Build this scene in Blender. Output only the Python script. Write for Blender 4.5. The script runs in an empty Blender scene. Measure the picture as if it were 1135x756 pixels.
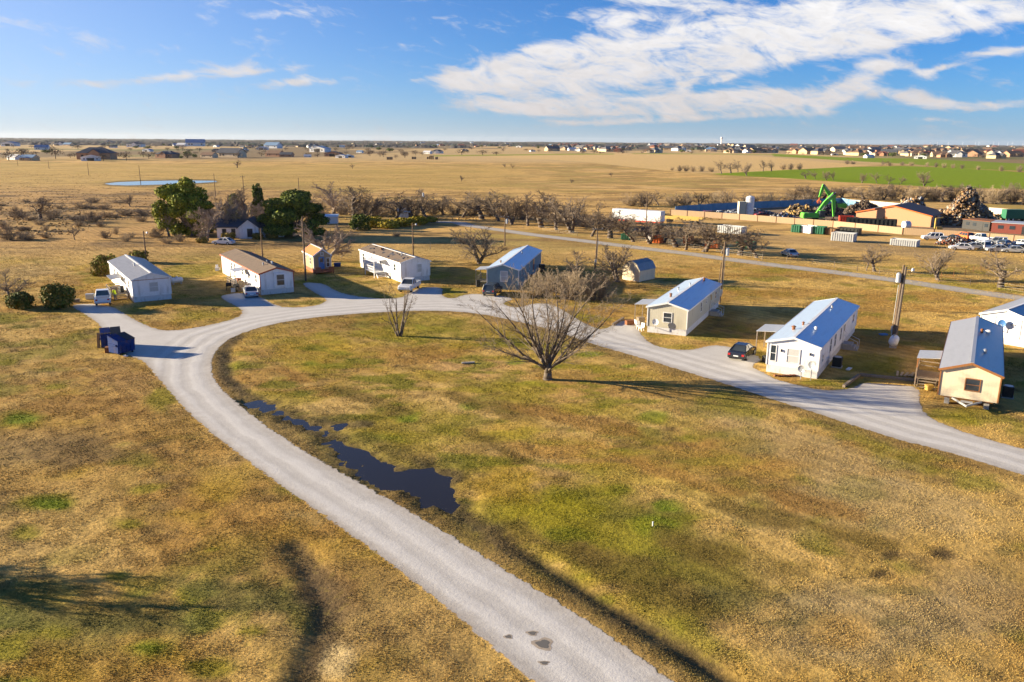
import bpy, bmesh, math, random
import numpy as np
from mathutils import Vector, Matrix
random.seed(7)
EXPOSURE = 1.66
SKY_STRENGTH = .055
HAZE = 1.8e-5
VEIL, LOWAIR = .64, .70
VEIL_C = (4.6, 4.9, 5.5, 1)
AIR_L = (4.3, 4.4, 4.5, 1)
AIR_R = (2.3, 2.85, 3.7, 1)
CLOUD_LOW = (4.0, 3.75, 3.7, 1)
CLOUD_HIGH = (5.4, 5.3, 5.3, 1)
DENOISE = True
rng = np.random.default_rng(11)
scn = bpy.context.scene
col = scn.collection
R = math.radians

# ------------------------------------------------------------------ camera model
F_PX, CX, CY, HOR, HCAM, ROLL = 883.0, 567.5, 378.0, 155.8, 22.0, R(0.43)
PITCH = math.atan((CY - HOR) / F_PX)
CR, SR, CP, SP = math.cos(ROLL), math.sin(ROLL), math.cos(PITCH), math.sin(PITCH)

def ray(px, py):
    u, v = px - CX, py - CY
    u2, v2 = u * CR + v * SR, -u * SR + v * CR
    return u2, F_PX * CP - v2 * SP, -F_PX * SP - v2 * CP

def P(px, py, z=0.0):
    """photo pixel -> point on the plane at height z"""
    x, y, w = ray(px, py)
    t = (z - HCAM) / w
    return Vector((x * t, y * t, z))

def proj(x, y, z=0.0):
    d = z - HCAM
    depth = y * CP - d * SP
    up = y * SP + d * CP
    depth = np.maximum(depth, 1e-3)
    u2, v2 = F_PX * x / depth, -F_PX * up / depth
    return u2 * CR - v2 * SR + CX, u2 * SR + v2 * CR + CY

def zat(base, py):
    """height of the pixel row py above the ground point base"""
    lo, hi = -5.0, 80.0
    for _ in range(50):
        m = (lo + hi) / 2
        if proj(base[0], base[1], m)[1] > py: lo = m
        else: hi = m
    return lo

SUN_EL = R(12.5)
SUN_H = Vector((-0.985, 0.165, 0)).normalized()
SUN = Vector((SUN_H.x * math.cos(SUN_EL), SUN_H.y * math.cos(SUN_EL), math.sin(SUN_EL)))

# ------------------------------------------------------------------ materials
def mat(name, base, rough=0.75, var=0.12, scale=3.0, bump=0.0, bscale=20.0, metal=0.0, spec=0.3, stripe=None, attr=None, stain=None, bdist=0.03):
    """procedural material: base colour broken up by noise, optional stripes (axis, per metre, depth)"""
    m = bpy.data.materials.new(name); m.use_nodes = True
    nt = m.node_tree; N = nt.nodes; Lk = nt.links
    b = N['Principled BSDF']
    b.inputs['Roughness'].default_value = rough; b.inputs['Metallic'].default_value = metal
    b.inputs['Specular IOR Level'].default_value = spec
    tc = N.new('ShaderNodeTexCoord')
    no = N.new('ShaderNodeTexNoise'); no.inputs['Scale'].default_value = scale; no.inputs['Detail'].default_value = 6; no.inputs['Roughness'].default_value = 0.65
    Lk.new(tc.outputs['Object'], no.inputs['Vector'])
    mr = N.new('ShaderNodeMapRange'); mr.inputs['From Min'].default_value = 0.3; mr.inputs['From Max'].default_value = 0.7
    mr.inputs['To Min'].default_value = 1 - var; mr.inputs['To Max'].default_value = 1 + var
    Lk.new(no.outputs['Fac'], mr.inputs['Value'])
    mx = N.new('ShaderNodeVectorMath'); mx.operation = 'SCALE'
    if attr:
        at = N.new('ShaderNodeAttribute'); at.attribute_name = attr
        Lk.new(at.outputs['Color'], mx.inputs[0])
    else:
        mx.inputs[0].default_value = base[:3]
    Lk.new(mr.outputs['Result'], mx.inputs['Scale'])
    out = mx.outputs['Vector']
    if stain:
        n2 = N.new('ShaderNodeTexNoise'); n2.inputs['Scale'].default_value = stain[1]; n2.inputs['Detail'].default_value = 8
        mp = N.new('ShaderNodeMapping'); mp.inputs['Scale'].default_value = stain[2] if len(stain) > 2 else (1, 1, 1)
        Lk.new(tc.outputs['Object'], mp.inputs['Vector']); Lk.new(mp.outputs['Vector'], n2.inputs['Vector'])
        m2 = N.new('ShaderNodeMapRange'); m2.inputs['From Min'].default_value = 0.52; m2.inputs['From Max'].default_value = 0.72; m2.inputs['To Max'].default_value = 0.6
        Lk.new(n2.outputs['Fac'], m2.inputs['Value'])
        mm = N.new('ShaderNodeMix'); mm.data_type = 'RGBA'; mm.inputs['B'].default_value = (*stain[0], 1)
        Lk.new(m2.outputs['Result'], mm.inputs['Factor']); Lk.new(out, mm.inputs['A']); out = mm.outputs['Result']
    Lk.new(out, b.inputs['Base Color'])
    h = None
    if stripe:
        wv = N.new('ShaderNodeTexWave'); wv.wave_type = 'BANDS'; wv.bands_direction = stripe[0]; wv.wave_profile = 'SIN'
        wv.inputs['Scale'].default_value = stripe[1] * 2 * math.pi / 20.0 ; wv.inputs['Distortion'].default_value = 0
        Lk.new(tc.outputs['Object'], wv.inputs['Vector'])
        h = wv.outputs['Fac']; bump = bump or stripe[2]
    elif bump:
        n3 = N.new('ShaderNodeTexNoise'); n3.inputs['Scale'].default_value = bscale; n3.inputs['Detail'].default_value = 5
        Lk.new(tc.outputs['Object'], n3.inputs['Vector']); h = n3.outputs['Fac']
    if h is not None:
        bp = N.new('ShaderNodeBump'); bp.inputs['Strength'].default_value = bump; bp.inputs['Distance'].default_value = bdist
        Lk.new(h, bp.inputs['Height']); Lk.new(bp.outputs['Normal'], b.inputs['Normal'])
    return m

M = {}
def mk(key, *a, **k): M[key] = mat(key, *a, **k)
mk('white_siding', (.80, .80, .80), stripe=('X', 4, .10), stain=((.45, .42, .38), 1.6, (1, 1, .25)), var=.05)
mk('white_skirt', (.62, .62, .62), stripe=('Y', 4, .3), stain=((.40, .36, .30), 2.5), var=.06)
mk('cream_siding', (.74, .62, .43), stripe=('X', 4, .06), stain=((.60, .49, .33), 1.3, (1, 1, .3)), var=.04)
mk('beige_siding', (.50, .47, .37), stripe=('X', 4, .10), stain=((.34, .31, .24), 1.3, (1, 1, .3)), var=.05)
mk('slate_siding', (.20, .30, .34), stripe=('Z', 6, .3), stain=((.12, .17, .19), 1.5), var=.06)
mk('roof_white', (.66, .80, .90), rough=.36, stripe=('Y', 3.3, .10), stain=((.58, .66, .74), 1.0, (3, .4, 1)), var=.04, metal=.5, spec=.6)
mk('roof_grey_metal', (.50, .50, .49), rough=.38, stripe=('Y', 3.3, .15), stain=((.42, .42, .41), 1.0, (3, .4, 1)), var=.05, metal=.5, spec=.6)
mk('roof_blue_metal', (.30, .42, .55), rough=.4, stripe=('Y', 3.3, .2), var=.05, metal=.15)
mk('roof_brown', (.17, .125, .09), rough=.9, var=.25, scale=6, bump=.4, bscale=12, stain=((.09, .07, .055), 1.0))
mk('roof_dark', (.10, .105, .12), rough=.9, var=.2, scale=6, bump=.4, bscale=12)
mk('roof_aged_metal', (.30, .29, .28), rough=.4, var=.12, scale=2, stripe=('Y', 4, .15), metal=.5, spec=.6, stain=((.2, .19, .18), 1.2, (3, .4, 1)))
mk('roof_orange', (.62, .20, .06), rough=.5, stripe=('Y', 3.3, .3), var=.08)
mk('trim_white', (.72, .72, .72), rough=.5, var=.04)
mk('trim_brown', (.30, .13, .045), rough=.6, var=.1)
mk('trim_red', (.38, .10, .05), rough=.6, var=.1)
mk('glass', (.035, .045, .055), rough=.08, spec=.6, var=.1)
mk('blind', (.50, .50, .48), rough=.5, stripe=('Z', 12, .3), var=.05)
mk('wood_old', (.24, .19, .14), rough=.9, var=.25, scale=5, bump=.3, bscale=15)
mk('wood_pale', (.50, .38, .22), rough=.85, var=.25, scale=5)
mk('wood_red', (.28, .10, .05), rough=.85, var=.2, scale=5)
mk('pole_wood', (.15, .105, .07), rough=.95, var=.25, scale=4, bump=.5, bscale=18)
mk('concrete', (.36, .34, .31), rough=.9, var=.15, scale=3, bump=.2)
mk('steel', (.42, .44, .46), rough=.4, var=.08, metal=.6)
mk('galvanized', (.50, .52, .53), rough=.4, var=.1, metal=.3)
mk('black_plastic', (.02, .02, .022), rough=.5, var=.1)
mk('rubber', (.018, .018, .018), rough=.85, var=.2)
mk('rust', (.22, .09, .04), rough=.9, var=.35, scale=5)
mk('tank_white', (.72, .73, .74), rough=.35, var=.04, stain=((.5, .4, .3), 2))
mk('car_white', (.70, .71, .72), rough=.2, var=.03, spec=.6)
mk('car_silver', (.48, .50, .52), rough=.22, var=.03, spec=.6, metal=.4)
mk('car_black', (.022, .023, .026), rough=.15, var=.05, spec=.7)
mk('car_dark', (.05, .06, .07), rough=.2, var=.05, spec=.6)
mk('car_blue', (.06, .12, .25), rough=.25, var=.05, spec=.6)
mk('car_red', (.30, .03, .02), rough=.3, var=.05, spec=.6)
mk('lamp_red', (.45, .02, .02), rough=.2, var=.03, spec=.6)
mk('lamp_clear', (.75, .75, .72), rough=.1, var=.03, spec=.6)
mk('chrome', (.6, .6, .6), rough=.15, metal=.9, var=.03)
mk('dumpster_blue', (.012, .04, .17), rough=.65, spec=.1, var=.2, scale=3, stain=((.10, .06, .04), 2.5))
mk('hivis', (.60, .75, .02), rough=.8, var=.06)
mk('denim', (.08, .10, .15), rough=.9, var=.1)
mk('skin', (.45, .28, .2), rough=.6, var=.05)
mk('hair', (.04, .025, .018), rough=.8, var=.1)
mk('bark', (.145, .115, .09), rough=.95, var=.3, scale=4)
mk('twig', (.20, .155, .11), rough=.95, var=.25, scale=1.5)
mk('bark_pale', (.30, .25, .20), rough=.95, var=.25, scale=4)
mk('twig_pale', (.33, .26, .20), rough=.95, var=.2, scale=1.5)
mk('twig_brush', (.30, .23, .145), rough=.95, var=.25, scale=1.5)
mk('leaf_oak', None, rough=.75, attr='tone', var=.2, scale=1.2, spec=.12)
mk('tan_metal', (.36, .255, .15), rough=.6, stripe=('X', 3, .3), var=.06, stain=((.40, .28, .15), 1.0))
mk('tan_wall', (.58, .32, .17), rough=.7, stripe=('X', 3, .25), var=.05)
mk('blue_fence', (.16, .30, .42), rough=.6, stripe=('X', 2, .3), var=.15, scale=.6)
mk('pale_fence', (.60, .55, .44), rough=.7, stripe=('X', 2, .3), var=.1)
mk('machine_green', (.14, .56, .06), rough=.5, var=.16, spec=.35, stain=((.16, .22, .06), 1.2))
mk('machine_dark', (.03, .03, .03), rough=.6, var=.2)
mk('bin_green', (.03, .15, .08), rough=.5, var=.15)
mk('bin_black', (.03, .033, .03), rough=.5, var=.2)
mk('bin_grey', (.42, .43, .43), rough=.55, var=.1)
mk('bin_brown', (.20, .11, .05), rough=.6, var=.25)
mk('orange_paint', (.65, .16, .03), rough=.5, var=.15)
mk('yellow_paint', (.48, .32, .08), rough=.5, var=.12)
mk('red_paint', (.50, .06, .03), rough=.5, var=.15)
mk('trailer_white', (.70, .71, .72), rough=.4, stripe=('X', 1, .15), var=.04, stain=((.5, .5, .5), 1))
mk('red_roof', (.19, .05, .035), rough=.7, var=.12)
mk('chain_link', (.22, .21, .19), rough=.5, metal=.4, var=.05)
mk('hay', (.40, .26, .10), rough=.95, var=.2)
mk('turbine', (.75, .75, .75), rough=.5, var=.02)
mk('scrap', None, rough=.7, attr='tone', var=.3, scale=1.0)
mk('brush_far', None, rough=1, attr='tone', var=.3, scale=.15)
mk('tarp_blue', (.05, .16, .40), rough=.5, var=.1)

# ------------------------------------------------------------------ mesh helpers
class MB:
    def __init__(s): s.v = []; s.f = []; s.m = []
    def add(s, vs, fs, mi=0):
        o = len(s.v); s.v += [tuple(v) for v in vs]
        for f in fs: s.f.append(tuple(i + o for i in f)); s.m.append(mi)
        return s
    def box(s, c, d, mi=0, rz=0.0, ry=0.0, taper=0.0):
        hx, hy, hz = d[0] / 2, d[1] / 2, d[2] / 2
        k = 1 - taper
        vs = [(-hx, -hy, -hz), (hx, -hy, -hz), (hx, hy, -hz), (-hx, hy, -hz), (-hx * k, -hy * k, hz), (hx * k, -hy * k, hz), (hx * k, hy * k, hz), (-hx * k, hy * k, hz)]
        if rz or ry:
            mt = Matrix.Rotation(rz, 3, 'Z') @ Matrix.Rotation(ry, 3, 'Y')
            vs = [mt @ Vector(v) for v in vs]
        vs = [(v[0] + c[0], v[1] + c[1], v[2] + c[2]) for v in vs]
        return s.add(vs, [(0, 3, 2, 1), (4, 5, 6, 7), (0, 1, 5, 4), (1, 2, 6, 5), (2, 3, 7, 6), (3, 0, 4, 7)], mi)
    def beam(s, a, b, w, h, mi=0, up=(0, 0, 1), w2=None, h2=None):
        a, b = Vector(a), Vector(b); d = (b - a).normalized(); u = Vector(up)
        x = d.cross(u)
        if x.length < 1e-4: x = d.cross(Vector((1, 0, 0)))
        x.normalize(); u = x.cross(d); w2 = w2 or w; h2 = h2 or h
        vs = []
        for p, ww, hh in ((a, w, h), (b, w2, h2)):
            for sx, su in ((-1, -1), (1, -1), (1, 1), (-1, 1)): vs.append(p + x * sx * ww / 2 + u * su * hh / 2)
        return s.add(vs, [(0, 1, 2, 3), (7, 6, 5, 4), (0, 4, 5, 1), (1, 5, 6, 2), (2, 6, 7, 3), (3, 7, 4, 0)], mi)
    def tube(s, a, b, r0, r1, n=6, mi=0, caps=True):
        a, b = Vector(a), Vector(b); d = b - a
        if d.length < 1e-6: return s
        d.normalize(); x = d.orthogonal().normalized(); y = d.cross(x)
        vs = []
        for p, r in ((a, r0), (b, r1)):
            for i in range(n):
                t = 2 * math.pi * i / n
                vs.append(p + (x * math.cos(t) + y * math.sin(t)) * r)
        fs = [(i, (i + 1) % n, n + (i + 1) % n, n + i) for i in range(n)]
        if caps: fs += [tuple(range(n - 1, -1, -1)), tuple(range(n, 2 * n))]
        return s.add(vs, fs, mi)
    def path(s, pts, rs, n=6, mi=0):
        for i in range(len(pts) - 1): s.tube(pts[i], pts[i + 1], rs[i], rs[i + 1], n, mi)
        return s
    def prism(s, poly, y0, y1, mi=0, axis='y'):
        """2-D polygon (x,z) extruded along y"""
        n = len(poly)
        f = (lambda p, t: (p[0], t, p[1])) if axis == 'y' else ((lambda p, t: (t, p[0], p[1])) if axis == 'x' else (lambda p, t: (p[0], p[1], t)))
        vs = [f(p, y0) for p in poly] + [f(p, y1) for p in poly]
        fs = [tuple(range(n)), tuple(range(2 * n - 1, n - 1, -1))] + [(i, n + i, n + (i + 1) % n, (i + 1) % n) for i in range(n)]
        return s.add(vs, fs, mi)
    def ball(s, c, r, mi=0, nu=8, nv=5, sq=(1, 1, 1)):
        vs = [(c[0], c[1], c[2] - r * sq[2])]
        for j in range(1, nv):
            ph = -math.pi / 2 + math.pi * j / nv
            for i in range(nu):
                t = 2 * math.pi * i / nu
                vs.append((c[0] + r * sq[0] * math.cos(ph) * math.cos(t), c[1] + r * sq[1] * math.cos(ph) * math.sin(t), c[2] + r * sq[2] * math.sin(ph)))
        vs.append((c[0], c[1], c[2] + r * sq[2])); top = len(vs) - 1
        fs = [(0, 1 + (i + 1) % nu, 1 + i) for i in range(nu)]
        for j in range(nv - 2):
            o = 1 + j * nu
            fs += [(o + i, o + (i + 1) % nu, o + nu + (i + 1) % nu, o + nu + i) for i in range(nu)]
        o = 1 + (nv - 2) * nu
        fs += [(o + i, o + (i + 1) % nu, top) for i in range(nu)]
        return s.add(vs, fs, mi)
    def build(s, name, mats, parent=None, smooth=False, bevel=0.0, recalc=True):
        me = bpy.data.meshes.new(name); me.from_pydata(s.v, [], s.f)
        if not isinstance(mats, (list, tuple)): mats = [mats]
        for m in mats: me.materials.append(M[m] if isinstance(m, str) else m)
        if len(mats) > 1: me.polygons.foreach_set('material_index', s.m)
        if recalc:
            bm = bmesh.new(); bm.from_mesh(me); bmesh.ops.recalc_face_normals(bm, faces=bm.faces)
            if bevel: bmesh.ops.bevel(bm, geom=list(bm.edges), offset=bevel, segments=2, affect='EDGES', clamp_overlap=True)
            bm.to_mesh(me); bm.free()
        if smooth: me.polygons.foreach_set('use_smooth', [True] * len(me.polygons))
        o = bpy.data.objects.new(name, me); col.objects.link(o)
        if parent: o.parent = parent
        return o

def tag(o, label, cat, group=None, kind=None):
    if label: o['label'] = label
    if cat: o['category'] = cat
    if group: o['group'] = group
    if kind: o['kind'] = kind
    return o
def thing(name, label, cat, loc=(0, 0, 0), rz=0.0, group=None):
    o = bpy.data.objects.new(name, None); col.objects.link(o); o.empty_display_size = .3
    o.location = loc; o.rotation_euler = (0, 0, rz)
    return tag(o, label, cat, group)
def structure(o): o['kind'] = 'structure'; return o
def dup(root, loc, rz=0.0, scale=1.0, label=None, group=None):
    r = root.copy(); col.objects.link(r); r.location = loc; r.rotation_euler = (0, 0, rz)
    r.scale = (scale,) * 3 if isinstance(scale, (int, float)) else scale
    if label: r['label'] = label
    if group: r['group'] = group
    for ch in list(root.children):
        c = ch.copy(); col.objects.link(c); c.parent = r
        for g in ch.children:
            d = g.copy(); col.objects.link(d); d.parent = c
    return r
class Proto:
    """first use moves the object itself, later uses copy it"""
    def __init__(s, root): s.root = root; s.used = False
    def put(s, loc, rz=0.0, scale=1.0, label=None, group=None):
        if s.used: return dup(s.root, loc, rz, scale, label, group)
        s.used = True; r = s.root; r.location = loc; r.rotation_euler = (0, 0, rz)
        r.scale = (scale,) * 3 if isinstance(scale, (int, float)) else scale
        if label: r['label'] = label
        if group: r['group'] = group
        return r
ORD = ['', 'first', 'second', 'third', 'fourth', 'fifth', 'sixth', 'seventh', 'eighth', 'ninth', 'tenth', 'eleventh', 'twelfth', 'thirteenth', 'fourteenth', 'fifteenth', 'sixteenth', 'seventeenth', 'eighteenth', 'nineteenth', 'twentieth',
       'twenty-first', 'twenty-second', 'twenty-third', 'twenty-fourth', 'twenty-fifth', 'twenty-sixth', 'twenty-seventh', 'twenty-eighth', 'twenty-ninth', 'thirtieth', 'thirty-first', 'thirty-second', 'thirty-third', 'thirty-fourth', 'thirty-fifth', 'thirty-sixth', 'thirty-seventh', 'thirty-eighth', 'thirty-ninth', 'fortieth']

# ------------------------------------------------------------------ numpy noise + polygon distance
def _hash(ix, iy, seed):
    h = (ix.astype(np.int64) * 374761393 + iy.astype(np.int64) * 668265263 + seed * 974711) & 0x7fffffff
    h = ((h ^ (h >> 13)) * 1274126177) & 0x7fffffff
    return ((h ^ (h >> 16)) & 0xffff) / 65535.0
def vnoise(x, y, seed=0):
    ix, iy = np.floor(x), np.floor(y); fx, fy = x - ix, y - iy
    fx, fy = fx * fx * (3 - 2 * fx), fy * fy * (3 - 2 * fy)
    a, b = _hash(ix, iy, seed), _hash(ix + 1, iy, seed); c, d = _hash(ix, iy + 1, seed), _hash(ix + 1, iy + 1, seed)
    return (a * (1 - fx) + b * fx) * (1 - fy) + (c * (1 - fx) + d * fx) * fy
def fbm(x, y, seed=0, oct=4):
    t, amp, s = 0, .5, 0
    for i in range(oct):
        t = t + amp * vnoise(x * 2 ** i + 17.3 * i, y * 2 ** i - 9.1 * i, seed + i); s += amp; amp *= .5
    return t / s
def seg_dist(x, y, pts):
    d = np.full(x.shape, 1e9)
    for (ax, ay), (bx, by) in zip(pts[:-1], pts[1:]):
        vx, vy = bx - ax, by - ay; L = vx * vx + vy * vy + 1e-12
        t = np.clip(((x - ax) * vx + (y - ay) * vy) / L, 0, 1)
        d = np.minimum(d, np.hypot(x - ax - t * vx, y - ay - t * vy))
    return d
def inside(x, y, poly):
    r = np.zeros(x.shape, bool); n = len(poly)
    for i in range(n):
        ax, ay = poly[i]; bx, by = poly[(i + 1) % n]
        if ay == by: continue
        c = ((ay > y) != (by > y)) & (x < (bx - ax) * (y - ay) / (by - ay) + ax)
        r ^= c
    return r
def sdist(x, y, poly):
    d = seg_dist(x, y, list(poly) + [poly[0]])
    return np.where(inside(x, y, poly), d, -d)
def smooth_poly(pts, k=1):
    for _ in range(k):
        q = []
        for i in range(len(pts)):
            a, b = pts[i], pts[(i + 1) % len(pts)]
            q += [(a[0] * .75 + b[0] * .25, a[1] * .75 + b[1] * .25), (a[0] * .25 + b[0] * .75, a[1] * .25 + b[1] * .75)]
        pts = q
    return pts
def G(pts): return [tuple(P(*p)[:2]) for p in pts]

# ------------------------------------------------------------------ traced outlines (photo pixels)
LOOP_IN = [(745, 754), (648, 685.5), (567.5, 637), (480, 581.7), (380, 525), (334.8, 499), (294.6, 472), (264.5, 449), (241, 427), (234, 412), (235, 396), (244, 383.5), (258, 373), (297, 360), (347, 351.7), (417.5, 346), (484, 344), (531, 347.4), (572, 356), (618, 367.5), (655, 381), (708, 396), (753, 410), (798, 423.6), (835, 436), (888, 452.7), (941, 470), (993.7, 487), (1046.6, 500), (1099.5, 516), (1135, 527)]
ROAD_OUT = [(1135, 497.7), (1089, 486), (1046.6, 471), (1025, 460), (1019, 447), (1020, 429), (985, 426), (956, 424), (944, 431), (922, 433), (901, 431), (861.5, 421.5), (846, 413), (834, 408), (836, 403), (845, 399.5), (838, 393), (815, 386), (800, 383), (786, 383), (767, 388), (750, 388), (735, 385.5), (722, 381.5), (713, 374), (704, 361), (693, 354), (681, 359), (669, 366), (655, 362), (640, 354), (626, 345), (612, 337), (592, 336), (576, 341), (563, 339.5), (556, 336), (572, 331), (548, 327), (524, 325.5), (512, 327.5), (503, 331), (494, 330), (489, 326), (492, 319.5), (478, 318), (462, 320), (452, 325), (446, 330), (425.7, 331.6), (390.5, 328), (373, 323), (359, 314.5), (342, 313), (334, 314.5), (346, 323), (362, 331.5), (361, 334.5), (351.7, 338.7), (330, 341.2), (307, 340), (290, 329), (268, 324), (244, 327.5), (247, 332), (263, 340), (270, 345.7), (263, 352.8), (228, 361.6), (191, 367), (171.7, 365), (149, 354.5), (135, 346), (127, 341), (108, 337), (89, 337), (78, 339), (92, 347), (106, 356), (114, 365), (124, 380), (140, 394), (156, 398), (166, 408), (187.5, 433.7), (207.6, 455.5), (231, 477), (267.8, 505.7), (304.7, 534), (380, 586), (480.4, 660), (587.6, 754)]
road_poly_px = [(900, 870)] + LOOP_IN + [(1260, 560), (1260, 528)] + ROAD_OUT + [(720, 870)]
ROAD = smooth_poly(G(road_poly_px), 1)
BACKROAD = G([(470, 246.5), (490, 246), (508, 246.5), (519, 250), (559, 255.6), (589, 260), (661.5, 268.8), (713, 275.3), (766, 281.5), (801, 286.6), (860, 294), (935, 303), (1005.5, 312.3), (1076, 323), (1135, 331), (1250, 349)])
WATER_PX = [(280, 442), (307, 452), (334, 465.5), (350, 468), (366, 468.5), (356, 474), (368, 482), (387, 493), (431, 514), (450, 520), (466, 520), (500, 524), (490, 532), (497, 542), (508, 556), (514.6, 567.6), (533, 584), (518, 579), (490, 565), (464, 551), (417.5, 531), (377, 497), (340.5, 475.6), (313.7, 459), (287, 445.5)]
WATER = smooth_poly(G(WATER_PX), 2)
DITCH = G([(262, 374), (248, 387), (246, 403), (250, 417), (267, 434), (294, 449), (327, 467), (370, 490), (440, 528), (500, 562), (530.6, 581), (557, 603), (601, 627), (628, 643.6), (664.6, 670), (708, 694), (760, 724), (805, 756), (900, 815)])
DITCH2 = G([(331, 607), (355, 643.6), (368, 670), (361.6, 704), (345, 744), (330, 790)])
POND_PX = [(116, 203.6), (130, 202), (160, 200.8), (200, 200), (238, 200.4), (241, 201.6), (215, 203.2), (180, 204.6), (140, 205.6), (122, 205)]
YARD_PX = [(742, 237.5), (800, 242.5), (923, 252), (1000, 260), (1180, 274), (1180, 236), (1090, 233), (1000, 231.5), (932, 226.5), (850, 230), (790, 233)]

# ------------------------------------------------------------------ ground sheet
def build_ground():
    ys = list(np.linspace(-120, 20, 16)[:-1]) + list(np.arange(20, 132, .38))
    y = ys[-1]; st = .38
    while y < 14500: st *= 1.022 if y > 700 else 1.012; y += st; ys.append(y)
    ys = np.array(ys); ss = np.linspace(-1, 1, 560)
    Y, S = np.meshgrid(ys, ss, indexing='ij')
    X = S * (62 + 1.0 * np.abs(Y))
    px, py = proj(X, Y)
    front = Y > 12
    n = fbm(X / 9, Y / 9, 1); n2 = fbm(X / 2.2, Y / 2.2, 5); n3 = fbm(X / 30, Y / 30, 9)
    tan_, brown, pale = np.array([.47, .315, .115]), np.array([.30, .17, .045]), np.array([.46, .325, .14])
    green, yel, mud, bright = np.array([.20, .185, .010]), np.array([.36, .25, .020]), np.array([.045, .036, .028]), np.array([.14, .205, .010])
    C = np.zeros(X.shape + (3,)); C[:] = tan_
    def mixc(c, w):
        nonlocal C
        w = np.clip(w, 0, 1)[..., None]; C = C * (1 - w) + np.asarray(c) * w
    def sm(a, lo, hi): t = np.clip((a - lo) / (hi - lo), 0, 1); return t * t * (3 - 2 * t)
    near = sm(Y, 175, 130)
    mixc(brown, sm(n, .42, .68) * .75 * near); mixc(pale, sm(n2 * .5 + n3 * .5, .55, .72) * .6 * near)
    mixc(yel, sm(fbm(X / 5, Y / 5, 22), .5, .72) * .5 * near * sm(X + Y * .1, 22, 2)); mixc(np.array([.24, .165, .05]), sm(fbm(X / 3.2, Y / 3.2, 25, 4), .54, .70) * .55 * near); mixc(np.array([.17, .16, .02]), sm(fbm(X / 4.5, Y / 4.5, 27, 5), .57, .70) * .7 * near); mixc(np.array([.15, .10, .045]), sm(fbm(X / 1.6, Y / 1.6, 29, 4), .62, .74) * .6 * near)
    def blob(cx, cy, rx, ry, c, w, rough=.6, rot=0):
        dx, dy = px - cx, py - cy
        if rot: a = R(rot); dx, dy = dx * math.cos(a) + dy * math.sin(a), -dx * math.sin(a) + dy * math.cos(a)
        d = np.sqrt((dx / rx) ** 2 + (dy / ry) ** 2)
        d = d + (n2 - .5) * rough * 1.6 + (n - .5) * rough
        mixc(c, sm(d, 1.1, .45) * w * front)
    # left lawn
    blob(120, 470, 150, 60, brown, .55); blob(60, 500, 150, 22, np.array([.17, .115, .055]), .75); blob(300, 610, 150, 50, brown, .5); blob(300, 640, 120, 60, np.array([.20, .14, .06]), .4)
    blob(60, 620, 120, 40, pale, .35); blob(160, 420, 120, 22, np.array([.36, .215, .085]), .6); blob(450, 700, 90, 50, np.array([.30, .20, .085]), .6)
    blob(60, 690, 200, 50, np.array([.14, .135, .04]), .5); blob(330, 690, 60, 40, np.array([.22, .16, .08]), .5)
    for b in [(58, 560, 36, 12), (20, 465, 26, 9), (165, 540, 26, 8), (165, 720, 46, 20), (60, 700, 40, 14), (30, 590, 22, 9), (180, 438, 20, 18), (145, 580, 26, 10), (235, 610, 16, 6), (130, 640, 22, 9), (210, 660, 20, 9), (275, 700, 22, 8), (240, 740, 40, 12), (10, 720, 30, 18), (65, 428, 20, 6), (8, 400, 14, 6)]:
        blob(*b, green, .75, 1.0)
    for b in [(58, 560, 24, 7), (165, 718, 34, 12), (22, 465, 18, 5)]: blob(*b, bright, .7, .8)
    # inside of the loop
    blob(520, 372, 200, 16, green, .42, .9); blob(440, 355, 90, 10, green, .5, .8); blob(360, 390, 70, 22, yel, .5); blob(450, 470, 70, 30, green, .45, .9)
    blob(520, 408, 60, 14, np.array([.42, .27, .13]), .8, .3); blob(640, 440, 90, 26, np.array([.40, .25, .10]), .6); blob(420, 430, 90, 20, np.array([.40, .27, .11]), .5)
    blob(660, 590, 150, 62, green, .8, .8, 20); blob(560, 540, 80, 30, yel, .6, .8); blob(470, 510, 100, 18, np.array([.23, .17, .035]), .6, .8, 30); blob(760, 620, 120, 50, np.array([.15, .14, .03]), .7, .9, 20); blob(640, 550, 60, 20, green, .5)
    blob(700, 560, 70, 14, np.array([.12, .105, .03]), .55, .9, 15); blob(820, 640, 80, 40, np.array([.17, .13, .035]), .6, .9); blob(850, 540, 110, 12, np.array([.20, .125, .045]), .7, .8, 14); blob(720, 500, 60, 9, np.array([.21, .145, .05]), .65, .8, 15)
    blob(900, 500, 160, 26, np.array([.36, .27, .15]), .6, .6, 15); blob(1000, 560, 120, 40, np.array([.33, .25, .15]), .5, .6, 10); blob(850, 580, 70, 16, np.array([.38, .27, .12]), .6, .6, 15)
    blob(950, 690, 140, 50, np.array([.31, .235, .14]), .7, .5); blob(1080, 660, 90, 60, np.array([.32, .24, .14]), .6, .5); blob(930, 700, 50, 20, np.array([.43, .27, .09]), .6)
    for b in [(988, 616, 16, 9), (1042, 614, 22, 9), (975, 637, 14, 7)]: blob(*b, np.array([.085, .058, .032]), .9, .9)
    for b in [(1115, 612, 18, 8), (985, 690, 20, 7), (800, 660, 60, 10), (860, 690, 40, 8), (1000, 655, 60, 8)]: blob(*b, np.array([.13, .11, .045]), .6, 1.0)
    for b in [(345, 403, 12, 4), (453, 463, 13, 6), (728, 462, 24, 9), (722, 584, 28, 12), (570, 402, 10, 3.5), (465, 361, 12, 3.5), (590, 425, 26, 6), (655, 392, 14, 4), (700, 406, 12, 3), (520, 450, 16, 5), (740, 560, 24, 8)]: blob(*b, bright, .7, .9)
    blob(400, 360, 160, 7, np.array([.20, .15, .05]), .35, .8)
    loop_in = sm(sdist(px, py, LOOP_IN + [(1300, 560), (1300, 900), (900, 900)]), 2, 30) * front
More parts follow.
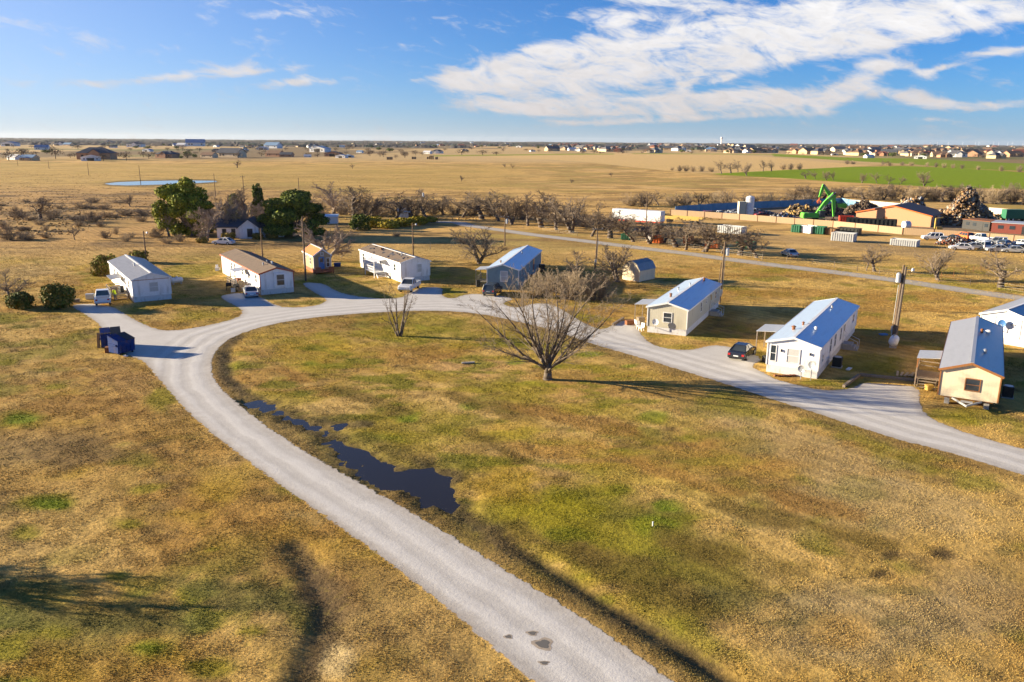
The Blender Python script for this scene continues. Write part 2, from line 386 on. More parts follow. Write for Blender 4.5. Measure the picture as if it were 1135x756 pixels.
    mixc(np.array([.27, .225, .02]), sm(fbm(X / 7, Y / 3.2, 121, 4), .46, .66) * .65 * loop_in * sm(px, 900, 600)); mixc(np.array([.16, .165, .012]), sm(fbm(X / 3.6, Y / 2.2, 123, 5), .54, .68) * .75 * loop_in * sm(px, 950, 650))
    mixc(np.array([.13, .16, .012]), sm(fbm(X / 3.0, Y / 3.0, 125, 5), .56, .68) * .7 * sm(py, 560, 700) * sm(px, 420, 250) * front)
    for b in [(600, 600, 70, 16, 20), (700, 640, 90, 18, 22), (790, 610, 60, 14, 15), (560, 500, 60, 9, 25), (840, 570, 70, 9, 14), (400, 440, 50, 7, 20), (960, 600, 60, 10, 12), (540, 450, 70, 7, 15)]: blob(*b[:4], np.array([.15, .105, .030]), .75, 1.1, b[4])
    for b in [(660, 470, 80, 9, 12), (760, 530, 90, 10, 16), (900, 560, 60, 9, 14), (480, 390, 60, 7, 5), (330, 420, 40, 8, 25), (90, 450, 70, 12, 5), (220, 560, 60, 14, 10), (350, 640, 40, 20, 30)]: blob(*b[:4], np.array([.27, .15, .045]), .65, 1.0, b[4])
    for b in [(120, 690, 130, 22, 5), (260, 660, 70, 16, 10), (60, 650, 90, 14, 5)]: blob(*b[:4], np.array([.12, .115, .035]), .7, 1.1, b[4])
    # yards behind the houses
    for b in [(215, 300, 40, 9), (230, 285, 60, 4), (350, 318, 30, 8), (420, 330, 30, 5), (500, 322, 20, 5), (640, 352, 26, 8), (745, 385, 28, 4), (835, 392, 16, 6), (905, 425, 40, 5), (1055, 465, 40, 12), (640, 265, 60, 6), (740, 280, 60, 4), (420, 290, 30, 6), (225, 348, 40, 10), (110, 310, 26, 8), (20, 352, 40, 5), (960, 400, 40, 12), (860, 300, 60, 5), (1060, 318, 90, 5), (510, 238, 30, 2), (280, 275, 50, 4)]: blob(*b, green, .55, .9)
    for b in [(880, 325, 120, 6), (980, 340, 80, 7), (1060, 342, 60, 5), (820, 305, 70, 4), (700, 320, 40, 6), (760, 300, 50, 4)]: blob(*b, brown, .6, .8)
    blob(220, 272, 200, 4, np.array([.34, .22, .10]), .7, .3); blob(30, 300, 50, 8, np.array([.38, .26, .12]), .7, .4)
    # ditch shoulders, mud, bank shadow in the soil colour
    dd = seg_dist(X, Y, DITCH)
    for b in [(385, 470, 26, 4), (490, 528, 34, 8), (470, 512, 20, 6), (520, 560, 20, 10), (540, 585, 18, 8)]: blob(*b, np.array([.075, .058, .035]), .85, 1.1)
    loopd = seg_dist(X, Y, G(LOOP_IN))
    mixc(np.array([.215, .145, .062]), sm(loopd + (n2 - .5) * 1.5, 2.4, .6) * .65)
    mixc(np.array([.10, .072, .04]), sm(dd + (n2 - .5) * .9, 1.2, .3) * .9)
    wd = -sdist(X, Y, WATER)
    mixc(mud, sm(wd + (n2 - .5) * 2.4 + (fbm(X / .8, Y / .8, 91, 3) - .5) * 1.6, 1.0, .1) * .9); mixc(np.array([.16, .12, .05]), sm(wd + (n - .5) * 4, 2.6, .5) * .5)
    d2 = seg_dist(X, Y, DITCH2); mixc(np.array([.12, .085, .05]), sm(d2 + (n2 - .5) * 1.6, 1.5, .2) * .9)  # dark soil along the sunken bank, with the bank's shadow painted into it
    blob(375, 735, 22, 26, np.array([.42, .33, .20]), .8, .4)
    C *= np.array([1.16, 1.12, .90])
    # mid pasture
    mid = sm(Y, 140, 185)
    a1 = fbm(X / 60, Y / 22, 31); a2 = fbm(X / 14, Y / 6, 33, 5)
    past = np.array([.60, .375, .125])
    mixc(past, mid); mixc(np.array([.58, .38, .15]), sm(a1, .5, .7) * .8 * mid); mixc(np.array([.30, .235, .06]), sm(fbm(X / 38, Y / 26, 35, 5), .52, .66) * .7 * mid); mixc(np.array([.31, .195, .065]), sm(a2, .46, .68) * .9 * mid)
    mixc(np.array([.24, .145, .06]), sm(fbm(X / 40, Y / 7, 41), .60, .72) * .65 * mid * sm(Y, 600, 300))
    # left rough ground
    lr = mid * sm(X + Y * .33, 60, -10) * sm(Y, 420, 300); mixc(np.array([.40, .235, .085]), lr * .7); mixc(np.array([.14, .095, .05]), sm(a2, .52, .7) * lr * .8)
    mixc(np.array([.46, .31, .085]), sm(Y, 330, 420) * sm(Y, 780, 650) * sm(X, 60, -40) * .6)
    def field(poly, c, w=1.0, soft=.7):
        sd = sdist(px, py, poly); mixc(c, sm(sd + (n2 - .5) * .3, -soft * .5, soft * .5) * w * (Y > 140))
    far = sm(Y, 760, 1000)
    b1 = fbm(X / 160, Y / 420, 51, 3); b2 = fbm(X / 300, Y / 900, 55, 3)
    mixc(np.array([.50, .35, .16]), far); mixc(np.array([.56, .38, .17]), sm(b1, .5, .62) * far * .8); mixc(np.array([.17, .125, .07]), sm(b2, .52, .60) * far * .8)
    mixc(np.array([.14, .16, .05]), sm(fbm(X / 220, Y / 500, 77, 3), .64, .7) * far * .6)
    field([(545, 174.5), (603, 176.5), (656, 180), (693, 184.5), (728, 188), (765, 191.5), (800, 192.5), (870, 190), (940, 185), (970, 183), (900, 178.5), (855, 174), (800, 171), (700, 170), (600, 171.5), (545, 173)], np.array([.62, .42, .17]), .9)
    gf = np.array([.19, .27, .004])
    field([(790, 192.5), (865, 188.7), (941, 185), (1000, 184), (1058, 186), (1135, 191), (1250, 198), (1250, 215), (1135, 210), (1033, 207.5), (1005, 205.5), (976, 204), (930, 201.7), (870, 197.5), (800, 194)], gf, 1)
    field([(855, 170.3), (935, 174.4), (1023, 176), (1135, 181.4), (1250, 188), (1250, 196), (1135, 189.5), (1058, 186.3), (1010, 182), (935, 178), (906, 176), (858, 173.3)], gf * .95, .95)
    field([(480, 172), (603, 170.6), (680, 170.3), (680, 171.3), (603, 172), (480, 173.6)], np.array([.24, .27, .02]), .8, .5); field([(700, 169.8), (800, 170.3), (860, 171), (860, 172), (800, 171.3), (700, 170.8)], np.array([.24, .27, .02]), .6, .5)
    field(YARD_PX, np.array([.24, .175, .115]), .9, 1.5)
    field([(840, 258), (960, 268), (1135, 290), (1135, 300), (1000, 284), (850, 266)], np.array([.27, .19, .10]), .5, 4)
    pd = sdist(px, py, POND_PX); mixc(np.array([.13, .095, .045]), sm(pd, -2.0, -.8) * .8 * (Y > 300))
    # gentle relief
    Z = (fbm(X / 14, Y / 14, 61) - .5) * .22 * front + (n2 - .5) * .05 * near
    rd = sdist(X, Y, ROAD); flat = sm(rd, -2.6, -.7)
    brd = seg_dist(X, Y, BACKROAD); flat = np.maximum(flat, sm(brd, 6, 3.2))
    Z *= (1 - flat); Z *= sm(Y, 400, 150)
    bld = np.zeros(X.shape)
    for bx, by, br in PADS: bld = np.maximum(bld, sm(np.hypot(X - bx, Y - by), br + 5, br))
    Z *= (1 - bld)
    Z -= sm(dd, 1.5, .2) * (.06 + .28 * sm(wd, 2.0, 9.0)) * (1 - flat) + sm(d2, 1.4, .2) * .17
    shore = wd + .38 - .75 * sm(px, 445, 400) + (fbm(X / 2.6, Y / 2.6, 93, 3) - .5) * 3.4 + (fbm(X / .8, Y / .8, 91, 3) - .5) * 2.2
    Z = np.where(wd < 2.2, np.clip(-.17 + .10 * shore, -.32, -.03), Z) * (1 - sm(rd, -.6, .1))
    far_w = sm(Y, 160, 260); Z *= (1 - far_w)
    ny, nx = X.shape
    verts = np.stack([X, Y, Z], -1).reshape(-1, 3)
    idx = np.arange(ny * nx).reshape(ny, nx)
    quads = np.stack([idx[:-1, :-1], idx[:-1, 1:], idx[1:, 1:], idx[1:, :-1]], -1).reshape(-1, 4)
    o = np_mesh('ground', verts, quads, 'ground_mat', {'Col': C.reshape(-1, 3)}, smooth=True)
    structure(o)
    return X, Y, Z, C, rd, wd

def np_mesh(name, verts, faces, material, colors=None, floats=None, smooth=False):
    me = bpy.data.meshes.new(name)
    nv, nf, k = len(verts), len(faces), faces.shape[1]
    me.vertices.add(nv); me.vertices.foreach_set('co', verts.astype(np.float32).ravel())
    me.loops.add(nf * k); me.loops.foreach_set('vertex_index', faces.astype(np.int32).ravel())
    me.polygons.add(nf); me.polygons.foreach_set('loop_start', np.arange(0, nf * k, k, dtype=np.int32))
    try: me.polygons.foreach_set('loop_total', np.full(nf, k, dtype=np.int32))
    except Exception: pass
    if smooth: me.polygons.foreach_set('use_smooth', np.ones(nf, bool))
    for n, c in (colors or {}).items():
        a = me.attributes.new(n, 'FLOAT_COLOR', 'POINT')
        a.data.foreach_set('color', np.concatenate([c, np.ones((nv, 1))], 1).astype(np.float32).ravel())
    for n, c in (floats or {}).items():
        a = me.attributes.new(n, 'FLOAT', 'POINT'); a.data.foreach_set('value', c.astype(np.float32))
    me.update(calc_edges=True); me.validate()
    me.materials.append(M[material])
    o = bpy.data.objects.new(name, me); col.objects.link(o)
    return o

def nodes_mat(name):
    m = bpy.data.materials.new(name); m.use_nodes = True; M[name] = m
    return m, m.node_tree.nodes, m.node_tree.links, m.node_tree.nodes['Principled BSDF']
def mnode(N, L, op, a, b=None, c=None, clamp=False):
    n = N.new('ShaderNodeMath'); n.operation = op; n.use_clamp = clamp
    for i, v in enumerate((a, b, c)):
        if v is None: continue
        if isinstance(v, (int, float)): n.inputs[i].default_value = v
        else: L.new(v, n.inputs[i])
    return n.outputs[0]
def noise(N, L, vec, scale, detail=5, rough=.6, dist=0.0):
    n = N.new('ShaderNodeTexNoise'); n.inputs['Scale'].default_value = scale; n.inputs['Detail'].default_value = detail
    n.inputs['Roughness'].default_value = rough; n.inputs['Distortion'].default_value = dist; L.new(vec, n.inputs['Vector']); return n.outputs['Fac']
def maprange(N, L, v, a, b, c, d, smooth=False):
    n = N.new('ShaderNodeMapRange'); L.new(v, n.inputs['Value'])
    if smooth: n.interpolation_type = 'SMOOTHSTEP'
    for k, x in zip(('From Min', 'From Max', 'To Min', 'To Max'), (a, b, c, d)): n.inputs[k].default_value = x
    return n.outputs['Result']

def ground_material():
    m, N, L, b = nodes_mat('ground_mat')
    b.inputs['Roughness'].default_value = .95; b.inputs['Specular IOR Level'].default_value = .1
    tc = N.new('ShaderNodeTexCoord'); ob = tc.outputs['Object']
    at = N.new('ShaderNodeAttribute'); at.attribute_name = 'Col'
    f1 = maprange(N, L, noise(N, L, ob, .35, 6, .65), .3, .7, .78, 1.22)
    f2 = maprange(N, L, noise(N, L, ob, 2.6, 5, .7), .28, .72, .72, 1.28)
    f3 = maprange(N, L, noise(N, L, ob, 9.0, 4, .7), .25, .75, .72, 1.28)
    # faint mowing lines
    sx = N.new('ShaderNodeSeparateXYZ'); L.new(ob, sx.inputs[0])
    ac = mnode(N, L, 'MULTIPLY_ADD', sx.outputs['X'], .78, mnode(N, L, 'MULTIPLY', sx.outputs['Y'], .63))
    mw = mnode(N, L, 'SINE', mnode(N, L, 'MULTIPLY_ADD', ac, 4.4, mnode(N, L, 'MULTIPLY', noise(N, L, ob, .12, 3), 9.0)))
    mk_ = maprange(N, L, noise(N, L, ob, .09, 3), .42, .58, .0, .14)
    f1 = mnode(N, L, 'MULTIPLY', f1, mnode(N, L, 'MULTIPLY_ADD', mw, mk_, 1.0))
    f = mnode(N, L, 'MULTIPLY', mnode(N, L, 'MULTIPLY', f1, f2), f3)
    v = N.new('ShaderNodeVectorMath'); v.operation = 'SCALE'; L.new(at.outputs['Color'], v.inputs[0]); L.new(f, v.inputs['Scale'])
    # tufts that stayed green
    g = maprange(N, L, noise(N, L, ob, 1.3, 6, .75), .56, .70, 0, .45)
    mx = N.new('ShaderNodeMix'); mx.data_type = 'RGBA'; mx.inputs['B'].default_value = (.26, .21, .015, 1)
    L.new(g, mx.inputs['Factor']); L.new(v.outputs['Vector'], mx.inputs['A'])
    L.new(mx.outputs['Result'], b.inputs['Base Color'])
    h = mnode(N, L, 'ADD', noise(N, L, ob, 3.2, 6, .75), mnode(N, L, 'MULTIPLY', noise(N, L, ob, .8, 4), 1.2))
    bp = N.new('ShaderNodeBump'); bp.inputs['Strength'].default_value = .45; bp.inputs['Distance'].default_value = .14
    L.new(h, bp.inputs['Height']); L.new(bp.outputs['Normal'], b.inputs['Normal'])

def gravel_material(name, c1, c2, edge=True):
    m, N, L, b = nodes_mat(name)
    b.inputs['Roughness'].default_value = .9; b.inputs['Specular IOR Level'].default_value = .15
    tc = N.new('ShaderNodeTexCoord'); ob = tc.outputs['Object']
    at = N.new('ShaderNodeAttribute'); at.attribute_name = 'sd'; sd = at.outputs['Fac']
    la = N.new('ShaderNodeAttribute'); la.attribute_name = 'lat'
    # wheel tracks run along the lane
    sdn = mnode(N, L, 'ADD', la.outputs['Fac'], mnode(N, L, 'MULTIPLY', noise(N, L, ob, .22, 3), 1.1))
    tr = mnode(N, L, 'SINE', mnode(N, L, 'MULTIPLY', sdn, 3.6))
    tr2 = mnode(N, L, 'SINE', mnode(N, L, 'MULTIPLY', sdn, 11.0))
    inl = maprange(N, L, la.outputs['Fac'], 5.0, 7.5, 1, 0); tr = mnode(N, L, 'MULTIPLY', tr, inl); tr2 = mnode(N, L, 'MULTIPLY', tr2, inl)
    t = mnode(N, L, 'ADD', mnode(N, L, 'MULTIPLY', tr, .26), mnode(N, L, 'MULTIPLY', tr2, .07))
    t = mnode(N, L, 'ADD', mnode(N, L, 'ADD', t, noise(N, L, ob, .5, 6, .7)), mnode(N, L, 'MULTIPLY', noise(N, L, ob, 7, 4, .7), .5))
    fac = maprange(N, L, t, .35, 1.1, 0, 1)
    mx = N.new('ShaderNodeMix'); mx.data_type = 'RGBA'; mx.inputs['A'].default_value = (*c1, 1); mx.inputs['B'].default_value = (*c2, 1); L.new(fac, mx.inputs['Factor'])
    # dusty brown towards the verge
    dv = maprange(N, L, mnode(N, L, 'ADD', sd, mnode(N, L, 'MULTIPLY', noise(N, L, ob, 1.5, 5), 1.2)), .35, 1.5, .55, 0)
    m2 = N.new('ShaderNodeMix'); m2.data_type = 'RGBA'; m2.inputs['B'].default_value = (.25, .19, .125, 1); L.new(dv, m2.inputs['Factor']); L.new(mx.outputs['Result'], m2.inputs['A'])
    sp = maprange(N, L, noise(N, L, ob, 16, 3, .7), .3, .7, .90, 1.10)
    v = N.new('ShaderNodeVectorMath'); v.operation = 'SCALE'; L.new(m2.outputs['Result'], v.inputs[0]); L.new(sp, v.inputs['Scale'])
    L.new(v.outputs['Vector'], b.inputs['Base Color'])
    h = mnode(N, L, 'ADD', noise(N, L, ob, 5, 6, .75), mnode(N, L, 'MULTIPLY', tr, .25))
    bp = N.new('ShaderNodeBump'); bp.inputs['Strength'].default_value = .4; bp.inputs['Distance'].default_value = .05
    L.new(h, bp.inputs['Height']); L.new(bp.outputs['Normal'], b.inputs['Normal'])
    a = mnode(N, L, 'ADD', sd, mnode(N, L, 'MULTIPLY', mnode(N, L, 'SUBTRACT', noise(N, L, ob, 1.6, 7, .75), .5), 1.1))
    al = maprange(N, L, a, -.03, .06, 0, 1)
    L.new(al, b.inputs['Alpha'])

def road_sheet(name, sdf, bbox, cell, z, material, margin=.45, latf=None):
    x0, x1, y0, y1 = bbox
    xs, ys = np.arange(x0, x1, cell), np.arange(y0, y1, cell)
    X, Y = np.meshgrid(xs, ys)
    sd = sdf(X, Y)
    idx = np.arange(X.size).reshape(X.shape)
    ok = (np.maximum.reduce([sd[:-1, :-1], sd[1:, :-1], sd[:-1, 1:], sd[1:, 1:]]) > -margin)
    q = np.stack([idx[:-1, :-1], idx[:-1, 1:], idx[1:, 1:], idx[1:, :-1]], -1)[ok]
    used, inv = np.unique(q, return_inverse=True)
    V = np.stack([X.ravel()[used], Y.ravel()[used], np.full(len(used), z)], -1)
    o = np_mesh(name, V, inv.reshape(-1, 4), material, floats={'sd': sd.ravel()[used], 'lat': (latf(X, Y) if latf else np.maximum(sd, 0)).ravel()[used]})
    return structure(o)

def flat_poly(name, pts, z, material):
    from mathutils.geometry import tessellate_polygon
    vs = [Vector((p[0], p[1], z)) for p in pts]
    tris = tessellate_polygon([vs])
    me = bpy.data.meshes.new(name); me.from_pydata(vs, [], [tuple(t) for t in tris]); me.materials.append(M[material])
    bm = bmesh.new(); bm.from_mesh(me); bmesh.ops.recalc_face_normals(bm, faces=bm.faces)
    if bm.faces and sum(f.normal.z for f in bm.faces) < 0: bmesh.ops.reverse_faces(bm, faces=bm.faces)
    bm.to_mesh(me); bm.free()
    o = bpy.data.objects.new(name, me); col.objects.link(o); return o

def water_material(name, base, rough):
    m, N, L, b = nodes_mat(name)
    b.inputs['Base Color'].default_value = (*base, 1); b.inputs['Roughness'].default_value = rough; b.inputs['IOR'].default_value = 1.33
    tc = N.new('ShaderNodeTexCoord')
    n = noise(N, L, tc.outputs['Object'], 1.5, 4)
    bp = N.new('ShaderNodeBump'); bp.inputs['Strength'].default_value = .08; bp.inputs['Distance'].default_value = .05
    L.new(n, bp.inputs['Height']); L.new(bp.outputs['Normal'], b.inputs['Normal'])
# ------------------------------------------------------------------ houses
def frame2(A, B):
    """origin at the middle of the near end wall, x along the wall, y into the house"""
    A, B = Vector(A), Vector(B); e = (B - A); W = e.length
    return (A + B) / 2, math.atan2(e.y, e.x), W

class Home:
    def __init__(s, name, label, cat, loc, rz, W, L, wall='white_siding', skirt='white_skirt', roof='roof_white', trim='trim_white', z0=.75, z1=3.1, rise=.64, over=.18, roof2=None):
        s.W, s.L, s.z0, s.z1, s.rise = W, L, z0, z1, rise
        s.t = t = thing(name, label, cat, loc, rz); h = W / 2
        b = MB(); b.prism([(-h, z0), (h, z0), (h, z1), (0, z1 + rise), (-h, z1)], 0, L); s.wall = b.build('wall', wall, t)
        if skirt:
            b = MB(); k = .03
            b.box((0, L / 2, z0 / 2 - .05), (W - 2 * k, L - 2 * k, z0 + .09)); sk = b.build('skirting', skirt, t)
        o = over; sl = rise / h; th = .09
        for sx in (-1, 1):
            b = MB()
            xe = sx * (h + o); ze = z1 - sl * o
            pts = [(0, z1 + rise + .012), (xe, ze + .012), (xe, ze + .012 + th), (0, z1 + rise + .012 + th)]
            b.prism(pts, -o, L + o)
            r = b.build('roof', (roof2 if sx > 0 and roof2 else roof), t)
            if sx < 0:
                s.roof = r
                c = MB(); c.box((0, L / 2, z1 + rise + th + .03), (.28, L + 2 * o + .04, .05)); c.build('ridge_cap', trim if trim == 'trim_white' else roof, r)
        b = MB()
        for sx in (-1, 1):
            xe = sx * (h + o)
            b.box((xe + sx * .02, L / 2, z1 - sl * o + .02), (.035, L + 2 * o, .20))
            for yy in (-o - .025, L + o + .025): b.beam((0, yy, z1 + rise + .02), (xe, yy, z1 - sl * o + .02), .04, .2)
        b.build('fascia', trim, t)
        for sx in (-1, 1):
            for yy in (0, L):
                b = MB(); b.box((sx * (h + .004), yy + (-.004 if yy == 0 else .004), (z0 + z1) / 2), (.11, .11, z1 - z0 - .06)); b.build('corner_trim', trim, t)
    def pt(s, face, u, z, out):
        h = s.W / 2
        if face == 'end': return (u, -out, z)
        if face == 'left': return (-h - out, u, z)
        if face == 'right': return (h + out, u, z)
        return (u, s.L + out, z)
    def slab(s, b, face, u, z, w, hh, o0, o1, mi=0):
        c = s.pt(face, u, z, (o0 + o1) / 2); t = o1 - o0
        b.box(c, (w, t, hh) if face in ('end', 'back') else (t, w, hh), mi)
    def window(s, face, u, z, w, h, frame='trim_white', pane='glass', mull=True):
        b = MB(); f = .08
        for du in (-1, 1): s.slab(b, face, u + du * (w / 2), z, f, h + f, .004, .055)
        for dz in (-1, 1): s.slab(b, face, u, z + dz * (h / 2), w - f, f, .004, .055)
        if mull: s.slab(b, face, u, z, w - f, .05, .004, .045)
        o = b.build('window', frame, s.t)
        b = MB(); s.slab(b, face, u, z, w - f, h - f, .003, .02); b.build('pane', pane, o)
        return o
    def door(s, face, u, w=.9, h=2.0, m='trim_white', z=None):
        b = MB(); zc = (z if z is not None else s.z0 + .1) + h / 2
        s.slab(b, face, u, zc, w, h, .004, .05); d = b.build('door', m, s.t)
        b = MB(); s.slab(b, face, u + w * .38, zc - .05, .07, .12, .05, .1); b.build('handle', 'steel', d)
        b = MB(); s.slab(b, face, u, zc + .45, w * .55, .7, .05, .056); b.build('door_pane', 'glass', d)
        return d
    def roofz(s, x): return s.z1 + s.rise * (1 - abs(x) / (s.W / 2)) + .1
    def vent(s, x, y, r=.13, h=.35, m='steel', cap=True):
        z = s.roofz(x); b = MB(); b.tube((x, y, z - .1), (x, y, z + h), r, r, 10)
        if cap: b.tube((x, y, z + h), (x, y, z + h + .12), r * 1.7, r * .6, 10)
        b.build('roof_vent', m, s.t)
    def awning(s, face, u, w, d, z, m='galvanized', posts=True, post='wood_old'):
        b = MB(); f = -1 if face == 'left' else 1; h = s.W / 2
        b.prism([(f * (h + .05), z), (f * (h + d), z - .22), (f * (h + d), z - .17), (f * (h + .05), z + .05)], u - w / 2, u + w / 2)
        a = b.build('awning', m, s.t)
        if posts:
            for dy in (-1, 1):
                b = MB(); b.box((f * (h + d - .1), u + dy * (w / 2 - .1), (z - .24) / 2), (.1, .1, z - .24)); b.build('post', post, a)
    def world(s, x, y, z=0): return Vector(s.t.location) + Matrix.Rotation(s.t.rotation_euler.z, 3, 'Z') @ Vector((x, y, z))

def deck(label, home, face, u, w, d, z, wood='wood_old', rail=True, steps=True, name='wooden_deck'):
    f = -1 if face == 'left' else 1; h = home.W / 2
    t = thing(name, label, 'deck', home.world(f * (h + .06 + d / 2), u), home.t.rotation_euler.z)
    b = MB(); n = int(w / .16)
    for i in range(n): b.box((0, -w / 2 + (i + .5) * w / n, z - .02), (d, w / n - .015, .04))
    b.build('deck_board', wood, t)
    for sx in (-1, 1):
        for sy in (-1, 1):
            hh = z + (.95 if rail and (sx * f > 0) else -.045)
            b = MB(); b.box((sx * (d / 2 - .06), sy * (w / 2 - .06), (hh if hh > z else z - .045) / 2), (.1, .1, hh if hh > z else z - .045)); b.build('post', wood, t)
    if rail:
        b = MB(); xo = f * (d / 2 - .06)
        for zz in (.5, .9): b.box((xo, 0, z + zz), (.04, w - .24, .09))
        for sy in (-1, 1):
            if sy < 0 and steps: continue
            for zz in (.5, .9): b.box((0, sy * (w / 2 - .06), z + zz), (d - .3, .04, .09))
        for k in range(int(w / .3)): b.box((xo, -w / 2 + .25 + k * .3, z + .5), (.03, .04, .8))
        b.build('railing', wood, t)
    if steps:
        b = MB()
        for k in range(3):
            b.box((0, -w / 2 - .15 - k * .28, z * (1 - (k + 1) / 4)), (d * .7, .27, .05))
        for sx in (-1, 1): b.beam((sx * d * .36, -w / 2, z - .08), (sx * d * .36, -w / 2 - .95, .08), .04, .2)
        b.build('steps', wood, t)
    return t

def on_ground(pxy): v = P(*pxy); return Vector((v.x, v.y, 0))
HOMES = {}
def place(A, B): return frame2(on_ground(A), on_ground(B))

# beige home with its white and bare roof
loc, rz, W = place((716.5, 367.5), (761, 373.2)); W = 4.7; rz = R(-25)
H = Home('mobile_home', 'beige mobile home with white lattice skirting beside the drive of the black sedan', 'mobile home', loc, rz, W, 19.3, 'beige_siding', 'white_skirt', 'roof_white'); HOMES['beige'] = H
H.window('end', .05, 2.0, 1.0, 1.15, pane='glass'); H.window('right', 7.5, 2.1, .7, 1.2); H.window('right', 10.6, 2.3, .6, .6); H.window('right', 16.5, 2.1, 1.0, 1.0); H.door('right', 13.4, m='beige_siding')
for y in (4, 9, 15): H.window('left', y, 2.1, 1.0, 1.1)
H.door('left', 6.2); H.awning('left', 5.0, 3.6, 2.6, 2.75); H.vent(-.8, 4.5, m='rust'); H.vent(-1.2, 10, .1, .3); H.vent(.5, 17.5, m='rust'); H.vent(-.3, 12.5, .08, .3)

# large white home
loc, rz, W = place((849.2, 412), (904.7, 420)); W = 4.85; rz = math.radians(-30.9)
H = Home('mobile_home', 'long white mobile home with white corrugated roof left of the twin utility poles', 'mobile home', loc, rz, W, 23.2, 'white_siding', 'white_skirt', 'roof_white'); HOMES['white'] = H
H.window('end', -1.85, 2.0, .55, 1.6); H.window('end', .05, 1.95, 1.2, 1.4, pane='blind'); 
for y in (6.0, 8.6, 12.0): H.window('right', y, 2.1, .8, 1.5)
H.window('right', 2.0, 1.6, .5, .8); H.window('right', 20.5, 2.2, .9, .9); H.door('right', 14.2); 
for y in (4, 9, 13, 18): H.window('left', y, 2.1, 1.0, 1.2)
H.door('left', 6.5); H.awning('left', 8.0, 3.8, 2.7, 2.75); H.vent(-1.0, 4.4, .16, .3, 'rust'); H.vent(-.5, 6.5, .1, .25, 'rust'); H.vent(1.0, 5.2, .13, .3, 'trim_white'); H.vent(.5, 17, .1, .3)
b = MB()
for u in (-1.1, 1.6): H.slab(b, 'end', u, 2.35, .1, .25, .004, .14)
b.build('wall_lamp', 'black_plastic', H.t)

# tan home with brown trim on piers
loc, rz, W = place((1038.5, 447.5), (1103, 455.5)); W = 4.5; rz = math.radians(-30.5)
H = Home('mobile_home', 'cream mobile home with brown trim raised on blocks at the gravel turnout', 'mobile home', loc, rz, W, 21.5, 'cream_siding', None, 'roof_grey_metal', 'trim_brown', z0=.75, rise=.8); HOMES['tan'] = H
H.window('end', .25, 2.05, 1.1, 1.05, 'trim_brown', 'glass')
for y in (4, 11, 17): H.window('right', y, 2.1, .9, 1.0, 'trim_brown'); H.window('left', y, 2.1, .9, 1.0, 'trim_brown')
H.door('left', 6.4, m='trim_brown'); H.awning('left', 6.4, 3.3, 2.2, 2.85, 'galvanized', True, 'trim_brown')
H.vent(.9, 5.6, .12, .3); H.vent(.5, 14.0, .12, .3, 'rust'); H.vent(1.1, 14.8, .2, .3, 'trim_white')
b = MB(); b.box((0, 10.75, .68), (3.9, 21.2, .13)); ch = b.build('chassis', 'trim_brown', H.t)
for x in (-1.5, 1.5):
    for y in (.5, 4.5, 8.5, 12.5, 16.5, 20.6):
        b = MB(); b.box((x, y, .15), (.4, .4, .3)); b.box((x, y, .455), (.4, .2, .3)); b.build('pier', 'concrete', ch)
b = MB(); b.beam((-1.1, .1, .63), (0, -1.5, .55), .12, .14); b.beam((1.1, .1, .63), (0, -1.5, .55), .12, .14); b.tube((0, -1.5, .5), (0, -1.75, .55), .07, .05, 8); b.box((0, -.6, .66), (.9, .5, .05)); b.build('tow_hitch', 'galvanized', H.t)
deck('weathered wooden deck with stairs under the awning of the cream mobile home', H, 'left', 6.2, 3.2, 2.1, .8)

# white home at the right edge of the frame
rz = math.radians(-49); W = 5.2; loc = Vector((55.7, 87.8, 0))
H = Home('mobile_home', 'bright white mobile home cut off at the right edge behind the cream one', 'mobile home', loc, rz, W, 19, 'white_siding', 'white_skirt', 'roof_grey_metal', 'trim_white', rise=.8); HOMES['edge'] = H
for u in (-1.15, 1.5):
    b = MB(); H.slab(b, 'end', u, 1.93, .22, 2.25, .003, .05); b.build('downpipe', 'white_skirt', H.t)
b = MB(); H.slab(b, 'end', .75, 2.35, .45, .12, .003, .08); b.build('wall_vent', 'steel', H.t)
for y in (4, 9, 14): H.window('left', y, 2.1, 1.0, 1.1); H.window('right', y, 2.1, 1.0, 1.1)

# slate blue home
loc, rz, W = place((538.5, 320), (576.0, 322.2)); W = 4.85; rz = math.radians(-10.5)
H = Home('mobile_home', 'slate blue mobile home with a shiny metal roof and a small SUV in front', 'mobile home', loc, rz, W, 22.5, 'slate_siding', 'slate_siding', 'roof_white', rise=.75); HOMES['slate'] = H
H.window('end', .2, 2.05, 1.05, 1.6, pane='blind'); H.awning('left', 3.6, 3.4, 2.3, 2.75); H.door('left', 4.2); H.door('right', 14.5, m='car_red')
for y in (3, 6, 10): H.window('right', y, 2.1, .8, 1.2)
for y in (9, 14): H.window('left', y, 2.1, .9, 1.1)
H.vent(-.9, 3, .1, .25, 'rust'); H.vent(.7, 13, .1, .3)
deck('small wooden deck under the awning at the side of the slate blue home', H, 'left', 3.6, 2.8, 2.0, .7)

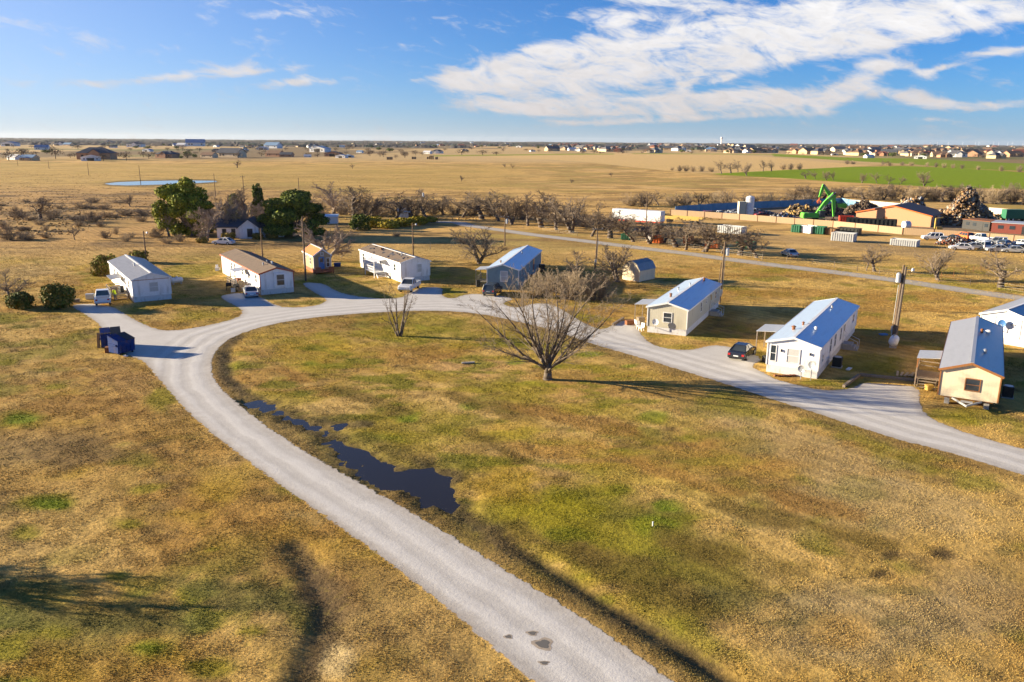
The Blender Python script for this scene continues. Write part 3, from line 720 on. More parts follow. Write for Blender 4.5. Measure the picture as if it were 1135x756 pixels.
# white home with porch, brown roof
loc, rz, W = place((445.3, 313), (476, 310.5)); W = 5.0; rz = math.radians(31)
H = Home('mobile_home', 'white mobile home with worn brown shingle roof and a white railed porch', 'mobile home', loc, rz, W, 18.2, 'white_siding', 'white_skirt', 'roof_brown', 'trim_white', rise=.7); HOMES['porch'] = H
H.window('end', .7, 2.1, .75, 1.3, pane='blind'); H.door('left', 8.6); H.awning('left', 8.2, 4.4, 2.2, 2.8, 'trim_white', True, 'trim_white')
for y in (2.5, 12.5, 16.5): H.window('left', y, 2.1, .9, 1.1)
b = MB()
for k in range(26):
    x = -random.uniform(.2, 2.2); b.box((x, random.uniform(1, 17.3), H.roofz(x) + .01), (random.uniform(.2, .5), random.uniform(.3, .9), .04), rz=random.uniform(0, 3), ry=-.27)
b.build('loose_shingle', 'roof_dark', H.t); H.vent(-.6, 4, .1, .3); H.vent(-.9, 12, .12, .3, 'rust')
deck('white railed porch deck with steps on the long side of the white home', H, 'left', 8.2, 4.2, 2.1, .85, 'trim_white')

# white home with brown roof and red trim
loc, rz, W = place((291.3, 326.6), (324.3, 324.4)); W = 4.9; rz = math.radians(32.5)
H = Home('mobile_home', 'white mobile home with brown shingle roof, red trim and a silver sedan', 'mobile home', loc, rz, W, 23.3, 'white_siding', 'white_skirt', 'roof_brown', 'trim_red', rise=.7); HOMES['brown'] = H
b = MB(); H.slab(b, 'end', .45, 2.0, 1.8, 2.2, .003, .25); b.build('bay', 'white_siding', H.t)
w = H.window('end', .45, 2.05, 1.15, 1.6); w.location = (0, -.25, 0)
for y in (2.0, 6.0, 9.5, 14.5, 16.5): H.window('left', y, 2.15, .8, 1.1)
H.door('left', 7.6); H.awning('left', 8.0, 3.0, 2.0, 2.85, 'galvanized'); H.vent(.9, 5.2, .12, .3, 'trim_white'); H.vent(-.7, 4.2, .1, .3); H.vent(.5, 6.4, .1, .25)
deck('cluttered wooden deck beside the home with red trim', H, 'left', 7.4, 4.6, 2.4, .6)

# leftmost white home
loc, rz, W = place((151, 335), (188.5, 331.8)); W = 4.9; rz = math.radians(34)
H = Home('mobile_home', 'leftmost white mobile home with grey shingle roof beside the white pickup', 'mobile home', loc, rz, W, 20.5, 'white_siding', 'white_skirt', 'roof_aged_metal', 'trim_white', rise=.75); HOMES['left'] = H
H.window('end', .25, 1.95, 1.15, 1.3, pane='blind'); H.door('left', 9.0); H.awning('left', 9.5, 4.2, 1.7, 2.45, 'roof_aged_metal', False)
for y in (3, 6, 12.5, 15.5): H.window('left', y, 2.1, .9, 1.1)
b = MB(); H.slab(b, 'end', 0, 3.02, 4.6, .07, .003, .03); b.build('gable_trim', 'trim_brown', H.t); H.vent(-.6, 9, .12, .35, 'trim_white')
deck('old wooden deck piled with junk beside the leftmost white home', H, 'left', 5.6, 4.2, 2.3, .7)

# tiny house with orange roof
loc, rz, W = place((349, 303), (366.7, 302)); W = 2.9; rz = math.radians(28)
H = Home('tiny_house', 'tiny house with bright orange metal roof and covered porch', 'tiny house', loc, rz, W, 7.0, 'slate_siding', 'wood_red', 'roof_orange', 'trim_white', z0=.6, z1=3.0, rise=1.0, over=.2); HOMES['tiny'] = H
H.wall.data.materials.clear(); H.wall.data.materials.append(M['tan_metal'])
H.window('end', 0, 3.25, .5, .5); H.window('left', 2.2, 1.9, .8, 1.2, 'trim_white'); H.window('left', 5, 2.3, .5, .6); H.door('end', -.15, .95, 2.05, 'tarp_blue'); H.window('end', .95, 1.75, .6, 1.5, 'trim_white')
b = MB(); b.box((0, -.75, .4), (3.2, 1.5, .12)); b.build('porch_floor', 'wood_red', H.t)
for sx in (-1, 1):
    for y in (-1.35, -.2):
        b = MB(); b.box((sx * 1.45, y, .18), (.12, .12, .32)); b.build('porch_leg', 'wood_red', H.t)
b = MB()
for sx in (-1, 1): b.box((sx * 1.1, -1.45, .85), (.9, .06, .75))
b.build('porch_railing', 'wood_red', H.t)

# yellow gambrel shed
loc, rz, W = place((691, 310.3), (707, 313.2)); W = 3.3; rz = math.radians(-42)
def gambrel(name, label, loc, rz, W, L, h, wall, roof):
    t = thing(name, label, 'shed', loc, rz); a = W / 2
    b = MB(); prof = [(-a, .1), (a, .1), (a, h), (a * .62, h + .95), (0, h + 1.35), (-a * .62, h + .95), (-a, h)]; b.prism(prof, 0, L); b.build('wall', wall, t)
    k = 1.05
    up = [(-a - .12, h - .1), (-a * .62 - .06, h + 1.0), (0, h + 1.44), (a * .62 + .06, h + 1.0), (a + .12, h - .1)]
    lo = [(p[0] * .985, p[1] - .06) for p in up]
    lo = [(-a - .06, h - .12), (-a * .62 - .01, h + .96), (0, h + 1.37), (a * .62 + .01, h + .96), (a + .06, h - .12)]
    for i in range(4):
        b = MB(); b.prism([lo[i], lo[i + 1], up[i + 1], up[i]], -.1, L + .1); b.build('roof', roof, t)
    d = MB(); d.box((0, -.03, 1.05), (1.5, .05, 1.85)); dd = d.build('door', wall, t)
    d = MB(); d.box((0, -.065, 1.05), (.05, .03, 1.85)); d.box((-.75, -.065, 1.05), (.06, .03, 1.85)); d.box((.75, -.065, 1.05), (.06, .03, 1.85)); d.build('door_trim', 'trim_white', dd)
    d = MB(); d.box((0, L / 2, .05), (W * .95, L * .95, .1)); d.build('skid', 'wood_old', t)
    return t
gambrel('storage_shed', 'yellow barn-shaped shed with gambrel roof behind a bare tree', loc, rz, W, 4.6, 1.95, 'cream_siding', 'roof_aged_metal')

# old white house among the trees
loc, rz, W = place((240, 263.5), (304, 263)); 
t = thing('farmhouse', 'old white house with dark shingle roof half hidden by bare trees', 'house', on_ground((241, 264)), R(8))
def house_wing(t, x0, x1, y0, y1, h, rise, along, roofm='roof_dark', wallm='white_siding'):
    b = MB()
    if along == 'x':
        b.prism([(y0, 0), (y1, 0), (y1, h), ((y0 + y1) / 2, h + rise), (y0, h)], x0, x1, axis='x'); 
        pr = [((y0 + y1) / 2, h + rise), (y0 - .35, h - .35 * rise / ((y1 - y0) / 2)), (y1 + .35, h - .35 * rise / ((y1 - y0) / 2))]
        w = b.build('wall', wallm, t); r = MB()
        r.prism([(pr[1][0], pr[1][1]), (pr[0][0], pr[0][1] + .02), (pr[2][0], pr[2][1]), (pr[2][0], pr[2][1] + .14), (pr[0][0], pr[0][1] + .17), (pr[1][0], pr[1][1] + .14)], x0 - .35, x1 + .35, axis='x')
    else:
        b.prism([(x0, 0), (x1, 0), (x1, h), ((x0 + x1) / 2, h + rise), (x0, h)], y0, y1)
        w = b.build('wall', wallm, t); r = MB(); xm = (x0 + x1) / 2; e = h - .35 * rise / ((x1 - x0) / 2)
        r.prism([(x0 - .35, e), (xm, h + rise + .02), (x1 + .35, e), (x1 + .35, e + .14), (xm, h + rise + .17), (x0 - .35, e + .14)], y0 - .35, y1 + .35)
    r.build('roof', roofm, t); return w
house_wing(t, 0, 8, 0, 7, 2.5, 1.4, 'x'); house_wing(t, 5, 9.4, -1.5, 6, 2.55, 1.7, 'y'); house_wing(t, 9.4, 14.5, 1, 7, 2.3, 1.0, 'x')
for x in (1.6, 3.6):
    b = MB(); b.box((x, -.03, 1.5), (.9, .05, 1.2)); b.build('window', 'glass', t)
for x in (10.6, 13.0):
    b = MB(); b.box((x, .97, 1.5), (.9, .05, 1.1)); b.build('window', 'glass', t)
b = MB(); b.box((7.5, -1.53, 1.3), (1.2, .05, 1.9)); b.build('window', 'glass', t)
b = MB(); b.box((-.03, 4, 1.5), (.05, 1.2, 1.3)); b.build('window', 'glass', t)
# two small outbuildings glimpsed between the trees
t = thing('metal_shed', 'pale blue metal shed seen between the dark evergreen and bare trees', 'shed', on_ground((357, 248)), R(5)); house_wing(t, 0, 4.0, 0, 3, 1.9, .4, 'x', 'roof_white', 'white_siding')
t = thing('storage_shed', 'small white shed roof poking out behind the yellowed hedge', 'shed', on_ground((442, 243)), R(5)); house_wing(t, 0, 3, 0, 3.5, 2.1, 1.0, 'x', 'roof_white', 'white_siding')
PADS = [(h.world(0, h.L / 2).x, h.world(0, h.L / 2).y, h.L / 2 + .6) for h in HOMES.values()]

# ------------------------------------------------------------------ vehicles
def wheel(t, x, y, r=.34, w=.24):
    b = MB(); b.tube((x, y - w / 2, r), (x, y + w / 2, r), r, r, 16); o = b.build('wheel', 'rubber', t)
    b = MB(); s = 1 if y > 0 else -1; b.tube((x, y + s * w * .3, r), (x, y + s * (w / 2 + .012), r), r * .6, r * .55, 12); b.build('rim', 'steel', o)
def loft_body(prof, hw, paint, t, name='body', ch=.12):
    """side profile (x,z) swept across the width with chamfered flanks"""
    n = len(prof); cx = sum(p[0] for p in prof) / n; cz = sum(p[1] for p in prof) / n
    b = MB(); rows = []
    for y, k in ((-hw, .94), (-hw + ch, 1), (hw - ch, 1), (hw, .94)):
        rows.append([((p[0] - cx) * (1 - (1 - k) * .6) + cx, y, (p[1] - cz) * k + cz) for p in prof])
    vs = sum(rows, []); fs = [tuple(range(n)), tuple(range(4 * n - 1, 3 * n - 1, -1))]
    for r_ in range(3):
        for i in range(n): fs.append((r_ * n + i, (r_ + 1) * n + i, (r_ + 1) * n + (i + 1) % n, r_ * n + (i + 1) % n))
    b.add(vs, fs); return b.build(name, paint, t)
def greenhouse(t, bot, top, zb, zt, hwb, hwt, paint, posts):
    b = MB()
    vs = [(bot[0], -hwb, zb), (bot[1], -hwb, zb), (bot[1], hwb, zb), (bot[0], hwb, zb), (top[0], -hwt, zt), (top[1], -hwt, zt), (top[1], hwt, zt), (top[0], hwt, zt)]
    b.add(vs, [(0, 3, 2, 1), (4, 5, 6, 7), (0, 1, 5, 4), (1, 2, 6, 5), (2, 3, 7, 6), (3, 0, 4, 7)]); b.build('windows', 'glass', t)
    b = MB(); b.box(((top[0] + top[1]) / 2, 0, zt + .025), (top[1] - top[0] + .12, 2 * hwt + .08, .06), taper=.06)
    r = b.build('roof', paint, t)
    for (i, j) in ((0, 4), (1, 5), (2, 6), (3, 7)):
        b = MB(); b.beam(Vector(vs[i]) * 1.005, Vector(vs[j]) * 1.005, .09, .09); b.build('pillar', paint, r)
    for f in posts:
        xb, xt = bot[0] + (bot[1] - bot[0]) * f, top[0] + (top[1] - top[0]) * f
        for s in (-1, 1): b = MB(); b.beam((xb, s * (hwb + .004), zb), (xt, s * (hwt + .004), zt), .1, .05); b.build('pillar', paint, r)
def car(name, label, cat, loc, rz, paint, kind, group=None, detail=True):
    t = thing(name, label, cat, loc, rz, group)
    if kind == 'sedan':
        loft_body([(-2.3, .3), (-2.38, .62), (-2.3, .9), (-1.75, .98), (.85, .98), (1.9, .82), (2.28, .66), (2.3, .3)], .9, paint, t)
        greenhouse(t, (-1.75, 1.05), (-1.0, .25), .96, 1.42, .82, .6, paint, (.5,)); fx, lz, hz, wx = 2.26, .7, .62, 1.4
    elif kind == 'suv':
        loft_body([(-2.25, .38), (-2.32, .7), (-2.25, 1.05), (1.0, 1.08), (1.95, .98), (2.25, .82), (2.28, .38)], .92, paint, t)
        greenhouse(t, (-2.2, 1.05), (-2.0, .35), 1.05, 1.68, .86, .7, paint, (.33, .64)); fx, lz, hz, wx = 2.24, .85, .8, 1.38
    else:
        L = 2.75
        loft_body([(-.62, .45), (-.62, 1.12), (1.25, 1.15), (2.45, 1.08), (L - .02, .9), (L, .45)], .97, paint, t)
        greenhouse(t, (-.6, 1.3), (-.5, .62), 1.12, 1.78, .88, .72, paint, (.5,))
        b = MB(); 
        for s in (-1, 1): b.box((-1.68, s * .93, .80), (2.12, .1, .66))
        b.box((-2.74, 0, .80), (.09, 1.96, .66)); b.box((-1.68, 0, .56), (2.1, 1.76, .06)); bd = b.build('bed', paint, t)
        b = MB(); b.box((-1.68, 0, .6), (2.05, 1.7, .02)); b.build('bed_liner', 'black_plastic', bd)
        b = MB(); b.box((-2.86, 0, .5), (.12, 1.8, .16)); b.box((L + .05, 0, .5), (.12, 1.85, .2)); b.build('bumper', 'chrome', t)
        fx, lz, hz, wx = L + .005, .9, .82, 1.75
    back = -2.37 if kind == 'sedan' else (-2.3 if kind == 'suv' else -2.79)
    for s in (-1, 1):
        b = MB(); b.box((fx - .03, s * .68, hz), (.08, .34, .15)); b.build('headlight', 'lamp_clear', t)
        b = MB(); b.box((back + .03, s * .72, lz), (.08, .26, .2)); b.build('taillight', 'lamp_red', t)
        b = MB(); b.box((.75 if kind != 'pickup' else 1.0, s * 1.0, 1.08 if kind != 'sedan' else 1.0), (.12, .2, .14)); b.build('wing_mirror', paint, t)
        for x in (-wx, wx): wheel(t, x, s * .8, .33 if kind == 'sedan' else .37)
    b = MB(); b.box((back + .0, 0, lz - .12), (.02, .5, .12)); b.build('number_plate', 'trim_white', t)
    return t
def heading(a, b): d = on_ground(b) - on_ground(a); return math.atan2(d.y, d.x)
def mid(a, b): return (on_ground(a) + on_ground(b)) / 2

car('pickup_truck', 'white pickup truck parked at the leftmost white home', 'pickup truck', on_ground((115, 335.5)), R(115), 'car_white', 'pickup')
car('sedan', 'silver sedan parked on the driveway of the home with red trim', 'car', on_ground((278, 327.5)), R(112), 'car_silver', 'sedan')
car('pickup_truck', 'white pickup truck parked nose-out below the white railed porch', 'pickup truck', on_ground((454, 321.5)), R(-100), 'car_white', 'pickup')
car('suv', 'small dark SUV in front of the slate blue home', 'car', on_ground((546, 326)), R(75), 'car_dark', 'suv')
car('sedan', 'black sedan parked on the gravel left of the long white home', 'car', on_ground((822.5, 395)), R(58), 'car_black', 'sedan')

# ------------------------------------------------------------------ small things around the homes
def dumpster(label, loc, rz, lids_open=False):
    t = thing('dumpster', label, 'dumpster', loc, rz)
    b = MB(); W2, D = 1.0, .85
    b.prism([(-D, .15), (D * .82, .15), (D, 1.15), (-D, 1.5)], -W2, W2); b.build('bin', 'dumpster_blue', t)
    b = MB()
    for s in (-1, 1): b.box((-.05, s * (W2 + .07), .85), (1.3, .12, .16))
    b.build('fork_pocket', 'dumpster_blue', t)
    b = MB()
    for k in range(3): b.box((D - .06, -W2 + .5 + k * .5, .65), (.07, .06, .85))
    b.build('rib', 'dumpster_blue', t)
    for s in (-1, 1):
        b = MB(); y0, y1 = s * .02, s * (W2 + .03)
        z0, z1 = (1.54, 1.18)
        b.add([(-D, y0, z0), (D + .05, y0, z1), (D + .05, y1, z1), (-D, y1, z0), (-D, y0, z0 + .05), (D + .05, y0, z1 + .05), (D + .05, y1, z1 + .05), (-D, y1, z0 + .05)], [(0, 3, 2, 1), (4, 5, 6, 7), (0, 1, 5, 4), (1, 2, 6, 5), (2, 3, 7, 6), (3, 0, 4, 7)])
        l = b.build('lid', 'black_plastic' if s > 0 else 'dumpster_blue', t)
    for sx in (-1, 1):
        for sy in (-1, 1):
            b = MB(); b.box((sx * .6, sy * .75, .075), (.16, .12, .15)); b.build('foot', 'machine_dark', t)
    t.scale = (.98, .98, 1.25)
    return t
dumpster('blue dumpster nearest the road with dark lids', on_ground((136, 391)), R(-30))
dumpster('blue dumpster standing just behind the first one, next to leaning planks', on_ground((124, 384)), R(-62))
t = thing('plank_stack', 'weathered boards leaning on the back of the rear dumpster', 'boards', on_ground((116.5, 385.5)), R(-60))
for k in range(4):
    b = MB(); b.beam((-.25 + .05 * k, -.6 + .38 * k, 0.01), (.45, -.5 + .36 * k, 1.75), .3, .04, up=(1, 0, .3)); b.build('board', 'wood_old', t)
b = MB(); b.box((0, 0, .3), (.5, .7, .6), rz=.3); tag(b.build('wooden_crate', 'rust'), 'rusty brown box on the grass against the rear dumpster', 'box').location = on_ground((120, 390.5))
b = MB()
for p in ((0, 0, .06), (.12, .05, .1), (-.1, .06, .05)): b.box(p, (.28, .2, .1), rz=random.uniform(0, 3), ry=.4)
tag(b.build('paper_scrap', 'trim_white'), 'crumpled white paper at the foot of the front dumpster', 'litter').location = on_ground((139, 395.3))

def propane(label, loc, rz, L=2.0, r=.42):
    t = thing('propane_tank', label, 'gas tank', loc, rz)
    b = MB(); z = r + .25; pts = [(-L / 2 - .28, 0, z), (-L / 2 - .18, 0, z), (-L / 2, 0, z), (L / 2, 0, z), (L / 2 + .18, 0, z), (L / 2 + .28, 0, z)]
    b.path(pts, [r * .25, r * .75, r, r, r * .75, r * .25], 16); b.build('tank', 'tank_white', t, smooth=False)
    for x in (-.6, .6):
        b = MB(); b.box((x, 0, .16), (.14, r * 1.5, .32)); b.build('foot', 'concrete', t)
    b = MB(); b.tube((0, 0, z + r - .02), (0, 0, z + r + .16), .15, .13, 10); b.build('valve_cap', 'steel', t)
propane('white propane tank on the grass at the foot of the twin poles', on_ground((990, 384.5)), R(60), 1.5, .5)
propane('small propane tank on the lawn right of the leftmost white home', on_ground((196.5, 315)), R(40), 1.3)
def acunit(label, loc, rz, m='black_plastic'):
    t = thing('air_conditioner', label, 'air conditioner', loc, rz)
    b = MB(); b.box((0, 0, .05), (1.0, 1.0, .1)); b.build('base', 'concrete', t)
    b = MB(); b.box((0, 0, .58), (.85, .85, .95)); b.build('casing', m, t, bevel=.03)
    b = MB(); b.tube((0, 0, 1.05), (0, 0, 1.10), .36, .34, 18); b.build('fan_guard', 'steel', t)
    b = MB()
    for k in range(7):
        for s in (-1, 1): b.box((s * .43, 0, .22 + k * .12), (.02, .8, .03)); b.box((0, s * .43, .22 + k * .12), (.8, .02, .03))
    b.build('louvres', 'machine_dark', t)
def by_home(k, x, y): h = HOMES[k]; v = h.world(x, y); v.z = 0; return v
acunit('black air conditioner beside the long white home', by_home('white', 3.3, 5.6), HOMES['white'].t.rotation_euler.z)
acunit('black air conditioner at the right wall of the cream home', by_home('tan', 3.1, 5.2), HOMES['tan'].t.rotation_euler.z)
acunit('dark air conditioner at the right wall of the slate blue home', by_home('slate', 3.3, 9.0), HOMES['slate'].t.rotation_euler.z)
def concrete_steps(label, loc, rz):
    t = thing('front_steps', label, 'steps', loc, rz)
    b = MB(); b.prism([(0, 0), (1.6, 0), (1.6, .2), (1.3, .2), (1.3, .42), (1.0, .42), (1.0, .65), (0, .65)], -.75, .75); b.build('tread', 'concrete', t)
    for s in (-1, 1):
        b = MB(); b.tube((1.55, s * .7, 0), (1.55, s * .7, 1.0), .025, .025, 6); b.tube((.1, s * .7, .66), (.1, s * .7, 1.6), .025, .025, 6); b.tube((1.55, s * .7, 1.0), (.1, s * .7, 1.6), .025, .025, 6); b.build('handrail', 'trim_white', t)
concrete_steps('concrete steps with white rails at the side door of the long white home', by_home('white', 2.47, 14.2), HOMES['white'].t.rotation_euler.z)
concrete_steps('grey steps at the side door of the beige home', by_home('beige', 2.45, 13.4), HOMES['beige'].t.rotation_euler.z)
def dish(label, loc, rz, h=1.3, r=.38, wall=False, m='trim_white', stand='steel'):
    t = thing('satellite_dish', label, 'satellite dish', loc, rz)
    b = MB(); b.tube((0, 0, 0 if not wall else -.5), (0, 0, h), .04, .04, 8)
    if wall: b.tube((0, 0, -.5), (0, .45, -.5), .04, .04, 6)
    b.build('mast', stand, t)
    b = MB(); n = 16; vs = []
    for j, (rr, d) in enumerate(((0.02, .12), (.5, .09), (1, 0))):
        for i in range(n): a = 2 * math.pi * i / n; vs.append((math.cos(a) * r * rr, -.1 + d, h + .1 + math.sin(a) * r * rr * 1.1))
    m2 = [(v[0], v[1] + .025, v[2]) for v in vs]
    fs = [];
    for j in range(2): fs += [(j * n + i, j * n + (i + 1) % n, (j + 1) * n + (i + 1) % n, (j + 1) * n + i) for i in range(n)]
    fs.append(tuple(range(n))); o = len(vs); fs2 = [tuple(i + o for i in reversed(f)) for f in fs]; rim = [(2 * n + i, 2 * n + (i + 1) % n, o + 2 * n + (i + 1) % n, o + 2 * n + i) for i in range(n)]
    b.add(vs + m2, fs + fs2 + rim); b.build('reflector', m, t)
    b = MB(); b.tube((0, -.05, h - .25), (0, -.5, h + .05), .015, .015, 5); b.box((0, -.5, h + .07), (.07, .1, .07)); b.build('feed_arm', stand, t)
dish('satellite dish on a post at the front corner of the long white home', by_home('white', 2.0, -.8), R(-50), 1.45, .36, m='galvanized')
dish('lower satellite dish on a post, left of the taller one', by_home('white', 1.1, -.9), R(-40), .95, .33, m='galvanized')
v = HOMES['beige'].world(-1.25, -.45, 1.15); dish('white satellite dish on the end wall of the beige home', v, HOMES['beige'].t.rotation_euler.z, .2, .38, True)
v = HOMES['edge'].world(-.2, -.45, 2.0); dish('dark satellite dish on the end wall of the bright white home', v, HOMES['edge'].t.rotation_euler.z, .3, .42, True, 'tarp_blue')

def pole(label, base, top_py, r=.16, arm=True, xf=False, lamp=False, lean=0.0, name='utility_pole', meter=False, rz=0.0, group=None, mats=('pole_wood',)):
    base = Vector((base[0], base[1], 0)); h = zat(base, top_py)
    t = thing(name, label, 'utility pole', base, rz, group)
    b = MB(); b.tube((0, 0, -.3), (lean * h, 0, h), r, r * .62, 10); b.build('mast', mats[0], t)
    if arm:
        b = MB(); b.box((lean * h, -.02, h - .5), (1.9, .1, .12)); ar = b.build('crossarm', 'wood_old', t)
        b = MB()
        for x in (-.8, -.3, .8): b.tube((lean * h + x, 0, h - .43), (lean * h + x, 0, h - .28), .05, .03, 6)
        b.build('insulator', 'steel', ar)
    if xf:
        b = MB(); b.tube((lean * h + .42, 0, h - 1.9), (lean * h + .42, 0, h - .95), .26, .26, 12); b.tube((lean * h + .42, 0, h - .95), (lean * h + .42, 0, h - .82), .26, .1, 12); b.box((lean * h + .18, 0, h - 1.4), (.16, .08, .5)); b.build('transformer', 'galvanized', t)
    if lamp:
        b = MB(); b.tube((lean * h, 0, h - .35), (lean * h + .7, -.15, h - .15), .03, .03, 6); b.tube((lean * h + .7, -.15, h - .4), (lean * h + .7, -.15, h - .1), .2, .1, 10); b.build('lamp_head', 'galvanized', t)
    if meter:
        b = MB(); b.box((.05, -.22, 1.7), (.35, .2, .6)); b.tube((.05, -.34, 1.75), (.05, -.32, 1.75), .1, .1, 10); b.box((-.05, -.2, 1.2), (.3, .16, .35)); b.tube((.2, -.12, 1.0), (.2 + lean * 6, -.12, h * .75), .03, .03, 6); b.build('meter_box', 'galvanized', t)
    return t
pole('tall brown pole of the twin pair with a white transformer', on_ground((989, 381)), 294, r=.19, arm=False, xf=True, lean=-.02, meter=True, rz=R(180))
pole('dark service pole standing close beside the pole with the transformer', on_ground((991.4, 381.6)), 296, .17, arm=False, lean=.022, mats=('bark',), lamp=True)
pole('brown pole with transformer behind the beige home', on_ground((797.5, 336)), 268, arm=False, xf=True, lean=.02, meter=True)
pole('short leaning service post beside the pole behind the beige home', on_ground((794.5, 334)), 291, .1, arm=False, lean=.045)
pole('pole with crossarms between the slate blue home and the yellow shed', on_ground((659.5, 300)), 251, arm=True, lean=.03, meter=True, xf=False)
pole('pole with transformer and lamp behind the slate blue home', on_ground((559.5, 272.5)), 238, arm=True, xf=True)
pole('pole with a white lamp behind the white railed porch home', on_ground((458, 284)), 247, arm=False, lamp=True)
pole('dark brown pole left of the tiny orange-roofed house', on_ground((339, 311.5)), 240, .17, arm=False)
pole('grey pole behind the home with red trim', on_ground((291, 285)), 253, .15, arm=False)
pole('grey pole with a lamp behind the leftmost white home', on_ground((162.5, 291)), 256, .15, arm=False, lamp=True)
pole('dark pole in front of the long white trailer', on_ground((715.5, 262)), 218.5, .15, arm=False)
pole('weathered pole behind the white pickup porch home among the bare trees', on_ground((468, 247)), 210, .14, arm=False, xf=True)
for i, (bx, by, ty) in enumerate([(54.5, 187, 179), (98.5, 194.5, 180), (156, 204, 183.5), (239, 218, 192.5), (271, 224, 194.5), (332, 223, 197), (20, 184, 177)]):
    pole(['thin pasture pole on the far left between two farm houses', 'thin pasture pole below the large dark-roofed house', 'thin pole standing in front of the pond', 'thin pole right behind the tall evergreen', 'dark pole among bare twigs above the old white house', 'thin pole above the dark evergreen', 'faint thin pole near the left edge of the pasture'][i], on_ground((bx, by)), ty, .16, arm=(i in (4,)), group=None)

# lumber, edging, junk
t = thing('lumber_pile', 'scattered pale boards on the grass left of the cream home deck', 'lumber', on_ground((1010, 417)), R(-20))
for k in range(9):
    b = MB(); x = -1.3 + k * .32; b.beam((x, -.5 + random.uniform(-.2, .2), .06 + .02 * k), (x + random.uniform(.2, .9), .9 + random.uniform(-.2, .4), .08 + .03 * k), .2, .05); b.build('board', 'wood_pale', t)
def timber(label, a, b_, w=.25, h=.25, m='wood_old'):
    b = MB(); A, B = on_ground(a), on_ground(b_); b.beam(A + Vector((0, 0, h / 2)), B + Vector((0, 0, h / 2)), w, h); return tag(b.build('edging_timber', m), label, 'timber')
timber('dark timber edging on the left side of the gravel turnout', (935, 429.5), (952, 417))
timber('long dark timber edging along the back of the gravel turnout', (953, 416.5), (1018, 423))
timber('dark timber edging at the corner of the gravel drive by the beige home', (679, 361), (691, 353.5))
b = MB()
for k in range(7): b.box((-.9 + k * .3, random.uniform(-.1, .1), .08), (.26, .3, .16), rz=random.uniform(-.4, .4))
tag(b.build('brick_row', 'rust'), 'row of reddish bricks lying below the end wall of the long white home', 'bricks', kind='stuff').location = by_home('white', -.4, -.7)
def chair(label, loc, rz, m='trim_white'):
    t = thing('garden_chair', label, 'chair', loc, rz)
    b = MB(); b.box((0, 0, .42), (.5, .48, .05)); b.build('seat', m, t)
    b = MB(); b.beam((0, .24, .44), (0, .34, .95), .5, .04, up=(0, 1, 0)); b.build('backrest', m, t)
    for sx in (-1, 1):
        for sy in (-1, 1):
            b = MB(); b.box((sx * .2, sy * .19, .2), (.05, .05, .4)); b.build('leg', m, t)
for i, (x, y, r_) in enumerate([(-3.6, 1.0, .4), (-4.1, 2.0, 1.9), (-3.1, .2, -.8)]):
    chair(['white garden chair facing the drive beside the beige home', 'white garden chair turned sideways at the far edge of the beige home awning', 'white garden chair closest to the corner of the beige home'][i], by_home('beige', x, y), r_)
def crate(name, label, cat, loc, rz, d, m, lid=None):
    t = thing(name, label, cat, loc, rz); b = MB(); b.box((0, 0, d[2] / 2), d); b.build('body', m, t, bevel=.02)
    b = MB(); b.box((0, 0, d[2] + .03), (d[0] * 1.05, d[1] * 1.05, .05)); b.build('lid', lid or m, t); return t
crate('storage_box', 'rust red storage box by the timber edging left of the beige home', 'box', by_home('beige', -5.3, 3.0), .3, (1.2, .7, .5), 'rust')
crate('wooden_box', 'pale wooden box under the awning of the beige home', 'box', by_home('beige', -3.2, 7.0), .1, (1.5, .8, .9), 'wood_pale')
crate('storage_box', 'brown chest under the awning beside the beige home', 'box', by_home('beige', -4.4, 4.4), .4, (.9, .6, .7), 'wood_old')
crate('storage_box', 'yellow box under the steps of the cream home', 'box', by_home('tan', -3.1, 3.9), .2, (.6, .5, .45), 'yellow_paint')
crate('storage_box', 'dark box on the gravel between the black sedan and the white home', 'box', by_home('white', -3.2, 3.6), .2, (.8, .6, .6), 'machine_dark')
crate('storage_box', 'red box against the wall of the white home near the black sedan', 'box', by_home('white', -2.95, 4.8), .2, (.5, .5, .9), 'red_paint')
crate('storage_box', 'grey box lying on the grass beside the white pickup', 'box', on_ground((100, 331.5)), .3, (1.0, .7, .7), 'galvanized')
crate('storage_box', 'small dark crate on the grass left of the white pickup', 'box', on_ground((85, 335)), .3, (.8, .5, .4), 'wood_old')
crate('trash_bin', 'dark bin at the corner of the deck of the slate blue home', 'bin', by_home('slate', -4.2, 1.6), .3, (.6, .6, 1.0), 'black_plastic')
crate('trash_bin', 'black bin standing alone in the grass right of the slate blue home', 'bin', on_ground((600.5, 301)), .2, (.9, .9, 1.2), 'black_plastic')
crate('trash_bin', 'blue bin on the lawn right of the tiny house', 'bin', on_ground((374, 295.5)), .2, (1.2, .7, .6), 'dumpster_blue')
crate('storage_box', 'pale blue box at the far corner of the white porch home', 'box', by_home('porch', 3.0, 3.0), 0, (.9, .9, .7), 'galvanized')
def grill(label, loc, rz):
    t = thing('barbecue_grill', label, 'grill', loc, rz)
    b = MB(); b.tube((-.4, 0, .85), (.4, 0, .85), .28, .28, 12); b.build('drum', 'black_plastic', t)
    for sx in (-1, 1):
        for sy in (-1, 1):
            b = MB(); b.beam((sx * .3, sy * .15, .75), (sx * .38, sy * .28, 0), .05, .05); b.build('leg', 'machine_dark', t)
    b = MB(); b.tube((.3, 0, 1.1), (.3, 0, 1.5), .06, .06, 8); b.build('chimney', 'machine_dark', t)
grill('black barrel grill on the grass in front of the cluttered deck', on_ground((254, 321.5)), .3)
grill('dark barrel grill at the near end of the cluttered deck', on_ground((262, 323)), 1.2)
chair('white chair on the grass left of the home with red trim', on_ground((242, 299.5)), 1.0)
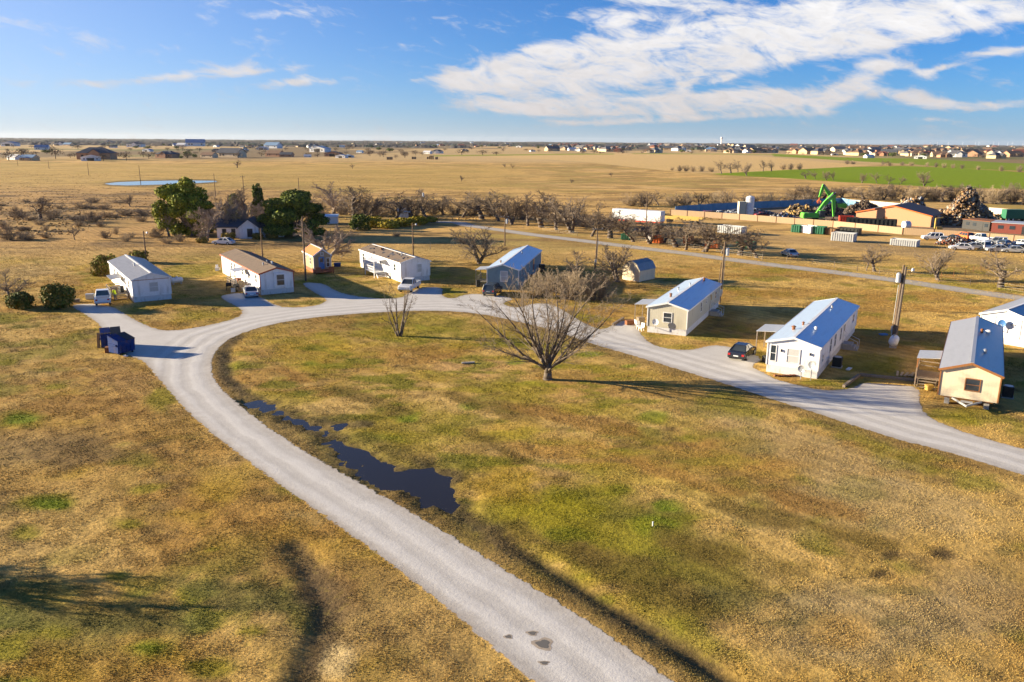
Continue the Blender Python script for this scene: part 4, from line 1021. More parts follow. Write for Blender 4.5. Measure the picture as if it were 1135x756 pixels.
crate('storage_box', 'white box beside the chair left of the home with red trim', 'box', on_ground((240.5, 300)), .2, (.5, .5, .5), 'trim_white')
crate('storage_box', 'silver box in front of the grill near the silver sedan', 'box', on_ground((258.5, 323.8)), .4, (.6, .5, .5), 'galvanized')
for i, (x, y, m, lb) in enumerate([(-4.2, 5.0, 'wood_old', 'old dresser on the deck of the leftmost white home'), (-3.6, 6.4, 'wood_pale', 'pale chest on the deck of the leftmost white home'), (-3.2, 5.3, 'machine_dark', 'dark trunk on the deck of the leftmost white home')]):
    o = crate('cabinet', lb, 'cabinet', by_home('left', x, y) + Vector((0, 0, .7)), .4 + i, (.9, .5, .8), m)
for i, (x, y, m, lb) in enumerate([(-3.6, 6.5, 'wood_pale', 'pale box on the cluttered deck of the red-trimmed home'), (-4.2, 8.2, 'trim_white', 'white cooler on the cluttered deck of the red-trimmed home'), (-3.3, 9.0, 'wood_red', 'reddish chest on the cluttered deck of the red-trimmed home')]):
    crate('storage_box', lb, 'box', by_home('brown', x, y) + Vector((0, 0, .6)), .4 + i, (.8, .5, .6), m)
crate('storage_box', 'blue flat box lying in the grass left of the twin poles', 'box', on_ground((979, 371.5)), .2, (.9, .5, .12), 'tarp_blue')
crate('storage_box', 'white flat sheet lying in the grass right of the black air conditioner', 'box', on_ground((941, 409.5)), .9, (.9, .35, .06), 'trim_white')
# dead clump in the field and stump
# concrete slab fragments on the lawn
b = MB(); b.box((0, 0, .06), (1.3, .25, .12), rz=.2); tag(b.build('stone_slab', 'concrete'), 'pale stone slab lying on the lawn left of the big bare tree', 'stone').location = on_ground((519, 402.5))
t = thing('pipe', 'short white pipe standing in the bright green lawn patch', 'pipe', on_ground((723.5, 583)), 0)
b = MB(); b.tube((0, 0, -.1), (0, 0, .24), .04, .04, 10); b.build('tube', 'trim_white', t); b = MB(); b.tube((0, 0, .24), (0, 0, .28), .05, .04, 10); b.build('cap', 'trim_white', t)

# ------------------------------------------------------------------ the person by the pickup
def skin_person(name, label, loc, rz):
    J = {'pel': (0, 0, .92, .15), 'sp': (.05, 0, 1.12, .15), 'ch': (.16, 0, 1.34, .165), 'nk': (.24, 0, 1.50, .06), 'hd': (.29, 0, 1.60, .095), 'ht': (.32, 0, 1.74, .085),
         'shl': (.17, .19, 1.42, .075), 'ell': (.22, .27, 1.16, .05), 'wrl': (.42, .22, 1.02, .036), 'hal': (.50, .2, 1.0, .04),
         'shr': (.17, -.19, 1.42, .075), 'elr': (.24, -.27, 1.16, .05), 'wrr': (.45, -.2, 1.04, .036), 'har': (.53, -.18, 1.03, .04),
         'hil': (0, .1, .86, .11), 'knl': (.05, .12, .48, .07), 'anl': (-.02, .12, .1, .05), 'tol': (.14, .13, .045, .04),
         'hir': (0, -.1, .86, .11), 'knr': (.06, -.13, .48, .07), 'anr': (-.06, -.13, .1, .05), 'tor': (.10, -.14, .045, .04)}
    ed = [('pel', 'sp'), ('sp', 'ch'), ('ch', 'nk'), ('nk', 'hd'), ('hd', 'ht'), ('ch', 'shl'), ('shl', 'ell'), ('ell', 'wrl'), ('wrl', 'hal'), ('ch', 'shr'), ('shr', 'elr'), ('elr', 'wrr'), ('wrr', 'har'), ('pel', 'hil'), ('hil', 'knl'), ('knl', 'anl'), ('anl', 'tol'), ('pel', 'hir'), ('hir', 'knr'), ('knr', 'anr'), ('anr', 'tor')]
    # fingers
    for s, h in ((1, 'hal'), (-1, 'har')):
        x, y, z, _ = J[h]
        for i in range(4):
            J[h + str(i)] = (x + .06, y + (i - 1.5) * .02, z - .03 - .004 * i, .010); J[h + str(i) + 'b'] = (x + .09 - .005 * abs(i - 1.3), y + (i - 1.5) * .021, z - .07, .008)
            ed += [(h, h + str(i)), (h + str(i), h + str(i) + 'b')]
        J[h + 't'] = (x + .03, y - s * .05, z - .02, .010); ed.append((h, h + 't'))
    ks = list(J); me = bpy.data.meshes.new('b'); me.from_pydata([J[k][:3] for k in ks], [(ks.index(a), ks.index(b)) for a, b in ed], [])
    o = bpy.data.objects.new('tmp_body', me); col.objects.link(o)
    md = o.modifiers.new('Skin', 'SKIN')
    for i, k in enumerate(ks):
        sv = me.skin_vertices[0].data[i]; sv.radius = (J[k][3], J[k][3]); sv.use_root = (k == 'pel')
    o.modifiers.new('Sub', 'SUBSURF').levels = 1
    dg = bpy.context.evaluated_depsgraph_get(); m2 = bpy.data.meshes.new_from_object(o.evaluated_get(dg)); bpy.data.objects.remove(o)
    m2.materials.clear()
    for k in ('hivis', 'denim', 'skin', 'black_plastic'): m2.materials.append(M[k])
    for p in m2.polygons:
        c = p.center; p.use_smooth = True
        hand = c.z > .9 and c.x > .40 and c.z < 1.2
        p.material_index = 3 if c.z < .11 else 1 if c.z < .93 and not hand else 2 if (c.z > 1.51 or hand) else 0
    r = bpy.data.objects.new(name, m2); col.objects.link(r); r.location = loc; r.rotation_euler = (0, 0, rz); tag(r, label, 'person')
    b = MB(); b.ball((.30, 0, 1.70), .105, nu=12, nv=8, sq=(1.05, .95, .85)); b.build('cap', 'hair', r, smooth=True)
    b = MB(); b.ball((.405, 0, 1.655), .018, nu=6, nv=4); b.build('nose', 'skin', r)
    return r
skin_person('person', 'person in bright yellow jacket bending at the back of the white pickup', on_ground((128.5, 333.3)), R(160))
# ------------------------------------------------------------------ trees
def rot_about(v, axis, a): return Matrix.Rotation(a, 3, axis) @ v
def branch(segs, p, d, L, r, lvl, cfg, rnd):
    n = cfg['n'][lvl]; k = cfg['steps'][lvl]; pts = [p.copy()]; rs = [r]; d = d.copy()
    for i in range(k):
        d = (d + Vector((rnd.gauss(0, 1), rnd.gauss(0, 1), rnd.gauss(0, 1))) * cfg['wig'][lvl] + Vector((0, 0, cfg['up'][lvl]))).normalized()
        p = p + d * (L / k); pts.append(p.copy()); rs.append(max(r * (1 - (i + 1) / k * cfg['tap'][lvl]), cfg['rmin']))
        if lvl + 1 < len(cfg['n']):
            m = cfg['kids'][lvl] / k; cnt = int(m) + (rnd.random() < m - int(m))
            if (i + 1) / k < cfg['bare'][lvl]: cnt = 0
            for _ in range(cnt):
                ax = d.orthogonal().normalized(); ax = rot_about(ax, d, rnd.uniform(0, 6.283))
                nd = rot_about(d, ax, R(rnd.uniform(*cfg['ang'][lvl])))
                branch(segs, p - d * (L / k) * rnd.random() * .8, nd, L * cfg['len'][lvl] * rnd.uniform(.6, 1.15) * (1 - .35 * (i + 1) / k), rs[-1] * cfg['rad'][lvl], lvl + 1, cfg, rnd)
    segs.append((lvl, pts, rs, n))
def bare_tree(name, label, cat, cfg, stems, seed, bark='bark', twig='twig', group=None, flat=None):
    rnd = random.Random(seed); segs = []
    for (p, d, L, r) in stems: branch(segs, Vector(p), Vector(d).normalized(), L, r, 0, cfg, rnd)
    t = thing(name, label, cat, (0, 0, 0), 0, group)
    A, B = MB(), MB()
    for lvl, pts, rs, n in segs:
        b = A if lvl <= cfg.get('trunk_lvl', 0) else B
        for i in range(len(pts) - 1):
            if lvl >= 2: b.tube(pts[i], pts[i + 1], rs[i], rs[i + 1], 3, caps=False)
            else: b.tube(pts[i], pts[i + 1], rs[i], rs[i + 1], n, caps=(lvl == 0))
    A.build('trunk', bark, t, recalc=False, smooth=True); B.build('crown', twig, t, recalc=False)
    return t
VASE = dict(n=[7, 5, 3, 3], steps=[7, 5, 3, 2], wig=[.075, .09, .12, .14], up=[.045, .03, .03, .03], tap=[.88, .85, .8, .7], rmin=.0085, kids=[10, 9, 6, 0], bare=[.22, .12, .1, 0], ang=[(16, 42), (20, 50), (20, 55)], len=[.46, .42, .5], rad=[.55, .55, .6])
rs_ = random.Random(3)
stems = []
for a, el, L, r in [(178, 52, 9.6, .17), (165, 40, 9.2, .15), (186, 28, 9.8, .17), (205, 66, 7.6, .13), (150, 22, 9.6, .14), (95, 22, 9.6, .15), (20, 12, 9.6, .17), (-10, 30, 9.6, .16), (8, 44, 9.4, .15), (-40, 38, 8.8, .14), (-70, 14, 8.8, .14), (60, 36, 9.2, .14), (240, 40, 8.6, .14), (-2, 58, 8.2, .11), (120, 44, 9.0, .13), (290, 50, 8.0, .12)]:
    e = R(el); d = (math.sin(e) * math.cos(R(a)), math.sin(e) * math.sin(R(a)), math.cos(e))
    stems.append(((d[0] * .2, d[1] * .2, .9 + rs_.uniform(.0, .9)), d, L * .97, r * 1.0))
big = bare_tree('bare_tree', 'large bare vase-shaped tree standing alone on the lawn inside the loop road', 'tree', VASE, stems, 5)
b = MB(); b.path([(0, 0, -.2), (0, 0, .15), (.02, 0, .8), (.03, 0, 1.9)], [.60, .42, .36, .30], 12); b.build('stump_base', 'bark', big, smooth=True)
big.location = on_ground((607, 420.5)); big.scale = (1.0, 1.0, .87); big['label'] = 'large bare vase-shaped tree standing alone on the lawn inside the loop road'

stems = [((x * .12, y * .12, -.1), (x * .25, y * .25, 1), L, r) for x, y, L, r in [(-1, .2, 5.2, .12), (-.3, -.6, 5.4, .12), (.5, .3, 5.6, .12), (1.1, -.2, 5.2, .11), (.2, .9, 5.0, .1), (1.6, .3, 4.8, .09), (-1.9, -.4, 4.6, .09)]]
c2 = dict(VASE); c2.update(kids=[7, 5, 4, 0], up=[.0, .02, .02, .02], bare=[.42, .15, .1, 0], ang=[(18, 45), (20, 45), (20, 50)], rmin=.008)
sm_t = bare_tree('bare_tree', 'small bare multi-stemmed tree at the inner edge of the loop road', 'tree', c2, stems, 9, twig='bark')
sm_t.location = on_ground((443, 372.3)); sm_t.scale = (1.0, 1.0, 1.05)

MESQ = dict(n=[7, 5, 3, 3], steps=[5, 6, 4, 3], wig=[.10, .10, .14, .18], up=[.02, .06, .04, .03], tap=[.45, .85, .8, .7], rmin=.013, kids=[9, 14, 11, 0], bare=[.45, .12, .08, 0], ang=[(30, 65), (25, 60), (25, 60)], len=[1.35, .5, .5], rad=[.6, .5, .5])
def mesq(seed, lbl, tw='twig', bk='bark', L=2.6, r=.16, cfg=MESQ, nst=1):
    rnd = random.Random(seed)
    st = [((rnd.uniform(-.2, .2) * (nst > 1), rnd.uniform(-.2, .2) * (nst > 1), -.2), (rnd.gauss(0, .12 + .25 * (nst > 1)), rnd.gauss(0, .12 + .25 * (nst > 1)), 1), L * rnd.uniform(.9, 1.1), r) for _ in range(nst)]
    return Proto(bare_tree('bare_tree', lbl, 'tree', cfg, st, seed, bk, tw))
PT = [mesq(21, 'x'), mesq(22, 'x'), mesq(23, 'x', nst=2, r=.2), mesq(24, 'x', L=3.0)]
PALE = mesq(31, 'x', tw='twig_pale', bk='bark_pale', cfg=dict(MESQ, kids=[9, 15, 13, 0], rmin=.017), nst=2)
TALL = [mesq(41 + i, 'x', L=5.5, r=.22, cfg=dict(MESQ, kids=[14, 12, 9, 0], len=[.7, .5, .5], bare=[.3, .15, .1, 0], up=[.02, .06, .04, .03], ang=[(25, 50), (25, 50), (25, 55)]), tw=('twig' if i else 'twig_pale')) for i in range(2)]
BRUSH = dict(n=[4, 3, 3], steps=[4, 3, 2], wig=[.12, .15, .18], up=[.02, .03, .02], tap=[.8, .8, .7], rmin=.013, kids=[11, 8, 0], bare=[.15, .1, 0], ang=[(20, 55), (25, 60)], len=[.5, .5], rad=[.6, .6])
def brush(seed, tw):
    rnd = random.Random(seed); st = []
    for i in range(24):
        a = rnd.uniform(0, 6.283); e = R(rnd.uniform(5, 58)); st.append(((math.cos(a) * rnd.uniform(0, .5), math.sin(a) * rnd.uniform(0, .5), -.1), (math.cos(a) * math.sin(e), math.sin(a) * math.sin(e), math.cos(e)), rnd.uniform(2.2, 3.4), .05))
    t = bare_tree('bare_shrub', 'x', 'shrub', BRUSH, st, seed, tw, tw); return Proto(t)
PB = [brush(51, 'twig_brush'), brush(52, 'twig_brush'), brush(53, 'twig')]
def ptree(proto, px, w_px, top_px, label, native_w, native_h, group=None, rz=None):
    base = on_ground(px); d = math.hypot(base.x, base.y)
    h = zat(base, top_px); depth = base.y * CP + HCAM * SP; w = w_px * depth / F_PX
    return proto.put(base, random.uniform(0, 6.28) if rz is None else rz, (w / native_w, w / native_w, h / native_h), label, group)
def dims(pr):
    mx = [0, 0]; 
    for ch in pr.root.children:
        for v in ch.data.vertices: mx[0] = max(mx[0], abs(v.co.x), abs(v.co.y)); mx[1] = max(mx[1], v.co.z)
    return mx[0] * 1.7, mx[1]
DIM = {id(p): dims(p) for p in PT + [PALE] + TALL + PB}
def tr(pr, px, w, top, label, group=None): return ptree(pr, px, w, top, label, *DIM[id(pr)], group=group)

tr(PALE, (366, 290), 68, 243, 'pale-twigged bare tree right behind the tiny house')
tr(PT[2], (530, 292), 70, 249, 'dark bare tree left of the slate blue home roof')
tr(PT[0], (640, 315), 52, 278, 'bare tree with leaning limbs right of the slate blue home')
tr(PT[2], (686, 312), 60, 270, 'bare tree standing at the corner of the yellow shed')
tr(PT[1], (14, 340), 54, 298, 'bare grey tree above the round bush at the left edge')
tr(PT[3], (960.5, 300), 22, 270, 'slim bare tree, left one of the pair by the back road')
tr(PT[0], (969, 301), 34, 270, 'bare tree, right one of the pair by the back road')
tr(PT[2], (1041, 310.5), 48, 272, 'bare tree with a pale trunk between the wrecked cars and the back road')
tr(PT[0], (1109, 318), 62, 278, 'forked bare tree by the wire fence at the right edge')
# thicket of thin whips beside the slate home
for i, (x, y, w, tp) in enumerate([(600, 329, 50, 297), (632, 331, 60, 295), (660, 332, 56, 299), (618, 324, 44, 295)]):
    tr(PB[i % 3], (x, y), w, tp, ['grey leafless thicket nearest the slate blue home', 'grey leafless thicket behind the large tree crown', 'grey leafless thicket nearest the pole and shed', 'grey leafless thicket set back toward the lone black bin'][i])
# row of mesquites along the far side of the back road
rowA = [(512, 241, 42, 213), (534, 243, 44, 214), (553, 245, 44, 211), (568, 249, 40, 216), (585, 250.5, 44, 214), (600, 252, 44, 213), (617, 255, 46, 216), (634, 257.5, 50, 218), (655, 262, 48, 224), (676, 264, 46, 234), (702, 268, 48, 238), (720, 270, 44, 240), (736, 269, 40, 242), (749, 274, 44, 243), (760, 277, 40, 245), (779, 279, 50, 244), (800, 281, 40, 248), (820, 283, 44, 250), (839, 286, 50, 254)]
for i, (x, y, w, tp) in enumerate(rowA):
    tr(PT[(i * 3 + 1) % 4], (x, y), w * 1.3, tp - 2, f'{ORD[i + 1]} bare tree from the left in the row lining the back road', 'bare trees lining the back road')
# trees behind the hedge, left of the lane
rowB = [(372, 243, 50, 203), (392, 246, 46, 206), (414, 246, 44, 215), (438, 245, 46, 213), (456, 243, 44, 212), (474, 244, 48, 210), (493, 238, 30, 218)]
for i, (x, y, w, tp) in enumerate(rowB):
    tr([TALL[0], TALL[1], PT[1], PT[3]][i % 4] if i < 2 else PT[i % 4], (x, y), w * 1.3, tp - 2, f'{ORD[i + 1]} bare tree from the left in the line behind the yellowed hedge', 'bare trees behind the hedge')
for i, (x, y) in enumerate([(505, 238), (524, 239), (545, 240), (562, 242), (580, 243.5), (597, 245), (615, 247), (632, 249), (648, 252), (668, 254.5), (690, 257.5), (380, 238), (400, 239), (420, 240), (440, 239), (460, 239), (480, 238), (352, 240)]):
    tr(PB[i % 3], (x, y), 34, y - 18 - (i % 4), 'grey-brown leafless bush between the bare trees beyond the lane', 'leafless bushes between the trees beyond the lane')
# trees round the old house
for i, (px, w, tp) in enumerate([((212, 262), 44, 226), ((228, 267), 50, 222), ((245, 262), 40, 222), ((283, 259), 42, 220), ((272, 249), 40, 206), ((297, 255), 36, 222), ((235, 258), 40, 218)]):
    tr([TALL[0], PALE, TALL[0], PALE, TALL[1], TALL[0], TALL[1]][i], px, w, tp, ['bare grey tree at the foot of the tall green evergreen', 'pale bare tree in front of the left gable of the old white house', 'bare tree touching the left gable of the old white house', 'pale bare tree in front of the middle of the old white house', 'tall dark bare tree rising behind the old white house', 'bare tree between the old white house and the dark evergreen', 'bare tree behind the pale one at the left gable of the old house'][i])
for i, (px, w, tp) in enumerate([((188, 262), 36, 222), ((248, 255), 40, 212), ((262, 262), 34, 224), ((310, 258), 34, 226), ((345, 256), 40, 216)]):
    tr([TALL[0], TALL[1], PALE, TALL[0], TALL[1]][i], px, w, tp, ['bare grey tree at the left side of the tall green evergreen', 'tall bare tree right of the tall green evergreen', 'pale bare tree before the roof of the old white house', 'bare grey tree against the broad dark evergreen', 'bare tree at the right side of the broad dark evergreen'][i])
# pasture shrubs and lone trees
for i, (px, w, tp) in enumerate([((45, 245), 40, 217), ((83, 266), 18, 248), ((145, 229), 16, 215), ((26, 243), 26, 230), ((263, 186), 12, 177), ((391, 187), 7, 181), ((511, 201), 7, 194), ((560, 186), 6, 181), ((568, 186.5), 6, 181), ((678, 196), 8, 190), ((633, 203), 8, 198)]):
    tr(PT[i % 4], px, w, tp, ['large dark bare tree alone in the rough pasture on the left', 'small bare tree by the grass track left of the leftmost pole', 'small bare tree in the pasture below the pond', 'bare sapling left of the large pasture tree', 'small bare tree alone high in the pasture above the old house', 'tiny lone bush in the pasture below the white barns', 'lone dark bush in the middle of the pasture', 'left bush of two tiny ones high in the pasture', 'right bush of two tiny ones high in the pasture', 'faint little tree in the pasture below the hay field', 'tiny bush beside the dark weed strip in the pasture'][i])
for i, (px, w, tp) in enumerate([((92, 231), 30, 222), ((115, 232), 24, 225), ((140, 239), 34, 230), ((118, 241), 24, 233), ((158, 239), 24, 231), ((10, 266), 30, 254), ((30, 266), 28, 256), ((52, 264), 24, 257), ((200, 268), 20, 258), ((185, 270), 22, 262), ((215, 258), 30, 240), ((100, 243), 18, 233), ((60, 241), 24, 231), ((5, 252), 24, 244), ((175, 262), 24, 252), ((440, 262), 14, 256)]):
    tr(PB[i % 3], px, w, tp, 'low leafless brown shrub in the rough pasture on the left', 'leafless shrubs in the rough pasture')
for i in range(44):
    x = random.uniform(-5, 205); y = random.uniform(222, 269) if x < 175 else random.uniform(222, 258); tr(PB[i % 3], (x, y), random.uniform(10, 26), y - random.uniform(4, 9) * (y - 150) / 90, 'low leafless brown shrub in the rough pasture on the left', 'leafless shrubs in the rough pasture')
# thicket behind the scrap yard
k = 0
for x in range(700, 905, 15):
    y = 229.5 - (x - 700) * .004 + random.uniform(-1, 1); k += 1
    tr(PB[k % 3] if k % 3 else PT[k % 4], (x, y - 1.0), random.uniform(26, 36), y - random.uniform(15, 20), 'brown leafless bush in the thicket behind the blue yard fence', 'thicket behind the blue yard fence')
k = 0
for x in range(880, 1180, 11):
    y = 219.5 + max(0, x - 940) * .035 + random.uniform(-1.2, 1.2); k += 1
    hgt = 14 + max(0, x - 930) * .045
    tr(PB[k % 3] if k % 2 else PT[k % 4], (x, y), random.uniform(26, 38), y - hgt - random.uniform(-2, 3), 'brown leafless bush in the dense belt below the green field', 'dense leafless belt below the green field')
# trees along the edges of the green field
k = 0
for (x, y, w, tp) in [(745, 189, 6, 184), (753, 190, 9, 182.5), (760, 190, 10, 182), (768, 190.5, 10, 182.5), (778, 190, 10, 183), (788, 190.5, 10, 184), (800, 193, 18, 177), (810, 192, 18, 176.5), (818, 191, 16, 178), (828, 195, 16, 179.5), (846, 190, 14, 177), (855, 190, 14, 177.5), (868, 188, 10, 179), (876, 188, 10, 180), (886, 188, 9, 179.5), (893, 198, 16, 188), (904, 198.5, 14, 189), (916, 200, 12, 189), (924, 200, 12, 189), (939, 182, 9, 176.5), (945, 182, 9, 177), (955, 203, 12, 191), (972, 203, 14, 190.5), (985, 204, 12, 193), (998, 204, 14, 194.5), (1024, 206.5, 20, 189), (977, 184, 12, 177.5), (986, 184, 9, 178.5), (1000, 183.5, 8, 178.5), (1010, 183.5, 8, 178.5), (1027, 185, 7, 179), (1037, 185.5, 7, 179.5), (1046, 186, 7, 180), (1056, 186.5, 7, 180.5), (1066, 187, 7, 181.5), (1084, 188.5, 6, 182.5), (1110, 190, 9, 182), (1130, 191, 10, 182)]:
    k += 1; tr(PT[k % 4] if w > 11 else PB[k % 3], (x, y), w, tp, 'small bare tree along the edge of the bright green field', 'bare trees along the green field')

# leafy things
def leafy(name, label, cat, lobes, n, size, cols, trunk=None, seed=1, group=None, bark='bark', flat=.0):
    rnd = np.random.default_rng(seed); L = np.array([l[:3] for l in lobes]); S = np.array([l[3:6] for l in lobes]); w = S.prod(1) ** (2 / 3); w /= w.sum()
    pick = rnd.choice(len(lobes), n, p=w); u = rnd.normal(size=(n, 3)); u /= np.linalg.norm(u, axis=1)[:, None]
    rr = rnd.uniform(.45, 1.0, n) ** .55 * (1 + rnd.normal(0, .07, n)); c = L[pick] + u * S[pick] * rr[:, None]
    keep = c[:, 2] > .05; c = c[keep]; u = u[keep]; pick = pick[keep]; n = len(c)
    nrm = u + rnd.normal(0, .55, (n, 3)); nrm[:, 2] += .25; nrm /= np.linalg.norm(nrm, axis=1)[:, None]
    a = np.cross(nrm, rnd.normal(size=(n, 3))); a /= np.linalg.norm(a, axis=1)[:, None]; b2 = np.cross(nrm, a)
    s = size * rnd.uniform(.5, 1.35, n)[:, None]
    V = np.stack([c - a * s * .5, c + b2 * s * .38 + nrm * s * .08, c + a * s * .6, c - b2 * s * .38 - nrm * s * .05], 1).reshape(-1, 3)
    base = np.array(cols)[rnd.integers(0, len(cols), n)]; lobt = (.8 + .4 * rnd.random(len(lobes)))[pick]
    colr = base * lobt[:, None] * rnd.uniform(.75, 1.25, n)[:, None]
    t = thing(name, label, cat, (0, 0, 0), 0, group)
    o = np_mesh('foliage', V, np.arange(4 * n).reshape(-1, 4), 'leaf_oak', {'tone': np.repeat(colr, 4, 0)}); o.parent = t
    if trunk:
        m = MB()
        for pts, rs in trunk: m.path(pts, rs, 7)
        m.build('trunk', bark, t, recalc=False, smooth=True)
    return t
OAK = [(.17, .20, .02), (.24, .26, .025), (.11, .14, .018), (.31, .30, .03)]
DARK = [(.06, .09, .02), (.09, .12, .022), (.13, .155, .024)]
OLIVE = [(.27, .19, .04), (.19, .155, .03), (.32, .22, .055)]
def oaktree(label, base_px, w_px, top_px, cols, seed, n=9000, size=.55, name='evergreen_tree'):
    base = on_ground(base_px); h = zat(base, top_px); depth = base.y * CP + HCAM * SP; w = w_px * depth / F_PX
    rnd = random.Random(seed); lobes = []
    for i in range(46):
        a = rnd.uniform(0, 6.28); q = rnd.random() ** .6; z = rnd.uniform(.07, .88); k = (1 - abs(z - .36) ** 1.5 * 1.6)
        g_ = rnd.choice((.7, 1, 1.25)); lobes.append((math.cos(a) * q * w * .40 * k, math.sin(a) * q * w * .40 * k, z * h, w * rnd.uniform(.10, .17) * g_, w * rnd.uniform(.10, .17) * g_, h * rnd.uniform(.07, .13) * g_))
    tk = [([(0, 0, -.2), (.1, 0, h * .2), (.2, .1, h * .45), (.1, 0, h * .7)], [.4, .32, .2, .08])]
    for i in range(7):
        a = i * .9; tk.append(([(.1, 0, h * .18), (math.cos(a) * w * .15, math.sin(a) * w * .15, h * .4), (math.cos(a) * w * .3, math.sin(a) * w * .3, h * .62)], [.18, .12, .04]))
    t = leafy(name, label, 'tree', lobes, n, size, cols, tk, seed); t.location = base; return t
oaktree('tall green evergreen left of the old white house', (207, 261), 68, 194, OAK, 71, 19000)
oaktree('broad dark evergreen right of the old white house', (326, 262), 80, 209, DARK + OAK[:1], 72, 21000)
oaktree('narrow dark cedar above the roof of the old white house', (287, 246), 16, 201, DARK, 73, 3500, .5, 'cedar_tree')
oaktree('yellow-green leafy tree left of the dark cedar', (262, 246), 28, 212, [(.17, .17, .03), (.12, .14, .03)], 74, 2200, .5, 'leafy_tree')
def bush(label, base_px, w_px, top_px, cols, seed, n=3800, size=.32, flatk=1.0):
    base = on_ground(base_px); depth = base.y * CP + HCAM * SP; w = w_px * depth / F_PX; h = zat(base + Vector((0, w * .3, 0)), top_px)
    rnd = random.Random(seed); lobes = [(0, 0, h * .45, w * .42, w * .42, h * .5)]
    for i in range(16):
        a = rnd.uniform(0, 6.28); q = rnd.uniform(.5, 1); z = rnd.uniform(.12, .8)
        lobes.append((math.cos(a) * q * w * .34, math.sin(a) * q * w * .34, z * h, w * rnd.uniform(.13, .2), w * rnd.uniform(.13, .2), h * rnd.uniform(.14, .22)))
    tk = [([(0, 0, -.1), (.05, .0, h * .3), (.1, .05, h * .6)], [.14, .1, .05])] + [([(0, 0, -.1), (math.cos(k * 2.1) * w * .15, math.sin(k * 2.1) * w * .15, h * .5)], [.1, .04]) for k in range(3)]
    t = leafy('round_bush', label, 'bush', lobes, n, size, cols, tk, seed); t.location = base + Vector((0, w * .35, 0)); return t
bush('round dark green bush left of the white pickup', (57.5, 344), 41, 313, DARK + OLIVE[:2], 81, 6500)
bush('low dark bush at the left edge of the frame', (16, 344), 34, 323, DARK[1:] + OLIVE[:2], 82, 4500)
bush('olive bush at the far left corner of the leftmost white home', (110, 307.5), 30, 281, OLIVE + OAK[:1], 83, 4500)
bush('small olive bush behind the roof of the leftmost white home', (150, 292), 22, 277, OLIVE + OAK[1:2], 84, 2600)
for i, (x, y, w, tp) in enumerate([(410, 253, 26, 239), (428, 254, 30, 243), (446, 252, 30, 241), (463, 250, 26, 239), (398, 256, 26, 236), (478, 247, 16, 240)]):
    bush(f'{ORD[i + 1]} yellowed bush of the hedge below the bare trees' if i not in (4, 5) else ['dark evergreen bush at the left end of the yellowed hedge', 'last small yellowed bush by the pale lane'][i - 4], (x, y), w, tp, [(.34, .26, .02), (.22, .20, .025), (.40, .29, .03)] if i != 4 else DARK, 90 + i, 2600, .4)
for i, (x, y, w, tp) in enumerate([(252, 267, 18, 257), (284, 266, 14, 258), (300, 265, 16, 258), (222, 270, 14, 262)]):
    bush(['green bush under the left windows of the old white house', 'green bush under the middle gable of the old white house', 'olive bush at the right end of the old white house', 'small olive bush at the foot of the pale bare tree'][i], (x, y), w, tp, OLIVE, 100 + i, 1400, .35)

# ------------------------------------------------------------------ fences
def fence(name, label, pts, h, m, post_m, step=3.0, rails=False, cat='fence', links=False):
    o = on_ground(pts[0]); t = thing(name, label, cat, o)
    w = [on_ground(p) - o for p in pts]
    acc = 0
    for a, b_ in zip(w[:-1], w[1:]):
        L = (b_ - a).length; d = (b_ - a).normalized(); b = MB()
        if rails:
            for z in (h * .3, h * .6, h * .95): b.tube(a + Vector((0, 0, z)), b_ + Vector((0, 0, z)), .007, .007, 3)
        else: b.beam(a + Vector((0, 0, h / 2 + .03)), b_ + Vector((0, 0, h / 2 + .03)), .05, h)
        b.build('wire' if rails else 'panel', m, t)
        n = max(1, int(L / step)); nr = Vector((d.y, -d.x, 0)) * (.07 if not rails else 0)
        for k in range(n + 1):
            if acc >= 95: break
            acc += 1; p = a + d * L * k / n + nr; b = MB(); b.tube(p + Vector((0, 0, -.1)), p + Vector((0, 0, h + .06)), .06 if not rails else .045, .05 if not rails else .035, 6); b.build('post', post_m, t)
    return t
fence('metal_fence', 'long tan sheet fence along the front of the scrap yard', [(743, 238.5), (800, 242.3), (860, 247), (923, 252), (1000, 260), (1070, 264.5), (1180, 274)], 1.7, 'tan_metal', 'rust', 5)
fence('metal_fence', 'blue sheet fence along the back of the scrap yard', [(748, 237), (790, 233.5), (850, 230.5), (932, 226.5), (948, 230)], 2.3, 'blue_fence', 'blue_fence', 6)
fence('metal_fence', 'pale cream wall behind the dark dirt mound', [(934, 226.8), (965, 229), (997, 232)], 2.0, 'pale_fence', 'pale_fence', 6)
fence('metal_fence', 'pale wall right of the big scrap heap', [(1095, 237), (1120, 239), (1180, 243)], 2.0, 'pale_fence', 'pale_fence', 6)
fence('wire_fence', 'wire fence with thin posts along the far side of the back road', [(845, 288.5), (900, 294), (950, 301), (1000, 308), (1040, 313), (1075, 317.5), (1105, 321), (1140, 327), (1200, 336)], 1.2, 'chain_link', 'wood_old', 4, True)
fence('wire_fence', 'low wire fence with brush climbing up to the wrecked cars', [(1043, 309), (1070, 304), (1095, 297)], 1.1, 'chain_link', 'rust', 3, True)
fence('wire_fence', 'short chain-link fence at the pale lane', [(477, 276), (500, 274.5), (505, 270)], 1.5, 'chain_link', 'chain_link', 3, True)
fence('wire_fence', 'wooden post fence under the trees left of the orange bins', [(560, 252), (600, 256), (640, 262), (680, 266), (740, 272.5), (800, 281), (845, 288.5)], 1.1, 'chain_link', 'wood_old', 5, True)

